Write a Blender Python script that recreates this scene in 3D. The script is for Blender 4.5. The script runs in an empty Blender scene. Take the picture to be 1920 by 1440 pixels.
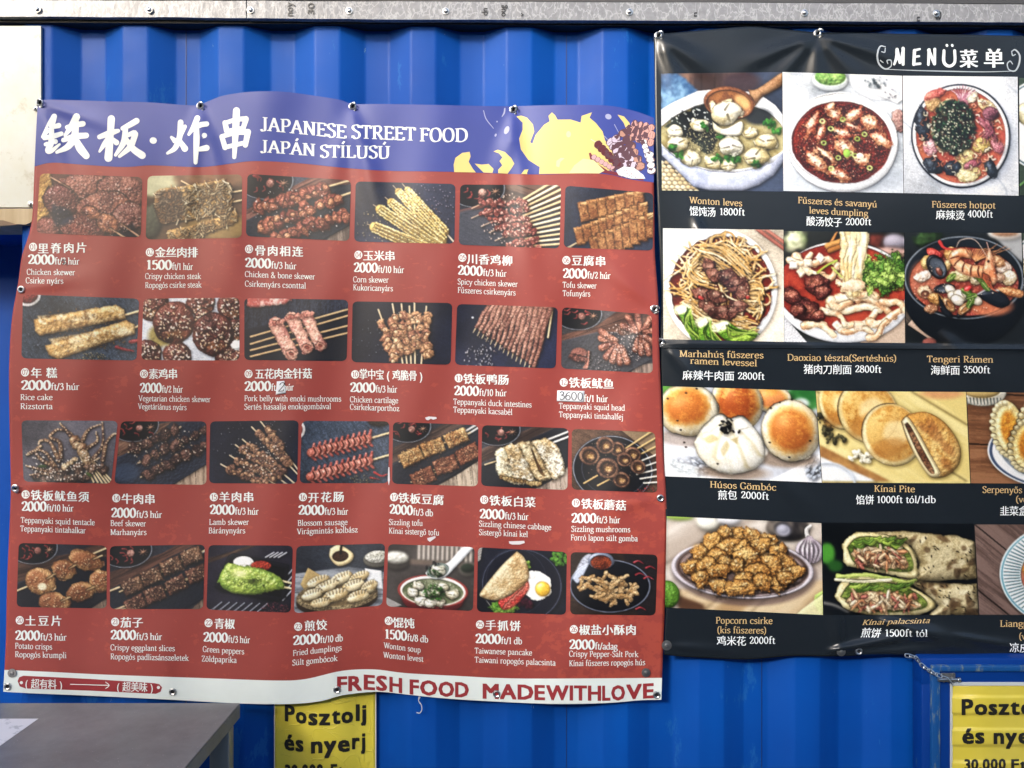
import bpy, bmesh, math, random
import numpy as np
from mathutils import Vector
from mathutils.geometry import tessellate_polygon

# ---------------------------------------------------------------- camera, sky, sun, exposure
SC = bpy.context.scene; COL = SC.collection
D = 2.4            # camera to the front face of the container wall (metres)
S = 1.536e-3       # metres per photograph pixel on that face
ZC = 1.75          # camera height
cam = bpy.data.cameras.new('camera'); co = bpy.data.objects.new('camera', cam); COL.objects.link(co)
co.location = (0, -D, ZC); co.rotation_euler = (math.radians(90), 0, 0)
cam.sensor_width = 36; cam.lens = 36*D/(1920*S); cam.clip_start = .05; cam.clip_end = 500
SC.camera = co

SUN_EL, SUN_AZ = math.radians(23), math.radians(31)   # azimuth: to the left of straight behind the camera
sdir = Vector((-math.sin(SUN_AZ)*math.cos(SUN_EL), -math.cos(SUN_AZ)*math.cos(SUN_EL), math.sin(SUN_EL)))
W = bpy.data.worlds.new('World'); SC.world = W; W.use_nodes = True
nt = W.node_tree; bg = nt.nodes['Background']; sky = nt.nodes.new('ShaderNodeTexSky')
sky.sky_type = 'NISHITA'; sky.sun_disc = False; sky.sun_elevation = SUN_EL; sky.sun_rotation = math.atan2(sdir.x, sdir.y)
sky.air_density = 1.0; sky.dust_density = 3.0; sky.ozone_density = 1.0
nt.links.new(sky.outputs[0], bg.inputs[0]); bg.inputs[1].default_value = .12
sl = bpy.data.lights.new('sun', 'SUN'); sl.energy = 1.0; sl.angle = math.radians(9); sl.color = (1, .97, .92)
so = bpy.data.objects.new('sun', sl); COL.objects.link(so); so.rotation_euler = (-sdir).to_track_quat('-Z', 'Y').to_euler(); so.location = sdir*20
SC.view_settings.view_transform = 'Standard'; SC.view_settings.look = 'None'; SC.view_settings.exposure = 1.58; SC.view_settings.gamma = 1

# ---------------------------------------------------------------- helpers
def at(px, py, y=0.):
    """the point at depth y (metres, negative = in front of the wall face) seen at photograph pixel px, py"""
    t = (D+y)/D
    return np.stack(np.broadcast_arrays((px-960)*S*t, y, ZC-(py-720)*S*t), -1)

def tag(o, label=None, cat=None, group=None, kind=None):
    for k, v in (('label', label), ('category', cat), ('group', group), ('kind', kind)):
        if v: o[k] = v
    return o

def empty(name, loc=(0, 0, 0), label=None, cat=None, group=None):
    o = bpy.data.objects.new(name, None); COL.objects.link(o); o.location = loc; o.empty_display_size = .05
    bpy.context.view_layer.update()
    return tag(o, label, cat, group)

def wpos(p): return p.location+(p.matrix_parent_inverse.translation+wpos(p.parent) if p.parent else Vector((0, 0, 0)))
def link(o, parent):
    COL.objects.link(o)
    if parent is not None: o.parent = parent; o.matrix_parent_inverse.translation = -wpos(parent)
    return o

def mesh(name, verts, faces, mats, parent=None, smooth=False, mi=None, label=None):
    m = bpy.data.meshes.new(name); m.from_pydata([tuple(map(float, v)) for v in verts], [], [tuple(map(int, f)) for f in faces])
    for x in (mats if isinstance(mats, (list, tuple)) else [mats]): m.materials.append(x)
    if mi is not None: m.polygons.foreach_set('material_index', np.array(mi, np.int32))
    if smooth: m.polygons.foreach_set('use_smooth', np.ones(len(m.polygons), bool))
    m.update(); o = bpy.data.objects.new(name, m); link(o, parent)
    if label: o['label'] = label
    return o

class MB:
    """collects shapes into one mesh"""
    def __init__(s): s.v = []; s.f = []; s.m = []
    def add(s, v, f, m=0):
        n = len(s.v); s.v += [tuple(p) for p in v]; s.f += [tuple(i+n for i in q) for q in f]; s.m += [m]*len(f); return s
    def box(s, a, b, m=0, bev=0):
        (x0, y0, z0), (x1, y1, z1) = a, b
        if bev:
            bm = bmesh.new(); bmesh.ops.create_cube(bm, size=1)
            for q in bm.verts: q.co = Vector(((x0+x1)/2+q.co.x*(x1-x0), (y0+y1)/2+q.co.y*(y1-y0), (z0+z1)/2+q.co.z*(z1-z0)))
            bmesh.ops.bevel(bm, geom=bm.edges[:], offset=bev, segments=2, affect='EDGES', profile=.5)
            bm.verts.index_update(); s.add([q.co[:] for q in bm.verts], [[q.index for q in f.verts] for f in bm.faces], m); bm.free(); return s
        return s.add([(x, y, z) for x in (x0, x1) for y in (y0, y1) for z in (z0, z1)], [(0, 1, 3, 2), (4, 6, 7, 5), (0, 4, 5, 1), (2, 3, 7, 6), (0, 2, 6, 4), (1, 5, 7, 3)], m)
    def tube(s, pts, r, n=8, m=0, closed=False):
        P = np.array(pts, float); N = len(P); R = np.broadcast_to(r, (N,)); v = []
        up = np.array([.13, .91, .39])
        for i in range(N):
            d = (P[(i+1) % N]-P[i-1]) if closed else P[min(i+1, N-1)]-P[max(i-1, 0)]
            d = d/np.linalg.norm(d); a = np.cross(d, up); a /= np.linalg.norm(a); b = np.cross(d, a)
            v += [P[i]+R[i]*(math.cos(t)*a+math.sin(t)*b) for t in np.arange(n)*2*math.pi/n]
        f = [(i*n+j, i*n+(j+1) % n, ((i+1) % N)*n+(j+1) % n, ((i+1) % N)*n+j) for i in range(N if closed else N-1) for j in range(n)]
        if not closed: f += [tuple(range(n))[::-1], tuple((N-1)*n+j for j in range(n))]
        return s.add(v, f, m)
    def lathe(s, c, prof, n=20, m=0, ax=(0, -1, 0)):
        """profile (radius, height along ax) turned round an axis through c"""
        ax = Vector(ax).normalized(); u = ax.orthogonal().normalized(); w = ax.cross(u); c = Vector(c); v = []
        for r, h in prof: v += [tuple(c+ax*h+(u*math.cos(t)+w*math.sin(t))*r) for t in np.arange(n)*2*math.pi/n]
        f = [(i*n+j, i*n+(j+1) % n, (i+1)*n+(j+1) % n, (i+1)*n+j) for i in range(len(prof)-1) for j in range(n)]
        if prof[-1][0] > 0: f.append(tuple((len(prof)-1)*n+j for j in range(n)))
        if prof[0][0] > 0: f.append(tuple(range(n))[::-1])
        return s.add(v, f, m)
    def build(s, name, mats, parent=None, smooth=False, label=None):
        o = mesh(name, s.v, s.f, mats, parent, smooth, s.m, label)
        if smooth: o.data.set_sharp_from_angle(angle=math.radians(38))
        return o

# ---------------------------------------------------------------- materials
class NT:
    def __init__(s, m): s.t = m.node_tree; s.b = s.t.nodes['Principled BSDF']
    def n(s, k, **kw):
        o = s.t.nodes.new('ShaderNode'+k)
        for a, b in kw.items():
            if a.startswith('i_'):
                q = a[2:]; o.inputs[int(q) if q.isdigit() else q].default_value = b
            else: setattr(o, a, b)
        return o
    def l(s, a, b): s.t.links.new(a, b)
    def co(s, sx=1, sy=1, sz=1, rot=0):
        c = s.n('TexCoord'); m = s.n('Mapping'); m.inputs['Scale'].default_value = (sx, sy, sz); m.inputs['Rotation'].default_value = (0, rot, 0)
        s.l(c.outputs['Object'], m.inputs[0]); return m.outputs[0]
    def noise(s, sc, det=4, ro=.5, v=None, dist=0):
        o = s.n('TexNoise', i_Scale=sc, i_Detail=det, i_Roughness=ro, i_Distortion=dist)
        s.l(v if v is not None else s.co(), o.inputs['Vector']); return o.outputs['Fac']
    def ramp(s, f, a, b, ca=(0, 0, 0, 1), cb=(1, 1, 1, 1)):
        r = s.n('ValToRGB'); e = r.color_ramp.elements; e[0].position = a; e[1].position = b; e[0].color = ca; e[1].color = cb; s.l(f, r.inputs[0]); return r.outputs[0]
    def mix(s, f, a, b, mode='MIX'):
        m = s.n('Mix', data_type='RGBA', blend_type=mode)
        for i, x in ((0, f), (6, a), (7, b)):
            if isinstance(x, (int, float)): m.inputs[i].default_value = x
            elif isinstance(x, tuple): m.inputs[i].default_value = x if len(x) == 4 else x+(1,)
            else: s.l(x, m.inputs[i])
        return m.outputs[2]
    def bump(s, h, st, dist=.002, normal=None):
        b = s.n('Bump', i_Strength=st, i_Distance=dist); s.l(h, b.inputs['Height'])
        if normal: s.l(normal, b.inputs['Normal'])
        s.l(b.outputs[0], s.b.inputs['Normal']); return b.outputs[0]
    def base(s, x):
        if isinstance(x, tuple): s.b.inputs['Base Color'].default_value = x+(1,)
        else: s.l(x, s.b.inputs['Base Color'])

def mat(name, col=(.5, .5, .5), rough=.5, metal=0, spec=.5, coat=0, coat_r=.1):
    m = bpy.data.materials.new(name); m.use_nodes = True; t = NT(m); t.base(col)
    t.b.inputs['Roughness'].default_value = rough; t.b.inputs['Metallic'].default_value = metal; t.b.inputs['Specular IOR Level'].default_value = spec
    t.b.inputs['Coat Weight'].default_value = coat; t.b.inputs['Coat Roughness'].default_value = coat_r
    return m, t

def lin(c):
    c = np.array(hexc(c) if isinstance(c, str) else c, float); return np.where(c <= .04045, c/12.92, ((c+.055)/1.055)**2.4)
def lt(c, g=1.): return tuple(float(x)*g for x in lin(c))
VR, VS = .47, .45       # gloss of the printed vinyl
def vinyl(name, col, rough=VR, spec=VS, dirt=.06):
    """printed banner vinyl: faint woven scrim, soft stains"""
    m, t = mat(name, col, rough, spec=spec)
    n = t.noise(5, 6, .6); f = t.ramp(n, .35, .75)
    t.base(t.mix(f, tuple(c*(1-dirt) for c in col), tuple(min(1, c*(1+dirt)) for c in col)))
    w = t.noise(900, 2, .5, t.co(1, 1, .35)); g = t.noise(16, 5, .55)
    b = t.n('Bump', i_Strength=.10, i_Distance=.006); t.l(g, b.inputs['Height']); t.bump(w, .05, .0004, b.outputs[0])
    return m, t
# ---------------------------------------------------------------- a small serif alphabet drawn as pen strokes
# glyph: advance, then strokes; L straight, C smooth; after | a flag per end: b serif both sides, l / r one side
GLYPHS = {
'a': '52 C8,54_14,64_26,68_37,62_40,50 L40,52_40,10 C40,12_43,2_51,3 C40,38_22,34_9,24_9,12_18,2_30,5_40,14',
'b': '60 L13,106_13,2|l- C13,54_24,66_38,66_50,54_53,34_50,14_38,2_24,2_13,12',
'c': '50 C46,54_38,66_26,67_12,58_7,36_10,14_24,2_38,4_47,14', 'd': '61 L48,106_48,0|lr C48,54_38,66_24,66_10,54_7,34_10,14_22,2_36,3_48,14',
'e': '53 L9,38_46,38 C46,38_44,58_30,68_14,60_7,36_12,12_28,1_40,5_48,14', 'f': '37 C39,98_32,106_22,103_17,92_17,80 L17,88_17,0|-b L4,66_32,66',
'g': '54 C26,68_11,60_9,44_18,32_34,32_44,44_42,60_26,68 L40,62_53,65 C17,32_9,22_18,14_36,12_49,4_48,-16_30,-30_10,-26_5,-12_18,4',
'h': '63 L13,106_13,0|lb C13,50_24,64_36,67_46,60_49,44 L49,46_49,0|-b', 'i': '29 L15,67_15,0|lb L15,88_15,98', 'j': '29 L16,67_16,-10|l- C16,-8_13,-24_4,-30_-4,-26 L16,88_16,98',
'k': '59 L13,106_13,0|lb L48,66_14,30|b- L25,38_52,0|-b', 'l': '29 L15,106_15,0|lb',
'm': '93 L13,67_13,0|lb C13,50_22,64_34,67_43,60_46,44 L46,46_46,0|-b C46,50_56,64_67,67_76,60_79,44 L79,46_79,0|-b',
'n': '63 L13,67_13,0|lb C13,50_24,64_36,67_46,60_49,44 L49,46_49,0|-b', 'o': '57 C28,68_12,58_7,34_12,10_28,0_44,10_49,34_44,58_28,68',
'p': '60 L13,67_13,-32|lb C13,54_24,66_38,66_50,54_53,34_50,14_38,2_24,2_13,12', 'q': '60 L48,67_48,-32|-b C48,54_38,66_24,66_10,54_7,34_10,14_22,2_36,3_48,14',
'r': '43 L13,67_13,0|lb C13,46_20,62_30,68_41,63', 's': '45 C39,56_31,66_19,67_9,58_10,46_24,36_37,28_40,14_31,3_17,1_7,12', 't': '36 L16,84_16,16 C16,18_18,4_26,1_35,8 L3,66_33,66',
'u': '63 L12,67_12,22|l- C12,24_14,6_25,1_38,4_48,16 L48,67_48,0|lr', 'v': '56 L6,67_28,2|b- L28,2_50,67|-b', 'w': '83 L6,67_25,2|b- L25,2_41,62 L41,66_60,2|b- L60,2_77,67|-b',
'x': '55 L7,67_46,0|bb L46,67_7,0|bb', 'y': '56 L6,67_29,2|b- L50,67_24,-12|b- C24,-12_17,-30_4,-26', 'z': '50 L8,65_44,65 L44,65_8,3 L7,3_46,3 L46,3_47,14 L8,65_7,54',
'A': '72 L36,100_7,0|-b L35,100_64,0|-b L19,36_54,36', 'B': '64 L15,100_15,0|bb C15,97_42,97_52,76_40,55_15,53 C15,53_48,53_57,28_44,4_15,3',
'C': '66 C59,78_48,98_34,100_15,88_8,50_16,12_36,0_52,6_60,22 L59,98_59,76', 'D': '74 L15,100_15,0|bb C15,97_44,97_66,74_66,28_44,3_15,3', 'E': '61 L15,100_15,0|bb L15,97_53,97 L53,97_54,80 L15,52_42,52 L42,60_42,44 L15,3_55,3 L55,3_57,22',
'F': '56 L15,100_15,0|bb L15,97_51,97 L51,97_52,80 L15,52_41,52 L41,60_41,44', 'G': '72 C60,78_48,98_34,100_15,88_8,50_16,12_36,0_52,5_60,14 L60,40_60,2|b- L59,98_59,78', 'H': '77 L15,100_15,0|bb L62,100_62,0|bb L15,52_62,52',
'I': '34 L17,100_17,0|bb', 'J': '42 L26,100_26,16|b- C26,18_23,0_8,-4_3,8', 'K': '70 L15,100_15,0|bb L58,100_17,46|b- L27,58_60,0|-b', 'L': '60 L15,100_15,0|bb L15,3_53,3 L53,3_55,24',
'M': '90 L14,100_14,0|bb L15,100_44,6 L44,6_74,100 L76,100_76,0|bb', 'N': '77 L14,100_14,0|bb L14,100_62,2 L62,100_62,0|b-', 'O': '74 C37,100_16,88_8,50_16,12_37,0_58,12_66,50_58,88_37,100',
'P': '60 L15,100_15,0|bb C15,97_44,97_54,74_42,49_15,47', 'R': '68 L15,100_15,0|bb C15,97_44,97_53,75_42,52_15,50 L32,50_60,0|-b', 'S': '54 C46,80_38,98_24,100_10,90_10,72_26,56_44,42_47,18_36,2_20,0_8,18 L46,98_46,80 L8,20_8,2',
'T': '64 L32,98_32,0|-b L6,97_58,97 L6,98_5,78 L58,98_59,78', 'U': '74 L14,100_14,30|b- C14,32_18,4_38,0_54,8_60,32 L60,30_60,100|-b', 'V': '72 L7,100_36,2|b- L36,2_65,100|-b', 'W': '98 L6,100_28,2|b- L28,2_48,92 L48,100_71,2|b- L71,2_92,100|-b',
'Z': '62 L8,97_54,97 L54,97_8,3 L7,3_56,3 L56,3_57,22 L9,97_8,78', 'Y': '66 L6,100_33,48|b- L33,48_60,100|-b L33,50_33,0|-b',
'0': '54 C27,100_12,82_7,50_12,18_27,0_42,18_47,50_42,82_27,100', '1': '44 L24,100_24,0|-b L9,84_24,98', '2': '52 C9,74_14,92_28,100_42,90_43,72_30,44_8,6 L8,6_46,6 L46,6_48,22', '3': '50 C9,82_22,100_38,92_38,68_20,55 C20,55_43,48_45,20_30,2_14,2_7,16',
'4': '54 L40,100_6,32 L6,30_50,30 L38,100_38,0|-b', '5': '50 L15,96_44,97 L15,96_12,54 C12,54_28,64_45,46_44,20_28,1_7,10', '6': '52 C43,97_20,80_8,40_14,8_28,0_44,14_44,40_30,56_12,42', '7': '50 L8,78_8,95 L8,95_46,95 L46,95_20,0',
'8': '52 C26,100_12,90_12,68_26,54_40,68_40,90_26,100 C26,54_8,40_8,14_26,0_44,14_44,40_26,54', '9': '52 C9,3_32,20_44,60_38,92_24,100_8,86_8,60_22,44_40,58',
'&': '78 C70,44_50,6_26,0_8,14_16,40_38,58_44,84_32,100_20,88_24,66_66,4_74,4', '/': '36 L2,-8_32,104', '(': '32 C28,108_10,76_10,14_28,-20', ')': '32 C4,108_22,76_22,14_4,-20', '.': '24 L12,2_12,12', '-': '38 L6,36_32,36', ' ': '30',
}
ACC = {'á': 'a', 'é': 'e', 'í': 'i', 'ó': 'o', 'ú': 'u', 'ö': 'o', 'ü': 'u', 'ő': 'o', 'ű': 'u', 'Í': 'I', 'Ú': 'U', 'Á': 'A', 'Ö': 'O', 'Ü': 'U'}
def _smooth(P, n=4, cl=False):
    p = np.array(P, float)
    if len(p) < 3: return p
    p = np.vstack([p[-2], p, p[1]]) if cl else np.vstack([2*p[0]-p[1], p, 2*p[-1]-p[-2]]); o = []
    for i in range(1, len(p)-2):
        for t in np.arange(n)/n:
            o.append(.5*(2*p[i]+(p[i+1]-p[i-1])*t+(2*p[i-1]-5*p[i]+4*p[i+1]-p[i+2])*t*t+(3*p[i]-p[i-1]-3*p[i+1]+p[i+2])*t**3))
    return np.array(o+[p[-2]])
def ribbon(P, hw):
    """flat strip along P, half widths hw"""
    P = np.array(P, float); d = np.gradient(P, axis=0)
    if len(P) > 2 and np.allclose(P[0], P[-1]): d[0] = d[-1] = P[1]-P[-2]
    d /= np.maximum(np.linalg.norm(d, axis=1), 1e-9)[:, None]; n = np.stack([-d[:, 1], d[:, 0]], 1)*np.broadcast_to(hw, len(P))[:, None]
    v = np.empty((2*len(P), 2)); v[0::2] = P+n; v[1::2] = P-n
    return v, [(2*i, 2*i+1, 2*i+3, 2*i+2) for i in range(len(P)-1)]
_GC = {}
def glyph(ch, T, t, serif=True):
    """-> advance, list of (verts, faces) one per stroke, cap height 100"""
    k = (ch, T, t, serif)
    if k in _GC: return _GC[k]
    base = ACC.get(ch, ch); parts = GLYPHS[base].split(); adv = float(parts[0]); out = []
    nx, ny = math.cos(.33), math.sin(.33)
    for st in parts[1:]:
        body, fl = (st.split('|')+['--'])[:2]; P = np.array([[float(q) for q in x.split(',')] for x in body[1:].split('_')])
        if base in 'ij' and ch != base and P[0][1] == 88: continue
        cl = np.allclose(P[0], P[-1]); Q = _smooth(P, 4, cl) if body[0] == 'C' else np.array([P[0]+(P[-1]-P[0])*q for q in np.linspace(0, 1, 4)])
        d = np.gradient(Q, axis=0); d /= np.maximum(np.linalg.norm(d, axis=1), 1e-9)[:, None]
        hw = .5*(t+(T-t)*np.abs(d[:, 0]*ny-d[:, 1]*nx)) if serif else np.full(len(Q), T/2)
        if base == 'z' and abs(P[0][0]-P[1][0]) > 20 and P[0][1] != P[1][1]: hw = np.full(len(Q), T*.45)
        if base in 'ij.' and np.abs(P[1]-P[0]).sum() == 10: hw = np.full(len(Q), max(T*.62, 6.5))
        out.append(ribbon(Q, hw))
        if serif:
            for e, f in ((0, fl[0]), (-1, fl[1])):
                if f == '-': continue
                x, y = P[e]; o = P[1 if e == 0 else -2]; sy = 1 if o[1] > y else -1; L = T*.5+6.5; h = max(t*.85, 6)
                x0 = x-(L if f in 'bl' else T*.4); x1 = x+(L if f in 'br' else T*.4)
                out.append((np.array([(x0, y), (x1, y), (x1, y+sy*h), (x0, y+sy*h)]), [(0, 1, 2, 3)]))
    if ch in ACC:
        top = 112 if ch.isupper() else 80; c = {'i': 15, 'I': 17}.get(base, adv/2); w = max(T*.42, 4)
        if ch in 'áéíóúÍÚÁ': out.append(ribbon([(c-3, top), (c+9, top+22)], w))
        elif ch in 'öüÖÜ':
            for s in (-1, 1): out.append(ribbon([(c+s*11, top+2), (c+s*11, top+14)], w*1.25))
        else:
            for s in (-1, 1): out.append(ribbon([(c+s*9-3, top), (c+s*9+6, top+22)], w*.9))
    _GC[k] = (adv, out); return _GC[k]

_TC = {}
def text_mesh(chars, off=0):
    """triangulated outlines of single characters of the built-in font"""
    todo = [c for c in dict.fromkeys(chars) if (c, off) not in _TC and c != ' ']; obs = []
    for c in todo:
        cu = bpy.data.curves.new('glyph', 'FONT'); cu.body = c; cu.size = 1; cu.resolution_u = 2; cu.fill_mode = 'FRONT'; cu.offset = off
        o = bpy.data.objects.new('glyph', cu); COL.objects.link(o); obs.append((c, o, cu))
    bpy.context.view_layer.update(); dg = bpy.context.evaluated_depsgraph_get()
    for c, o, cu in obs:
        e = o.evaluated_get(dg); m = e.to_mesh()
        v = np.array([p.co[:2] for p in m.vertices]); f = [tuple(p.vertices) for p in m.polygons]; _TC[c, off] = (v, f); e.to_mesh_clear()
    for c, o, cu in obs: bpy.data.objects.remove(o); bpy.data.curves.remove(cu)

class Print:
    """flat print laid on a surface: collects 2-D shapes in photograph pixels plus a layer height, then wraps them on"""
    def __init__(s): s.v = []; s.h = []; s.f = []; s.m = []
    def add(s, v, f, h=0., m=0):
        n = len(s.v); s.v += [tuple(p) for p in v]; s.h += [h]*len(v); s.f += [tuple(i+n for i in q) for q in f]; s.m += [m]*len(f); return s
    def serif(s, txt, x0, x1, y0, y1=None, cap=10.5, T=13, t=7, m=0, h=0., gap=0, serif=True, slant=0.):
        """line from x0 to x1 on a baseline from y0 to y1"""
        y1 = y0 if y1 is None else y1; G = [glyph(c, T, t, serif) for c in txt]; tot = sum(g[0]+gap for g in G); k = (x1-x0)/tot; x = 0.
        for g in G:
            for i, (v, f) in enumerate(g[1]):
                X = x0+(x+v[:, 0]+slant*v[:, 1])*k; Y = y0+(y1-y0)*(X-x0)/(x1-x0)-v[:, 1]*cap/100
                s.add(np.stack([X, Y], 1), f, h+.05*(i % 6), m)
            x += g[0]+gap
        return s
    def han(s, txt, x0, x1, y0, y1=None, size=21, m=0, h=0., bold=.022, wx=1., slant=0.):
        """Chinese characters spread evenly, centre line y0 to y1; extra copies thicken the uprights"""
        y1 = y0 if y1 is None else y1; text_mesh(txt); n = len(txt); w = min(size*wx, (x1-x0)/n*.98); st = (x1-x0-w)/max(n-1, 1)
        for i, c in enumerate(txt):
            v, f = _TC[c, 0]; cx = x0+w/2+i*st; mid = (v[:, 0].min()+v[:, 0].max())/2 if c in '()' else .5; cy = y0+(y1-y0)*(cx-x0)/max(x1-x0, 1)
            for q, o in enumerate((0, -bold, bold)):
                if q and not bold: break
                X = cx+(v[:, 0]-mid+o+slant*(v[:, 1]-.38))*w*1.05; Y = cy-(v[:, 1]-.38+.1*abs(o))*size*1.05
                s.add(np.stack([X, Y], 1), f, h+.05*q+.02*i % .1, m)
        return s
    def sans(s, txt, x0, x1, y0, y1=None, cap=20, m=0, h=0., bold=.036, rot=0):
        """built-in sans face, emboldened by shifted copies, fitted between x0 and x1; rot turns the line up the page"""
        y1 = y0 if y1 is None else y1; text_mesh(txt); x = 0.; it = []
        for c in txt:
            if c == ' ': x += .26; continue
            v, f = _TC[c, 0]; a, b = v[:, 0].min()-bold, v[:, 0].max()+bold; it.append((v-[a, 0]+[x, 0], f)); x += b-a+.045
        k = (x1-x0)/(x-.045); ky = cap/(.69+bold); j = 0
        for v, f in it:
            for o, p in ((0, 0), (-1, -1), (-1, 1), (1, -1), (1, 1)):
                a = (v[:, 0]+o*bold)*k; b = (v[:, 1]+p*bold*.75)*ky; j += 1
                X, Y = (x0+a, y0+(y1-y0)*a/(x1-x0)-b) if not rot else (x0-b, y0-a)
                s.add(np.stack([X, Y], 1), f, h+.03*(j % 5), m)
        return s
    def poly(s, pts, h=0., m=0, smooth=False, step=None):
        p = _smooth(list(pts)+[pts[0]], 5, True)[:-1] if smooth else np.array(pts, float)
        tr = tessellate_polygon([[Vector((a, b, 0)) for a, b in p]])
        bm = bmesh.new(); vs = [bm.verts.new((a, b, 0)) for a, b in p]
        for q in tr:
            if len(set(q)) == 3 and not bm.faces.get([vs[i] for i in q]): bm.faces.new([vs[i] for i in q])
        for _ in range(6):          # small triangles, so that the print follows the folds
            es = [e for e in bm.edges if e.calc_length() > 9]
            if not es: break
            bmesh.ops.subdivide_edges(bm, edges=es, cuts=1); bmesh.ops.triangulate(bm, faces=bm.faces[:])
        bm.verts.index_update(); v, f = [q.co[:2] for q in bm.verts], [[q.index for q in g.verts] for g in bm.faces]; bm.free()
        return s.add(v, f, h, m)
    def disc(s, x, y, rx, ry=None, h=0., m=0, n=20, rot=0., jit=0., rnd=None):
        ry = ry or rx; c, q = math.cos(rot), math.sin(rot); v = []
        for t in np.arange(n)*2*math.pi/n:
            k = 1+(jit*(rnd.random()-.5) if jit else 0); a, b = rx*math.cos(t)*k, ry*math.sin(t)*k; v.append((x+a*c-b*q, y+a*q+b*c))
        return s.add(v, [tuple(range(n))], h, m)
    def brush(s, pts, h=0., m=0, n=6):
        """brush stroke: points with their own radius, round ends"""
        q = _smooth(pts, n); P, r = q[:, :2], np.maximum(q[:, 2], .3)
        v, f = ribbon(P, r); s.add(v, f, h, m); s.disc(*P[0], r[0], h=h+.02, m=m, n=12); s.disc(*P[-1], r[-1], h=h+.03, m=m, n=12); return s
    def build(s, name, mats, surf, lift, parent, label=None, sub=0):
        if sub:
            bm = bmesh.new(); vs = [bm.verts.new((a[0], a[1], c)) for a, c in zip(s.v, s.h)]
            for q, k in zip(s.f, s.m):
                if len(set(q)) == len(q) and not bm.faces.get([vs[i] for i in q]): bm.faces.new([vs[i] for i in q]).material_index = k
            for _ in range(7):
                es = [e for e in bm.edges if e.calc_length() > sub]
                if not es: break
                bmesh.ops.subdivide_edges(bm, edges=es, cuts=1); bmesh.ops.triangulate(bm, faces=bm.faces[:])
            bm.verts.index_update(); s.v = [q.co[:2] for q in bm.verts]; s.h = [q.co.z for q in bm.verts]; s.f = [[q.index for q in g.verts] for g in bm.faces]; s.m = [g.material_index for g in bm.faces]; bm.free()
        v = np.array(s.v); h = np.array(s.h)*1e-3+lift
        P = at(v[:, 0], v[:, 1], surf(v[:, 0], v[:, 1])-h)
        f = []
        for q in s.f:   # every face turned towards the viewer
            a = v[list(q)]; ar = np.sum(a[:, 0]*np.roll(a[:, 1], -1)-np.roll(a[:, 0], -1)*a[:, 1])
            f.append(q[::-1] if ar > 0 else q)
        return mesh(name, P, f, mats, parent, mi=s.m, label=label)
# ---------------------------------------------------------------- ground and container wall
m_gnd, t = mat('paving', (.10, .098, .095), .85); t.base(t.mix(t.ramp(t.noise(3, 8, .65), .3, .75), (.075, .073, .07), (.15, .145, .14))); t.bump(t.noise(140, 3), .3, .003)
tag(mesh('ground', [(-40, -40, 0), (40, -40, 0), (40, 40, 0), (-40, 40, 0)], [(0, 1, 2, 3)], m_gnd), kind='structure')

PER = .2765; CX0 = (230-960)*S       # corrugation pitch; left end of one outer face
CW, SL = .0722, .067                 # outer face width, slope width (inner face takes the rest)
DEEP = .036
def wall_profile(x):
    u = np.mod(np.asarray(x)-CX0, PER)
    return np.interp(u, [0, CW, CW+SL, PER-SL, PER], [0, 0, DEEP, DEEP, 0])
m_blue, t = mat('blue container paint', (.001, .04, .28), .34, spec=.18, coat=.03, coat_r=.3)
c = t.mix(t.ramp(t.noise(1.6, 5, .6), .3, .7), (.0006, .062, .35), (.001, .086, .43))
sp = t.noise(7, 9, .72, t.co(1, 1, .35)); c = t.mix(t.ramp(sp, .60, .63), c, (.01, .11, .42))
sp2 = t.noise(26, 6, .7, t.co(1, 1, .6)); c = t.mix(t.ramp(sp2, .69, .71), c, (.12, .24, .46))
sp3 = t.noise(11, 7, .75, t.co(1.4, 1, .25)); c = t.mix(t.ramp(sp3, .69, .72), c, (.004, .018, .10))
sp4 = t.noise(13, 8, .75, t.co(1, 1, .8)); c = t.mix(t.ramp(sp4, .70, .72), c, (.35, .45, .6))
st = t.ramp(t.noise(5, 5, .6, t.co(1, 1, .06)), .35, .8, (.80, .82, .84, 1), (1.1, 1.1, 1.08, 1)); c = t.mix(.9, c, st, 'MULTIPLY')
t.base(c); t.l(t.ramp(t.noise(9, 6, .6), .3, .8, (.44, .44, .44, 1), (.62, .62, .62, 1)), t.b.inputs['Roughness'])
bb = t.n('Bump', i_Strength=.25, i_Distance=.012); t.l(t.noise(2.2, 3, .5, t.co(1, 1, .5)), bb.inputs['Height']); t.bump(t.noise(160, 3, .6), .06, .001, bb.outputs[0])
m_black, t = mat('black rubber', (.012, .012, .013), .6); t.bump(t.noise(60, 4), .3, .002)
m_steel, t = mat('zinc steel', (.55, .56, .57), .28, metal=1); t.bump(t.noise(200, 3), .1, .0005)
m_dsteel, _ = mat('dull steel', (.30, .30, .30), .45, metal=1)
m_hole, _ = mat('dark hole', (.01, .01, .012), .8)

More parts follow.
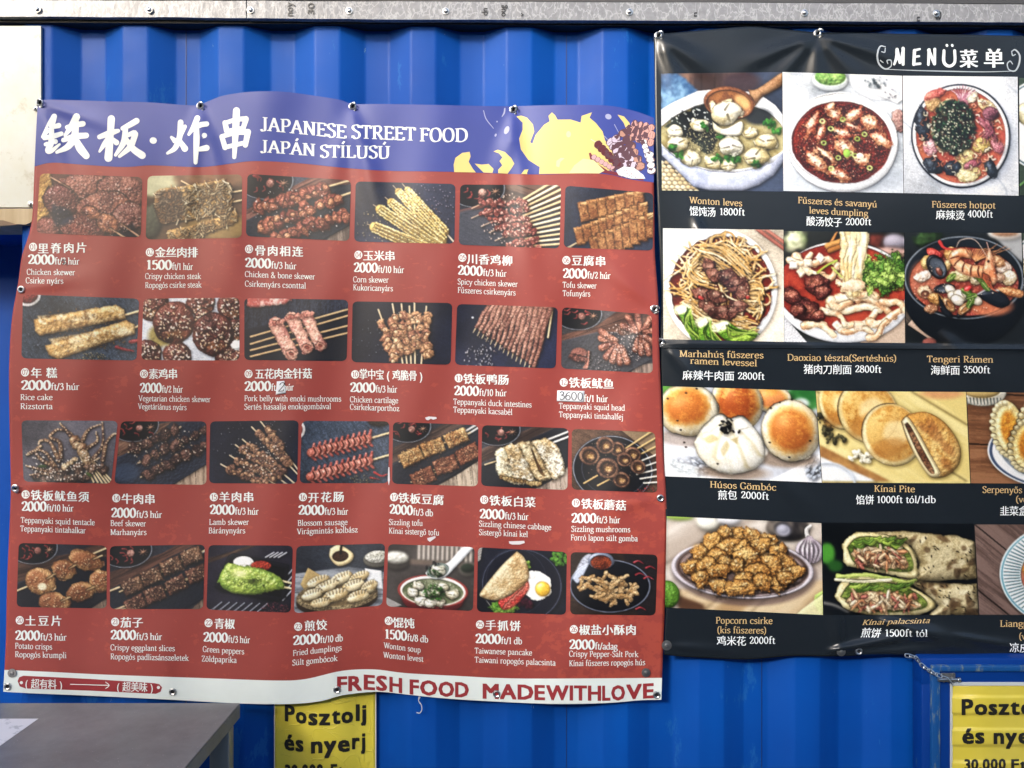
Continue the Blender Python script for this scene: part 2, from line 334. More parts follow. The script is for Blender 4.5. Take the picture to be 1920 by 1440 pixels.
cont = empty('shipping_container', (0, 0, 0), 'blue corrugated shipping container wall behind both menu banners', 'container')
XL = (38-960)*S; k0 = math.floor((-3.4-CX0)/PER)
ks = []
for k in range(k0, k0+28):
    for u in (0, CW, CW+SL, PER-SL):
        x = CX0+k*PER+u
        if XL+.01 < x < 3.6:
            for q in (-.006, -.002, .002, .006): ks.append(x+q)
xs = [XL]+ks+[3.6]
Yp = np.mean([wall_profile(np.array(xs)+q) for q in np.linspace(-.005, .005, 11)], 0)
zt, zb = at(0, 40)[2], .16
zs = np.linspace(zb, zt, 24)
V = [(x, y, z) for z in zs for x, y in zip(xs, Yp)]; n = len(xs)
mesh('corrugated_panel', V, [(j*n+i, j*n+i+1, (j+1)*n+i+1, (j+1)*n+i) for j in range(len(zs)-1) for i in range(n-1)], m_blue, cont, smooth=True)
b = MB(); b.box((-3.4, .34, zb), (XL+.001, .36, zt)); b.box((XL, .0395, zb), (XL+.004, .3395, zt)); b.box((-3.4, .1325, at(0, 424)[2]), (XL-.001, .3395, at(0, 400)[2])); b.build('shade_recess', m_blue, cont)   # set back beside the corrugations; recess made up, deepened so it stays in shade
TILT = 10/1920.                      # the boards under the eave drop slightly to the right
def slope_box(px0, px1, py0, py1, y0, y1, seg=40, wob=0., seed=0):
    """long board following the slight slope, top py0 bottom py1 (at px 0)"""
    r = np.random.default_rng(seed); X = np.linspace(px0, px1, seg+1); w = np.cumsum(r.standard_normal((seg+1, 4)), 0); w = (w-np.linspace(0, 1, seg+1)[:, None]*w[-1])*wob
    V = []
    for i, x in enumerate(X):
        a, b = py0+TILT*x+w[i, 0], py1+TILT*x+w[i, 1]
        V += [tuple(at(x, a, y0+w[i, 2]*4e-4)), tuple(at(x, b, y0+w[i, 3]*4e-4)), tuple(at(x, b, y0)*[1, 0, 1]+[0, y1, 0]), tuple(at(x, a, y0)*[1, 0, 1]+[0, y1, 0])]
    F = [(4*i+j, 4*i+(j+1) % 4, 4*i+4+(j+1) % 4, 4*i+4+j) for i in range(seg) for j in range(4)]+[(0, 1, 2, 3), tuple(4*seg+j for j in (3, 2, 1, 0))]
    return V, [f[::-1] for f in F]
b = MB(); b.add(*slope_box(-1250, 3300, 33, 41.5, -.012, .06, wob=.12, seed=2)); b.build('top_rail', m_black, cont)
b = MB(); b.box((XL, -.001, .02), (3.6, .09, .1598)); b.box((-3.4, .10, .02), (XL-.002, .37, .1598)); b.build('bottom_rail', m_blue, cont)
b = MB()
for px in (349, 1062, 1428):   # weld seams down the inner faces
    x = (px-960)*S*(D+DEEP)/D; b.box((x-.0012, DEEP-.0012, zb), (x+.0012, DEEP+.001, zt))
b.build('weld_seam', mat('seam sealant', (.003, .03, .16), .5)[0], cont)

# ---------------------------------------------------------------- eave boards wrapped in printed film
m_film, t = mat('printed grey film', (.3, .28, .28), .3, spec=.5)
v = t.co(1, 1, 1); q = t.n('Mapping'); q.inputs['Scale'].default_value = (40, 40, 22); t.l(v, q.inputs[0])
nz = t.n('TexNoise', i_Scale=.9, i_Detail=3.0); t.l(q.outputs[0], nz.inputs['Vector'])
ad = t.n('VectorMath', operation='MULTIPLY_ADD'); ad.inputs[1].default_value = (3, 3, 3); t.l(nz.outputs['Color'], ad.inputs[0]); t.l(q.outputs[0], ad.inputs[2])
vo = t.n('TexVoronoi', feature='DISTANCE_TO_EDGE', i_Scale=1.0); t.l(ad.outputs[0], vo.inputs['Vector'])
f1 = t.ramp(vo.outputs['Distance'], .0, .09, (1, 1, 1, 1), (0, 0, 0, 1))
f2 = t.ramp(t.noise(60, 4, .6, v), .35, .75)
c = t.mix(f2, (.185, .19, .205), (.26, .265, .285)); c = t.mix(f1, c, (.36, .37, .39)); t.base(c)
bb = t.n('Bump', i_Strength=.5, i_Distance=.004); t.l(t.noise(26, 4, .5, t.co(1, 1, .5)), bb.inputs['Height']); t.l(bb.outputs[0], t.b.inputs['Normal'])
m_ink, _ = mat('black print', (.02, .02, .022), .4)
def screw(parent, px, py, y, r=.0095, name='screw'):
    c = at(px, py, y); b = MB()
    b.lathe(c, [(r*1.02, 0), (r*1.02, .0012), (r*.72, .0016), (r*.70, .0045), (r*.55, .0062), (r*.28, .007), (r*.26, .0058), (0, .0058)], 18)
    return b.build(name, m_steel, parent, smooth=True)
def flat(y): return lambda px, py: np.full(np.shape(px), y)
boards = []
for px0, px1, lab, scr, wr in ((-1250, 461, 'short grey film wrapped eave board at the left, over the cream sheet', (70, 280), ()),
                               (463, 3300, 'long grey film wrapped eave board carrying rotated black letters', (655, 836, 1180, 1508, 1755),
                                (('noʎ', 549, 30, 26, 14), ('30', 589, 27, 22, 12), ('dn', 914, 29, 14, 11), ('ouƃ', 948, 31, 22, 12), ('v', 982, 31, 7, 8), ('n', 1307, 31, 8, 9), ('n', 1725, 40, 9, 9), ('8', 1765, 37, 16, 12)))):
    o = empty('eave_board', tuple(at((max(px0, -60)+min(px1, 2000))/2, 20, -.03)), lab, 'trim board', 'film wrapped boards under the eave')
    b = MB(); b.add(*slope_box(px0, px1, -1, 31.5, -.034 if px1 > 500 else -.031, -.006, seg=90, wob=.22, seed=int(px1))); b.build('board', m_film, o)
    ys = -.036
    for sx in scr: screw(o, sx, 17+TILT*sx*.9, ys)
    if px1 > 500: screw(o, 470, 19, ys)
    if wr:
        for txt, x, y, L, cap in wr:
            p = Print(); p.sans(txt.replace('ʎ', 'y').replace('ƃ', 'g'), x, x+L, y, cap=cap, bold=.012, rot=1); p.build('lettering', m_ink, flat(-.0362), 0, o)
m_flash, t = mat('dark roof sheet', (.05, .05, .052), .5); t.bump(t.noise(30, 4), .2, .002)
b = MB(); b.add(*slope_box(-1250, 3300, -120, -3, -.026, .08, wob=.1, seed=8)); o = b.build('roof_flashing', m_flash)
tag(o, 'dark grey metal roof edge above the film wrapped eave boards', 'roof edge')

# ---------------------------------------------------------------- cream sheet, wooden batten (left edge)
m_cream, t = mat('cream painted sheet', (.72, .70, .56), .38, spec=.5)
c = t.mix(t.ramp(t.noise(4, 6, .65), .35, .7), (.54, .57, .55), (.50, .49, .38)); c = t.mix(t.ramp(t.noise(14, 8, .75), .58, .70), c, (.40, .38, .29)); t.base(c); t.bump(t.noise(5, 4), .25, .008)
o = empty('cream_sheet', tuple(at(20, 390, -.008)), 'bright cream painted metal sheet at the upper left beside the corrugations', 'wall sheet')
b = MB(); a0, a1 = at(-900, 389, -.010), at(77, 48, -.010); b.box((a0[0], -.010, a0[2]), (a1[0], -.002, a1[2]), bev=.0015); b.build('sheet', m_cream, o)
screw(o, 57, 383, -.0102, .008); screw(o, -160, 383, -.0102, .008)
m_wood, t = mat('raw batten wood', (.42, .30, .17), .7); t.base(t.mix(t.ramp(t.noise(20, 6, .6, t.co(1, 1, .06, .5)), .3, .7), (.40, .29, .16), (.62, .50, .32))); t.bump(t.noise(70, 4), .25, .002)
def slab(px, y0, y1):
    n = len(px); A = [tuple(at(x, y, y0)) for x, y in px]; B = [(p[0], y1, p[2]) for p in A]
    return A+B, [tuple(range(n))]+[tuple(range(n, 2*n))[::-1]]+[(i, i+n, (i+1) % n+n, (i+1) % n) for i in range(n)]
o = empty('wooden_batten', tuple(at(20, 405, -.012)), 'chipped raw wood batten below the cream sheet at the left edge', 'batten')
def fix(f): return f
v, f = slab([(-900, 391), (66, 391), (64, 414), (48, 421), (30, 420), (5, 422), (-900, 424)], -.022, .13); mesh('plank', v, f, m_wood, o)
m_streak, _ = mat('darker brown streak', (.22, .15, .10), .8)
v, f = slab([(-900, 416), (6, 413), (20, 417), (32, 421.5), (0, 423.5), (-900, 425)], -.0245, -.0225); mesh('dark_streak', v, f, m_streak, o)  # thin darker brown strip along the lower edge of the plank

# ---------------------------------------------------------------- added building, unseen behind the camera: it keeps the low sun off the lower wall
m_opp, t = mat('grey render', (.24, .23, .22), .8); t.base(t.mix(t.ramp(t.noise(1.2, 6, .6), .3, .7), (.2, .19, .18), (.3, .29, .27)))
m_glass, _ = mat('dark window glass', (.02, .025, .03), .08); m_frame2, _ = mat('white window frame', (.6, .6, .58), .5)
OY, OH = -6.5, 3.6
o = empty('shade_building', (0, OY, 0), 'added plain grey building behind the camera, unseen, shading the lower wall', 'building')
b = MB(); b.box((-16, OY-6, 0), (9, OY, OH)); b.build('wall', m_opp, o); b = MB(); b.box((-16.2, OY-6.2, OH), (9.2, OY+.25, OH+.18)); b.build('cornice', m_frame2, o)
for i in range(8):
    for j in range(2):
        x, z = -14.6+i*3, 1.2+j*3.1; b = MB(); b.box((x-.06, OY, z-.06), (x+1.36, OY+.03, z+1.66)); w_ = b.build('window', m_frame2, o); b = MB(); b.box((x, OY+.031, z), (x+1.3, OY+.036, z+1.6)); b.build('pane', m_glass, w_)
# ---------------------------------------------------------------- printed food pictures (painted into colour attributes)
def _noise(beta, seed):
    r = np.random.default_rng(seed)
    f = np.hypot(np.fft.fftfreq(512)[:, None], np.fft.fftfreq(512)[None, :]); f[0, 0] = 1
    a = np.fft.ifft2(np.exp(2j*np.pi*r.random((512, 512)))/f**beta*(f > .003)).real
    return (a - a.mean())/a.std()
def _band():
    r = np.random.default_rng(9); f = np.hypot(np.fft.fftfreq(512)[:, None], np.fft.fftfreq(512)[None, :]); f[0, 0] = 1
    a = np.fft.ifft2(np.exp(2j*np.pi*r.random((512, 512)))/f**1.7*(f > .028)).real
    return (a-a.mean())/a.std()
NZ = {b: _noise(b, int(b*10)) for b in (.6, 1.2, 1.9)}
NZ[1.6] = _band()

def hexc(c):
    if isinstance(c, (tuple, list, np.ndarray)): return np.array(c, float)
    return np.array([int(c[i:i+2], 16)/255 for i in (0, 2, 4)])

class Pic:
    """a small painter: shapes add colour and relief, then one light shades the relief like a food photograph"""
    def __init__(s, w, h, bg, seed=1, k=None):
        s.k = k or w/100.0; s.w = 100.0; s.h = 100.0*h/w
        s.nx = int(w)+1; s.ny = int(h)+1
        s.Y, s.X = np.mgrid[0:s.ny, 0:s.nx]/s.k
        s.A = np.empty((s.ny, s.nx, 3)); s.A[:] = hexc(bg)
        s.Z = np.zeros((s.ny, s.nx)); s.S = np.zeros((s.ny, s.nx)); s.M = np.zeros((s.ny, s.nx), bool)
        s.r = np.random.default_rng(seed)
    def nz(s, sc, w, b=1.2, an=None, st=1):
        """noise over window w with feature size sc (units); an/st stretch along a direction"""
        X, Y = s.X[w], s.Y[w]
        if an is not None:
            c, q = math.cos(an), math.sin(an); X, Y = (X*c+Y*q)/st, -X*q+Y*c
        o = s.r.integers(0, 512, 2); f = 22.0/sc
        return NZ[b][((Y*f).astype(int)+o[0]) % 512, ((X*f).astype(int)+o[1]) % 512]
    def win(s, x0, y0, x1, y1, m=3):
        a = max(0, int((y0-m)*s.k)); b = min(s.ny, int((y1+m)*s.k)+2); c = max(0, int((x0-m)*s.k)); d = min(s.nx, int((x1+m)*s.k)+2)
        return None if a >= b or c >= d else (slice(a, b), slice(c, d))
    def put(s, w, d, h, col, c2=None, cn=6, en=0, es=5, bn=0, bs=2.5, sp=0, sh=.3, soft=1, op=1, z0=None, tint=None):
        """d signed distance (negative inside), h relief profile, both over window w"""
        if en: d = d+.55*en*s.nz(es*1.9, w, 1.6)
        a = np.clip(.5-d*s.k/soft, 0, 1)
        if sh:
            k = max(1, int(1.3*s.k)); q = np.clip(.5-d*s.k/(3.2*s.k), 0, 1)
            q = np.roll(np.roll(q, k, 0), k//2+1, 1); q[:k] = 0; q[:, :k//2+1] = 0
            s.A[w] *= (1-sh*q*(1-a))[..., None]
        a = a*op
        c = hexc(col)[None, None, :]*np.ones(d.shape+(1,))
        if c2 is not None: c = c+(hexc(c2)-c)*np.clip(.5+.55*s.nz(cn, w), 0, 1)[..., None]
        c = c*(1+.05*s.nz(1.5, w, .6)[..., None])
        s.A[w] = s.A[w]*(1-a[..., None])+c*a[..., None]
        if bn: h = h+bn*(.5*s.nz(bs*1.8, w, 1.6)+.12*s.nz(bs, w))
        if soft >= 3:
            s.S[w] = s.S[w]*(1-a)+sp*a; return
        b = s.Z[w]*(.1 if z0 is None else z0)
        s.Z[w] = s.Z[w]*(1-a)+(b+h)*a
        s.S[w] = s.S[w]*(1-a)+sp*a
    def ell(s, x, y, rx, ry, col, rot=0, h=None, **k):
        R = max(rx, ry); w = s.win(x-R, y-R, x+R, y+R)
        if w is None: return
        c, q = math.cos(math.radians(rot)), math.sin(math.radians(rot)); X, Y = s.X[w]-x, s.Y[w]-y
        e = np.hypot((X*c+Y*q)/rx, (-X*q+Y*c)/ry); h = min(rx, ry)*.7 if h is None else h
        s.put(w, (e-1)*min(rx, ry), h*np.sqrt(np.clip(1-e*e, 0, 1)), col, **k)
    def ring(s, x, y, rx, ry, t, col, rot=0, h=.8, **k):
        R = max(rx, ry)+t; w = s.win(x-R, y-R, x+R, y+R)
        if w is None: return
        c, q = math.cos(math.radians(rot)), math.sin(math.radians(rot)); X, Y = s.X[w]-x, s.Y[w]-y
        e = np.hypot((X*c+Y*q)/rx, (-X*q+Y*c)/ry); d = np.abs(e-1)*min(rx, ry)
        s.put(w, d-t, h*np.sqrt(np.clip(1-(d/t)**2, 0, 1)), col, **k)
    def line(s, pts, r, col, r1=None, h=None, **k):
        """tube along a polyline, radius r to r1"""
        pts = np.array(pts, float); r1 = r if r1 is None else r1; R = max(r, r1)
        w = s.win(*(pts.min(0)-R), *(pts.max(0)+R))
        if w is None: return
        X, Y = s.X[w], s.Y[w]; best = np.full(X.shape, 1e9); rad = np.full(X.shape, float(r)); n = len(pts)-1
        for i in range(n):
            a, b = pts[i], pts[i+1]; v = b-a; L = max(v@v, 1e-9)
            t = np.clip(((X-a[0])*v[0]+(Y-a[1])*v[1])/L, 0, 1)
            rr = r+(r1-r)*(i+t)/n; d = np.hypot(X-a[0]-t*v[0], Y-a[1]-t*v[1])-rr
            m = d < best; best = np.where(m, d, best); rad = np.where(m, rr, rad)
        u = np.clip(1+best/rad, 0, 1); h = .8 if h is None else h
        s.put(w, best, h*rad*np.sqrt(np.clip(1-u*u, 0, 1)), col, **k)
    def sm(s, pts, n=6):
        p = np.array(pts, float); p = np.vstack([2*p[0]-p[1], p, 2*p[-1]-p[-2]]); o = []
        for i in range(1, len(p)-2):
            for t in np.arange(n)/n:
                o.append(.5*(2*p[i]+(p[i+1]-p[i-1])*t+(2*p[i-1]-5*p[i]+4*p[i+1]-p[i+2])*t*t+(3*p[i]-p[i-1]-3*p[i+1]+p[i+2])*t**3))
        return np.array(o+[p[-2]])
    def curve(s, pts, r, col, r1=None, **k): s.line(s.sm(pts), r, col, r1, **k)
    def dpoly(s, pts, w):
        p = np.array(pts, float); X, Y = s.X[w], s.Y[w]; d = np.full(X.shape, 1e9); ins = np.zeros(X.shape, bool)
        for i in range(len(p)):
            a, b = p[i], p[i-1]; v = b-a; t = np.clip(((X-a[0])*v[0]+(Y-a[1])*v[1])/max(v@v, 1e-9), 0, 1)
            d = np.minimum(d, np.hypot(X-a[0]-t*v[0], Y-a[1]-t*v[1]))
            if a[1] != b[1]: ins ^= ((a[1] > Y) != (b[1] > Y)) & (X < (b[0]-a[0])*(Y-a[1])/(b[1]-a[1])+a[0])
        return np.where(ins, -d, d)
    def poly(s, pts, col, h=2, bev=3, smooth=False, **k):
        p = np.array(pts, float)
        if smooth: p = s.sm(list(pts)+[pts[0]])[:-1]
        w = s.win(*p.min(0), *p.max(0))
        if w is None: return
        d = s.dpoly(p, w); t = np.clip(-d/bev, 0, 1)
        s.put(w, d, h*np.sqrt(np.clip(1-(1-t)**2, 0, 1)), col, **k)
    def quad(s, x, y, a, b, rot, col, **k):
        c, q = math.cos(math.radians(rot)), math.sin(math.radians(rot))
        s.poly([(x+u*a/2*c-v*b/2*q, y+u*a/2*q+v*b/2*c) for u, v in ((-1, -1), (1, -1), (1, 1), (-1, 1))], col, **k)
    def seeds(s, n, x, y, rx, ry, col, r=.6, el=1, c2=None, rot=None, h=.4, clip=None):
        for _ in range(n):
            a = s.r.random()*6.283; q = math.sqrt(s.r.random()); c = hexc(col)
            if c2 is not None: c = c+(hexc(c2)-c)*s.r.random()
            px, py = x+rx*q*math.cos(a), y+ry*q*math.sin(a)
            if clip is not None and not clip(px, py): continue
            rr = r*(.6+.8*s.r.random())
            s.ell(px, py, rr*el, rr, c, rot=s.r.random()*180 if rot is None else rot, h=h*rr, sh=.25, z0=1)
    def rock(s, x, y, a, b, col, rot=None, smooth=False, n=7, **k):
        """irregular lump: a polygon with uneven corners"""
        rot = s.r.random()*6.3 if rot is None else math.radians(rot); c, q = math.cos(rot), math.sin(rot); pts = []
        for t in np.arange(n)*6.283/n:
            e = .72+.42*s.r.random(); u, v = a*e*math.cos(t), b*e*math.sin(t); pts.append((x+u*c-v*q, y+u*q+v*c))
        m = min(a, b); kw = dict(h=m*.65, bev=m*.6, en=m*.12, es=m*.8, bn=m*.13, bs=m*.5, sp=.25, cn=m, smooth=smooth); kw.update(k); s.poly(pts, col, **kw)
    def chunks(s, x0, y0, x1, y1, n, r, col, c2=None, j=.5, **k):
        for i in range(n):
            t = (i+.5)/n; q = r*(.85+.45*s.r.random())
            s.rock(x0+(x1-x0)*t+(s.r.random()-.5)*r*j, y0+(y1-y0)*t+(s.r.random()-.5)*r*j, q*1.15, q*.95, col, c2=c2, **k)
    def skew(s, x0, y0, x1, y1, r=.7, col='d8b98a'): s.line([(x0, y0), (x1, y1)], r, col, sh=.5)
    def slate(s, c='3d4654', an=.9, amt=.5):
        w = (slice(None), slice(None)); s.A[:] = hexc(c)*(1+.10*s.nz(14, w, 1.9)[..., None]+.07*s.nz(2, w, .6)[..., None])
        s.Z += amt*s.nz(3, w, 1.2, an, 6)
    def wood(s, pts, c='7d6552', c2='4b3a30', an=0., h=0, n=6):
        w = s.win(*np.min(pts, 0), *np.max(pts, 0), m=0)
        if w is None: return
        d = s.dpoly(pts, w); a = np.clip(.5-d*s.k, 0, 1)[..., None]
        g = np.clip(.5+.5*s.nz(5, w, 1.2, an, 14), 0, 1)[..., None]
        X = -s.X[w]*math.sin(an)+s.Y[w]*math.cos(an); gap = (np.abs((X/(100/n)) % 1-.5) > .485)[..., None]
        c = (hexc(c)*g+hexc(c2)*(1-g))*(1-.55*gap)
        s.A[w] = s.A[w]*(1-a)+c*a; s.Z[w] = s.Z[w]*(1-a[..., 0])+h*a[..., 0]
    def spices(s):
        """dark plate of dried chillies, nuts and star anise in the top left corner"""
        s.ell(16, 4, 28, 19, '14161d', h=.3, sh=.4, sp=.2); s.ring(16, 4, 28, 19, .35, '8a8f98', sh=0)
        for i in range(9):
            x, y = s.r.random()*34, s.r.random()*15; a = s.r.random()*3
            s.curve([(x, y), (x+4*math.cos(a), y+3*math.sin(a)), (x+7*math.cos(a+.5), y+5*math.sin(a+.5))], .9, '7b2f2b', .4, sp=.5)
        s.ell(22, 8, 4, 4, 'b08a7c', bn=.5, bs=1.5, c2='7a5048', cn=2)
        for a in range(8): s.line([(35, 7), (35+5*math.cos(a*.8), 7+4*math.sin(a*.8))], .6, 'a97f66', .2)
    def blur(s, a, sg):
        f = np.exp(-2*(math.pi*sg*s.k)**2*(np.fft.fftfreq(s.ny*2)[:, None]**2+np.fft.rfftfreq(s.nx*2)[None, :]**2))
        e = np.pad(a, ((0, s.ny), (0, s.nx)), mode='symmetric')
        return np.fft.irfft2(np.fft.rfft2(e)*f, e.shape)[:s.ny, :s.nx]
    def soften(s, sg):
        for c in range(3): s.A[..., c] = s.blur(s.A[..., c], sg)
        s.Z = s.blur(s.Z, sg); s.S = s.blur(s.S, sg)
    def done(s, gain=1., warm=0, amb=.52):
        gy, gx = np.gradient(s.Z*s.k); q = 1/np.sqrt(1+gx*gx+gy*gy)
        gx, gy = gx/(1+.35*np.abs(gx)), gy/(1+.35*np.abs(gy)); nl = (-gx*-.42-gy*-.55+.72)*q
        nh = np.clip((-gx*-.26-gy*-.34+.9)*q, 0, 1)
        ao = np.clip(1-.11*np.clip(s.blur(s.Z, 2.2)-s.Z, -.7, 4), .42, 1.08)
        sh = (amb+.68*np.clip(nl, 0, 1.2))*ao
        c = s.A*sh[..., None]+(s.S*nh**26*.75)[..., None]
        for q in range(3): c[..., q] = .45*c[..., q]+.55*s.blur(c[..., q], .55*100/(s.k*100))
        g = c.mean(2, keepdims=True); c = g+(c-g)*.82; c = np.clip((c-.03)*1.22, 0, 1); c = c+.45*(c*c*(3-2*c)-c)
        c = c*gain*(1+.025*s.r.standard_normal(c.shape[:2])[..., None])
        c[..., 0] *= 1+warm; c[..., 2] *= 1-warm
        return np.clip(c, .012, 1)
FOOD = {}
def food(key):
    def d(f): FOOD[key] = f; return f
    return d

@food(1)
def _(p):
    p.slate('5a4038', .4, .2)
    p.ell(4, 22, 9, 30, 'c8a060', bn=.6, bs=2, c2='8d6a3a')
    for x, y, a, b, c, r in ((40, 12, 26, 13, '8a5a4c', -10), (80, 14, 24, 16, '8f5f50', 10), (22, 26, 18, 15, '6e4340', 20), (62, 30, 26, 15, '93604e', -15),
                             (88, 38, 16, 14, '8e6458', 0), (10, 54, 13, 12, '7c4a40', 0), (44, 52, 22, 14, '7b463c', 8), (68, 46, 12, 9, 'a06a4c', 40), (52, 36, 10, 6, 'a86e50', 20)):
        p.ell(x, y, a, b, c, rot=r, h=5, c2='5a3530', cn=7, en=1, bn=.55, bs=1.6, sp=.5)
    p.poly([(14, 30), (30, 34), (34, 44), (20, 50), (14, 40)], '2b2d3d', h=0, soft=6, smooth=True)
    p.poly([(72, 56), (92, 44), (100, 62), (70, 64)], '2d2a33', h=0, soft=5)
    p.skew(70, 50, 92, 63, .8, 'caa27e'); p.skew(80, 45, 100, 58, .8, 'b58d70'); p.skew(10, 3, 30, 13, .6, 'c09a80')
    p.seeds(420, 52, 30, 50, 32, 'e6d0c4', .38, 1.2, 'a06a5a')

def crisp(p, pts, c, c2, n, dark, lt):
    p.poly(pts, c, h=5, bev=10, smooth=True, c2=c2, cn=6, en=.5, es=2, bn=.5, bs=1.6)
    q = np.array(pts); b = q.min(0); e = q.max(0)
    w = p.win(*b, *e); d = p.dpoly(p.sm(list(pts)+[pts[0]])[:-1], w)
    for _ in range(n):
        x, y = b+(e-b)*p.r.random(2); i = int(y*p.k)-w[0].start; j = int(x*p.k)-w[1].start
        if 0 <= i < d.shape[0] and 0 <= j < d.shape[1] and d[i, j] < -.2:
            a = p.r.random()*6.3; l = 1.6+2*p.r.random(); f = p.r.random()
            p.line([(x-l*math.cos(a), y-l*math.sin(a)), (x, y+.5), (x+l*math.cos(a), y+l*math.sin(a))], .5, hexc(dark)+(hexc(lt)-hexc(dark))*f, sh=.35, h=1)

@food(2)
def _(p):
    p.slate('5c4a3a', .3, .2); p.ell(10, 8, 22, 14, 'a9a684', soft=8, sh=0); p.ell(70, 4, 40, 9, '7a5c44', soft=10, sh=0)
    p.ell(5, 48, 11, 18, '4e5044', en=1, bn=.6); p.ell(78, 55, 40, 12, '8a7248', soft=8, sh=0); p.soften(1)
    p.skew(36, 6, 62, 20, .8); p.skew(80, 20, 100, 17, .8); p.skew(84, 30, 100, 27, .8)
    crisp(p, [(22, 60), (25, 57), (55, 51), (84, 41), (94, 38), (93, 50), (70, 59), (50, 67), (26, 67)], 'bd9660', '9a784c', 240, '8a6840', 'f4dfb0')
    crisp(p, [(8, 18), (14, 14), (32, 12), (56, 9), (80, 6), (88, 14), (89, 34), (82, 42), (50, 46), (29, 49), (16, 50), (9, 34)], 'cda66a', 'a07c4c', 480, '96744a', 'fdf0cc')
    p.poly([(8, 18), (26, 13), (36, 20), (38, 44), (16, 50), (9, 34)], '4a3326', h=0, sh=0, op=.5, soft=8, smooth=True)

@food(3)
def _(p):
    p.slate('3f4450', .7, .3); p.wood([(0, 34), (36, 14), (60, 0), (100, 0), (100, 12), (66, 20), (0, 46)], '8a6256', '553a35', -.5)
    p.wood([(84, 52), (100, 42), (100, 62), (76, 62)], '8d7f74', '5d524b', 1.4)
    p.poly([(0, 44), (64, 8), (100, 4), (100, 44), (70, 62), (0, 62)], '33373f', h=.8, bev=1, bn=.2, bs=2)
    p.spices(); p.skew(70, 10, 100, 0, .8); p.skew(80, 20, 100, 12, .9)
    for a in ((9, 34, 76, 9, 9, 7), (12, 52, 90, 18, 10, 7), (26, 60, 100, 32, 9, 6.5)):
        p.chunks(*a[:5], a[5], '9a5c48', c2='6a382f', sp=.5); p.chunks(*a[:5], a[5]*.45, 'c08660', c2='8a5240', j=1.6, sp=.6)
    p.seeds(60, 50, 32, 45, 26, 'f2e6da', .45)

@food(4)
def _(p):
    p.slate('33384a', .8, .1); p.seeds(110, 72, 24, 30, 24, 'b8a2b0', .35); p.seeds(60, 20, 45, 18, 18, 'c9b57e', .4)
    for x0, y0, x1, y1, r in ((52, 7, 90, 48, 4.0), (43, 9, 88, 56, 4.4), (36, 20, 86, 59, 5.2), (25, 27, 84, 64, 5.8), (20, 45, 72, 66, 6.4)):
        L = math.hypot(x1-x0, y1-y0); u, v = (x1-x0)/L, (y1-y0)/L
        p.skew(x0-8*u, y0-8*v, x0, y0, .45, 'b7a184'); p.skew(x1, y1, x1+14*u, y1+14*v, .9, 'cdbba0')
        p.line([(x0, y0), (x1, y1)], r*.8, 'd2b468', r*1.05, c2='b8924c', bn=.3)
        n = int(L/1.9)
        for i in range(n+1):
            t = i/n; q = r*(.75+.3*t)
            for j in (-.95, -.32, .32, .95):
                p.ell(x0+(x1-x0)*t-v*j*q+(p.r.random()-.5)*.7, y0+(y1-y0)*t+u*j*q+(p.r.random()-.5)*.7, 1.15, .95, 'f6e6a6', c2='dfbd6c', cn=4, sp=.35, h=1.1, sh=.35)
        p.seeds(16, (x0+x1)/2, (y0+y1)/2, 12, 9, '8d5a34', .4)

@food(5)
def _(p):
    p.slate('393b45', .5, .2); p.wood([(30, 0), (100, 0), (100, 26), (40, 16)], '6a5348', '40332e', .3); p.spices()
    p.poly([(0, 26), (22, 20), (24, 23), (0, 32)], '7a4638', h=.5); p.ell(16, 46, 30, 22, '4a4c55', soft=8, sh=0)
    for i in range(13):
        p.skew(60+i*.6, 16+i*3.7, 100+i*2, -8+i*5.2, 1.2-.02*i, 'ecd3a8' if i % 2 else 'd2b284')
    for x0, y0, x1, y1 in ((20, 18, 66, 18), (20, 28, 66, 26), (30, 36, 68, 33), (38, 42, 72, 40), (44, 50, 74, 46), (48, 60, 78, 54), (60, 66, 80, 62)):
        p.line([(x0-8, y0+6), (x0+4, y0)], .5, 'caa98c', .3)
        p.chunks(x0, y0, x1, y1, 14, 3.2, '99574c', c2='6b3633', bn=.6, bs=1.2, sp=.4, j=1.2)
        p.chunks(x0, y0, x1, y1, 12, 1.3, 'd09a8c', c2='9a5c50', j=3.2, sp=.5)
    p.seeds(120, 46, 34, 26, 26, 'eacbb8', .4, 1.5)

@food(6)
def _(p):
    p.slate('333847', .8, .1)
    for a, b, n, L, wd in (((22, 27), (84, 9), 7, 22, 12), ((18, 54), (88, 22), 9, 20, 11), ((36, 68), (96, 38), 8, 30, 11)):
        for i in range(n):
            t = i/(n-1); x = a[0]+(b[0]-a[0])*t; y = a[1]+(b[1]-a[1])*t
            p.quad(x, y, wd, L, -14+i*1.5, 'a5794f', c2='7c5234', h=3.5, bev=4.5, en=.6, es=4, bn=.4, bs=1.4, cn=4)
            p.quad(x+1, y-L*.42, wd*.9, 3.5, -16, 'c69a68', c2='9a6c44', h=2, bev=2, en=.4)
    p.seeds(160, 55, 38, 40, 30, '70492f', .4); p.skew(94, 30, 100, 26); p.skew(4, 68, 14, 62)

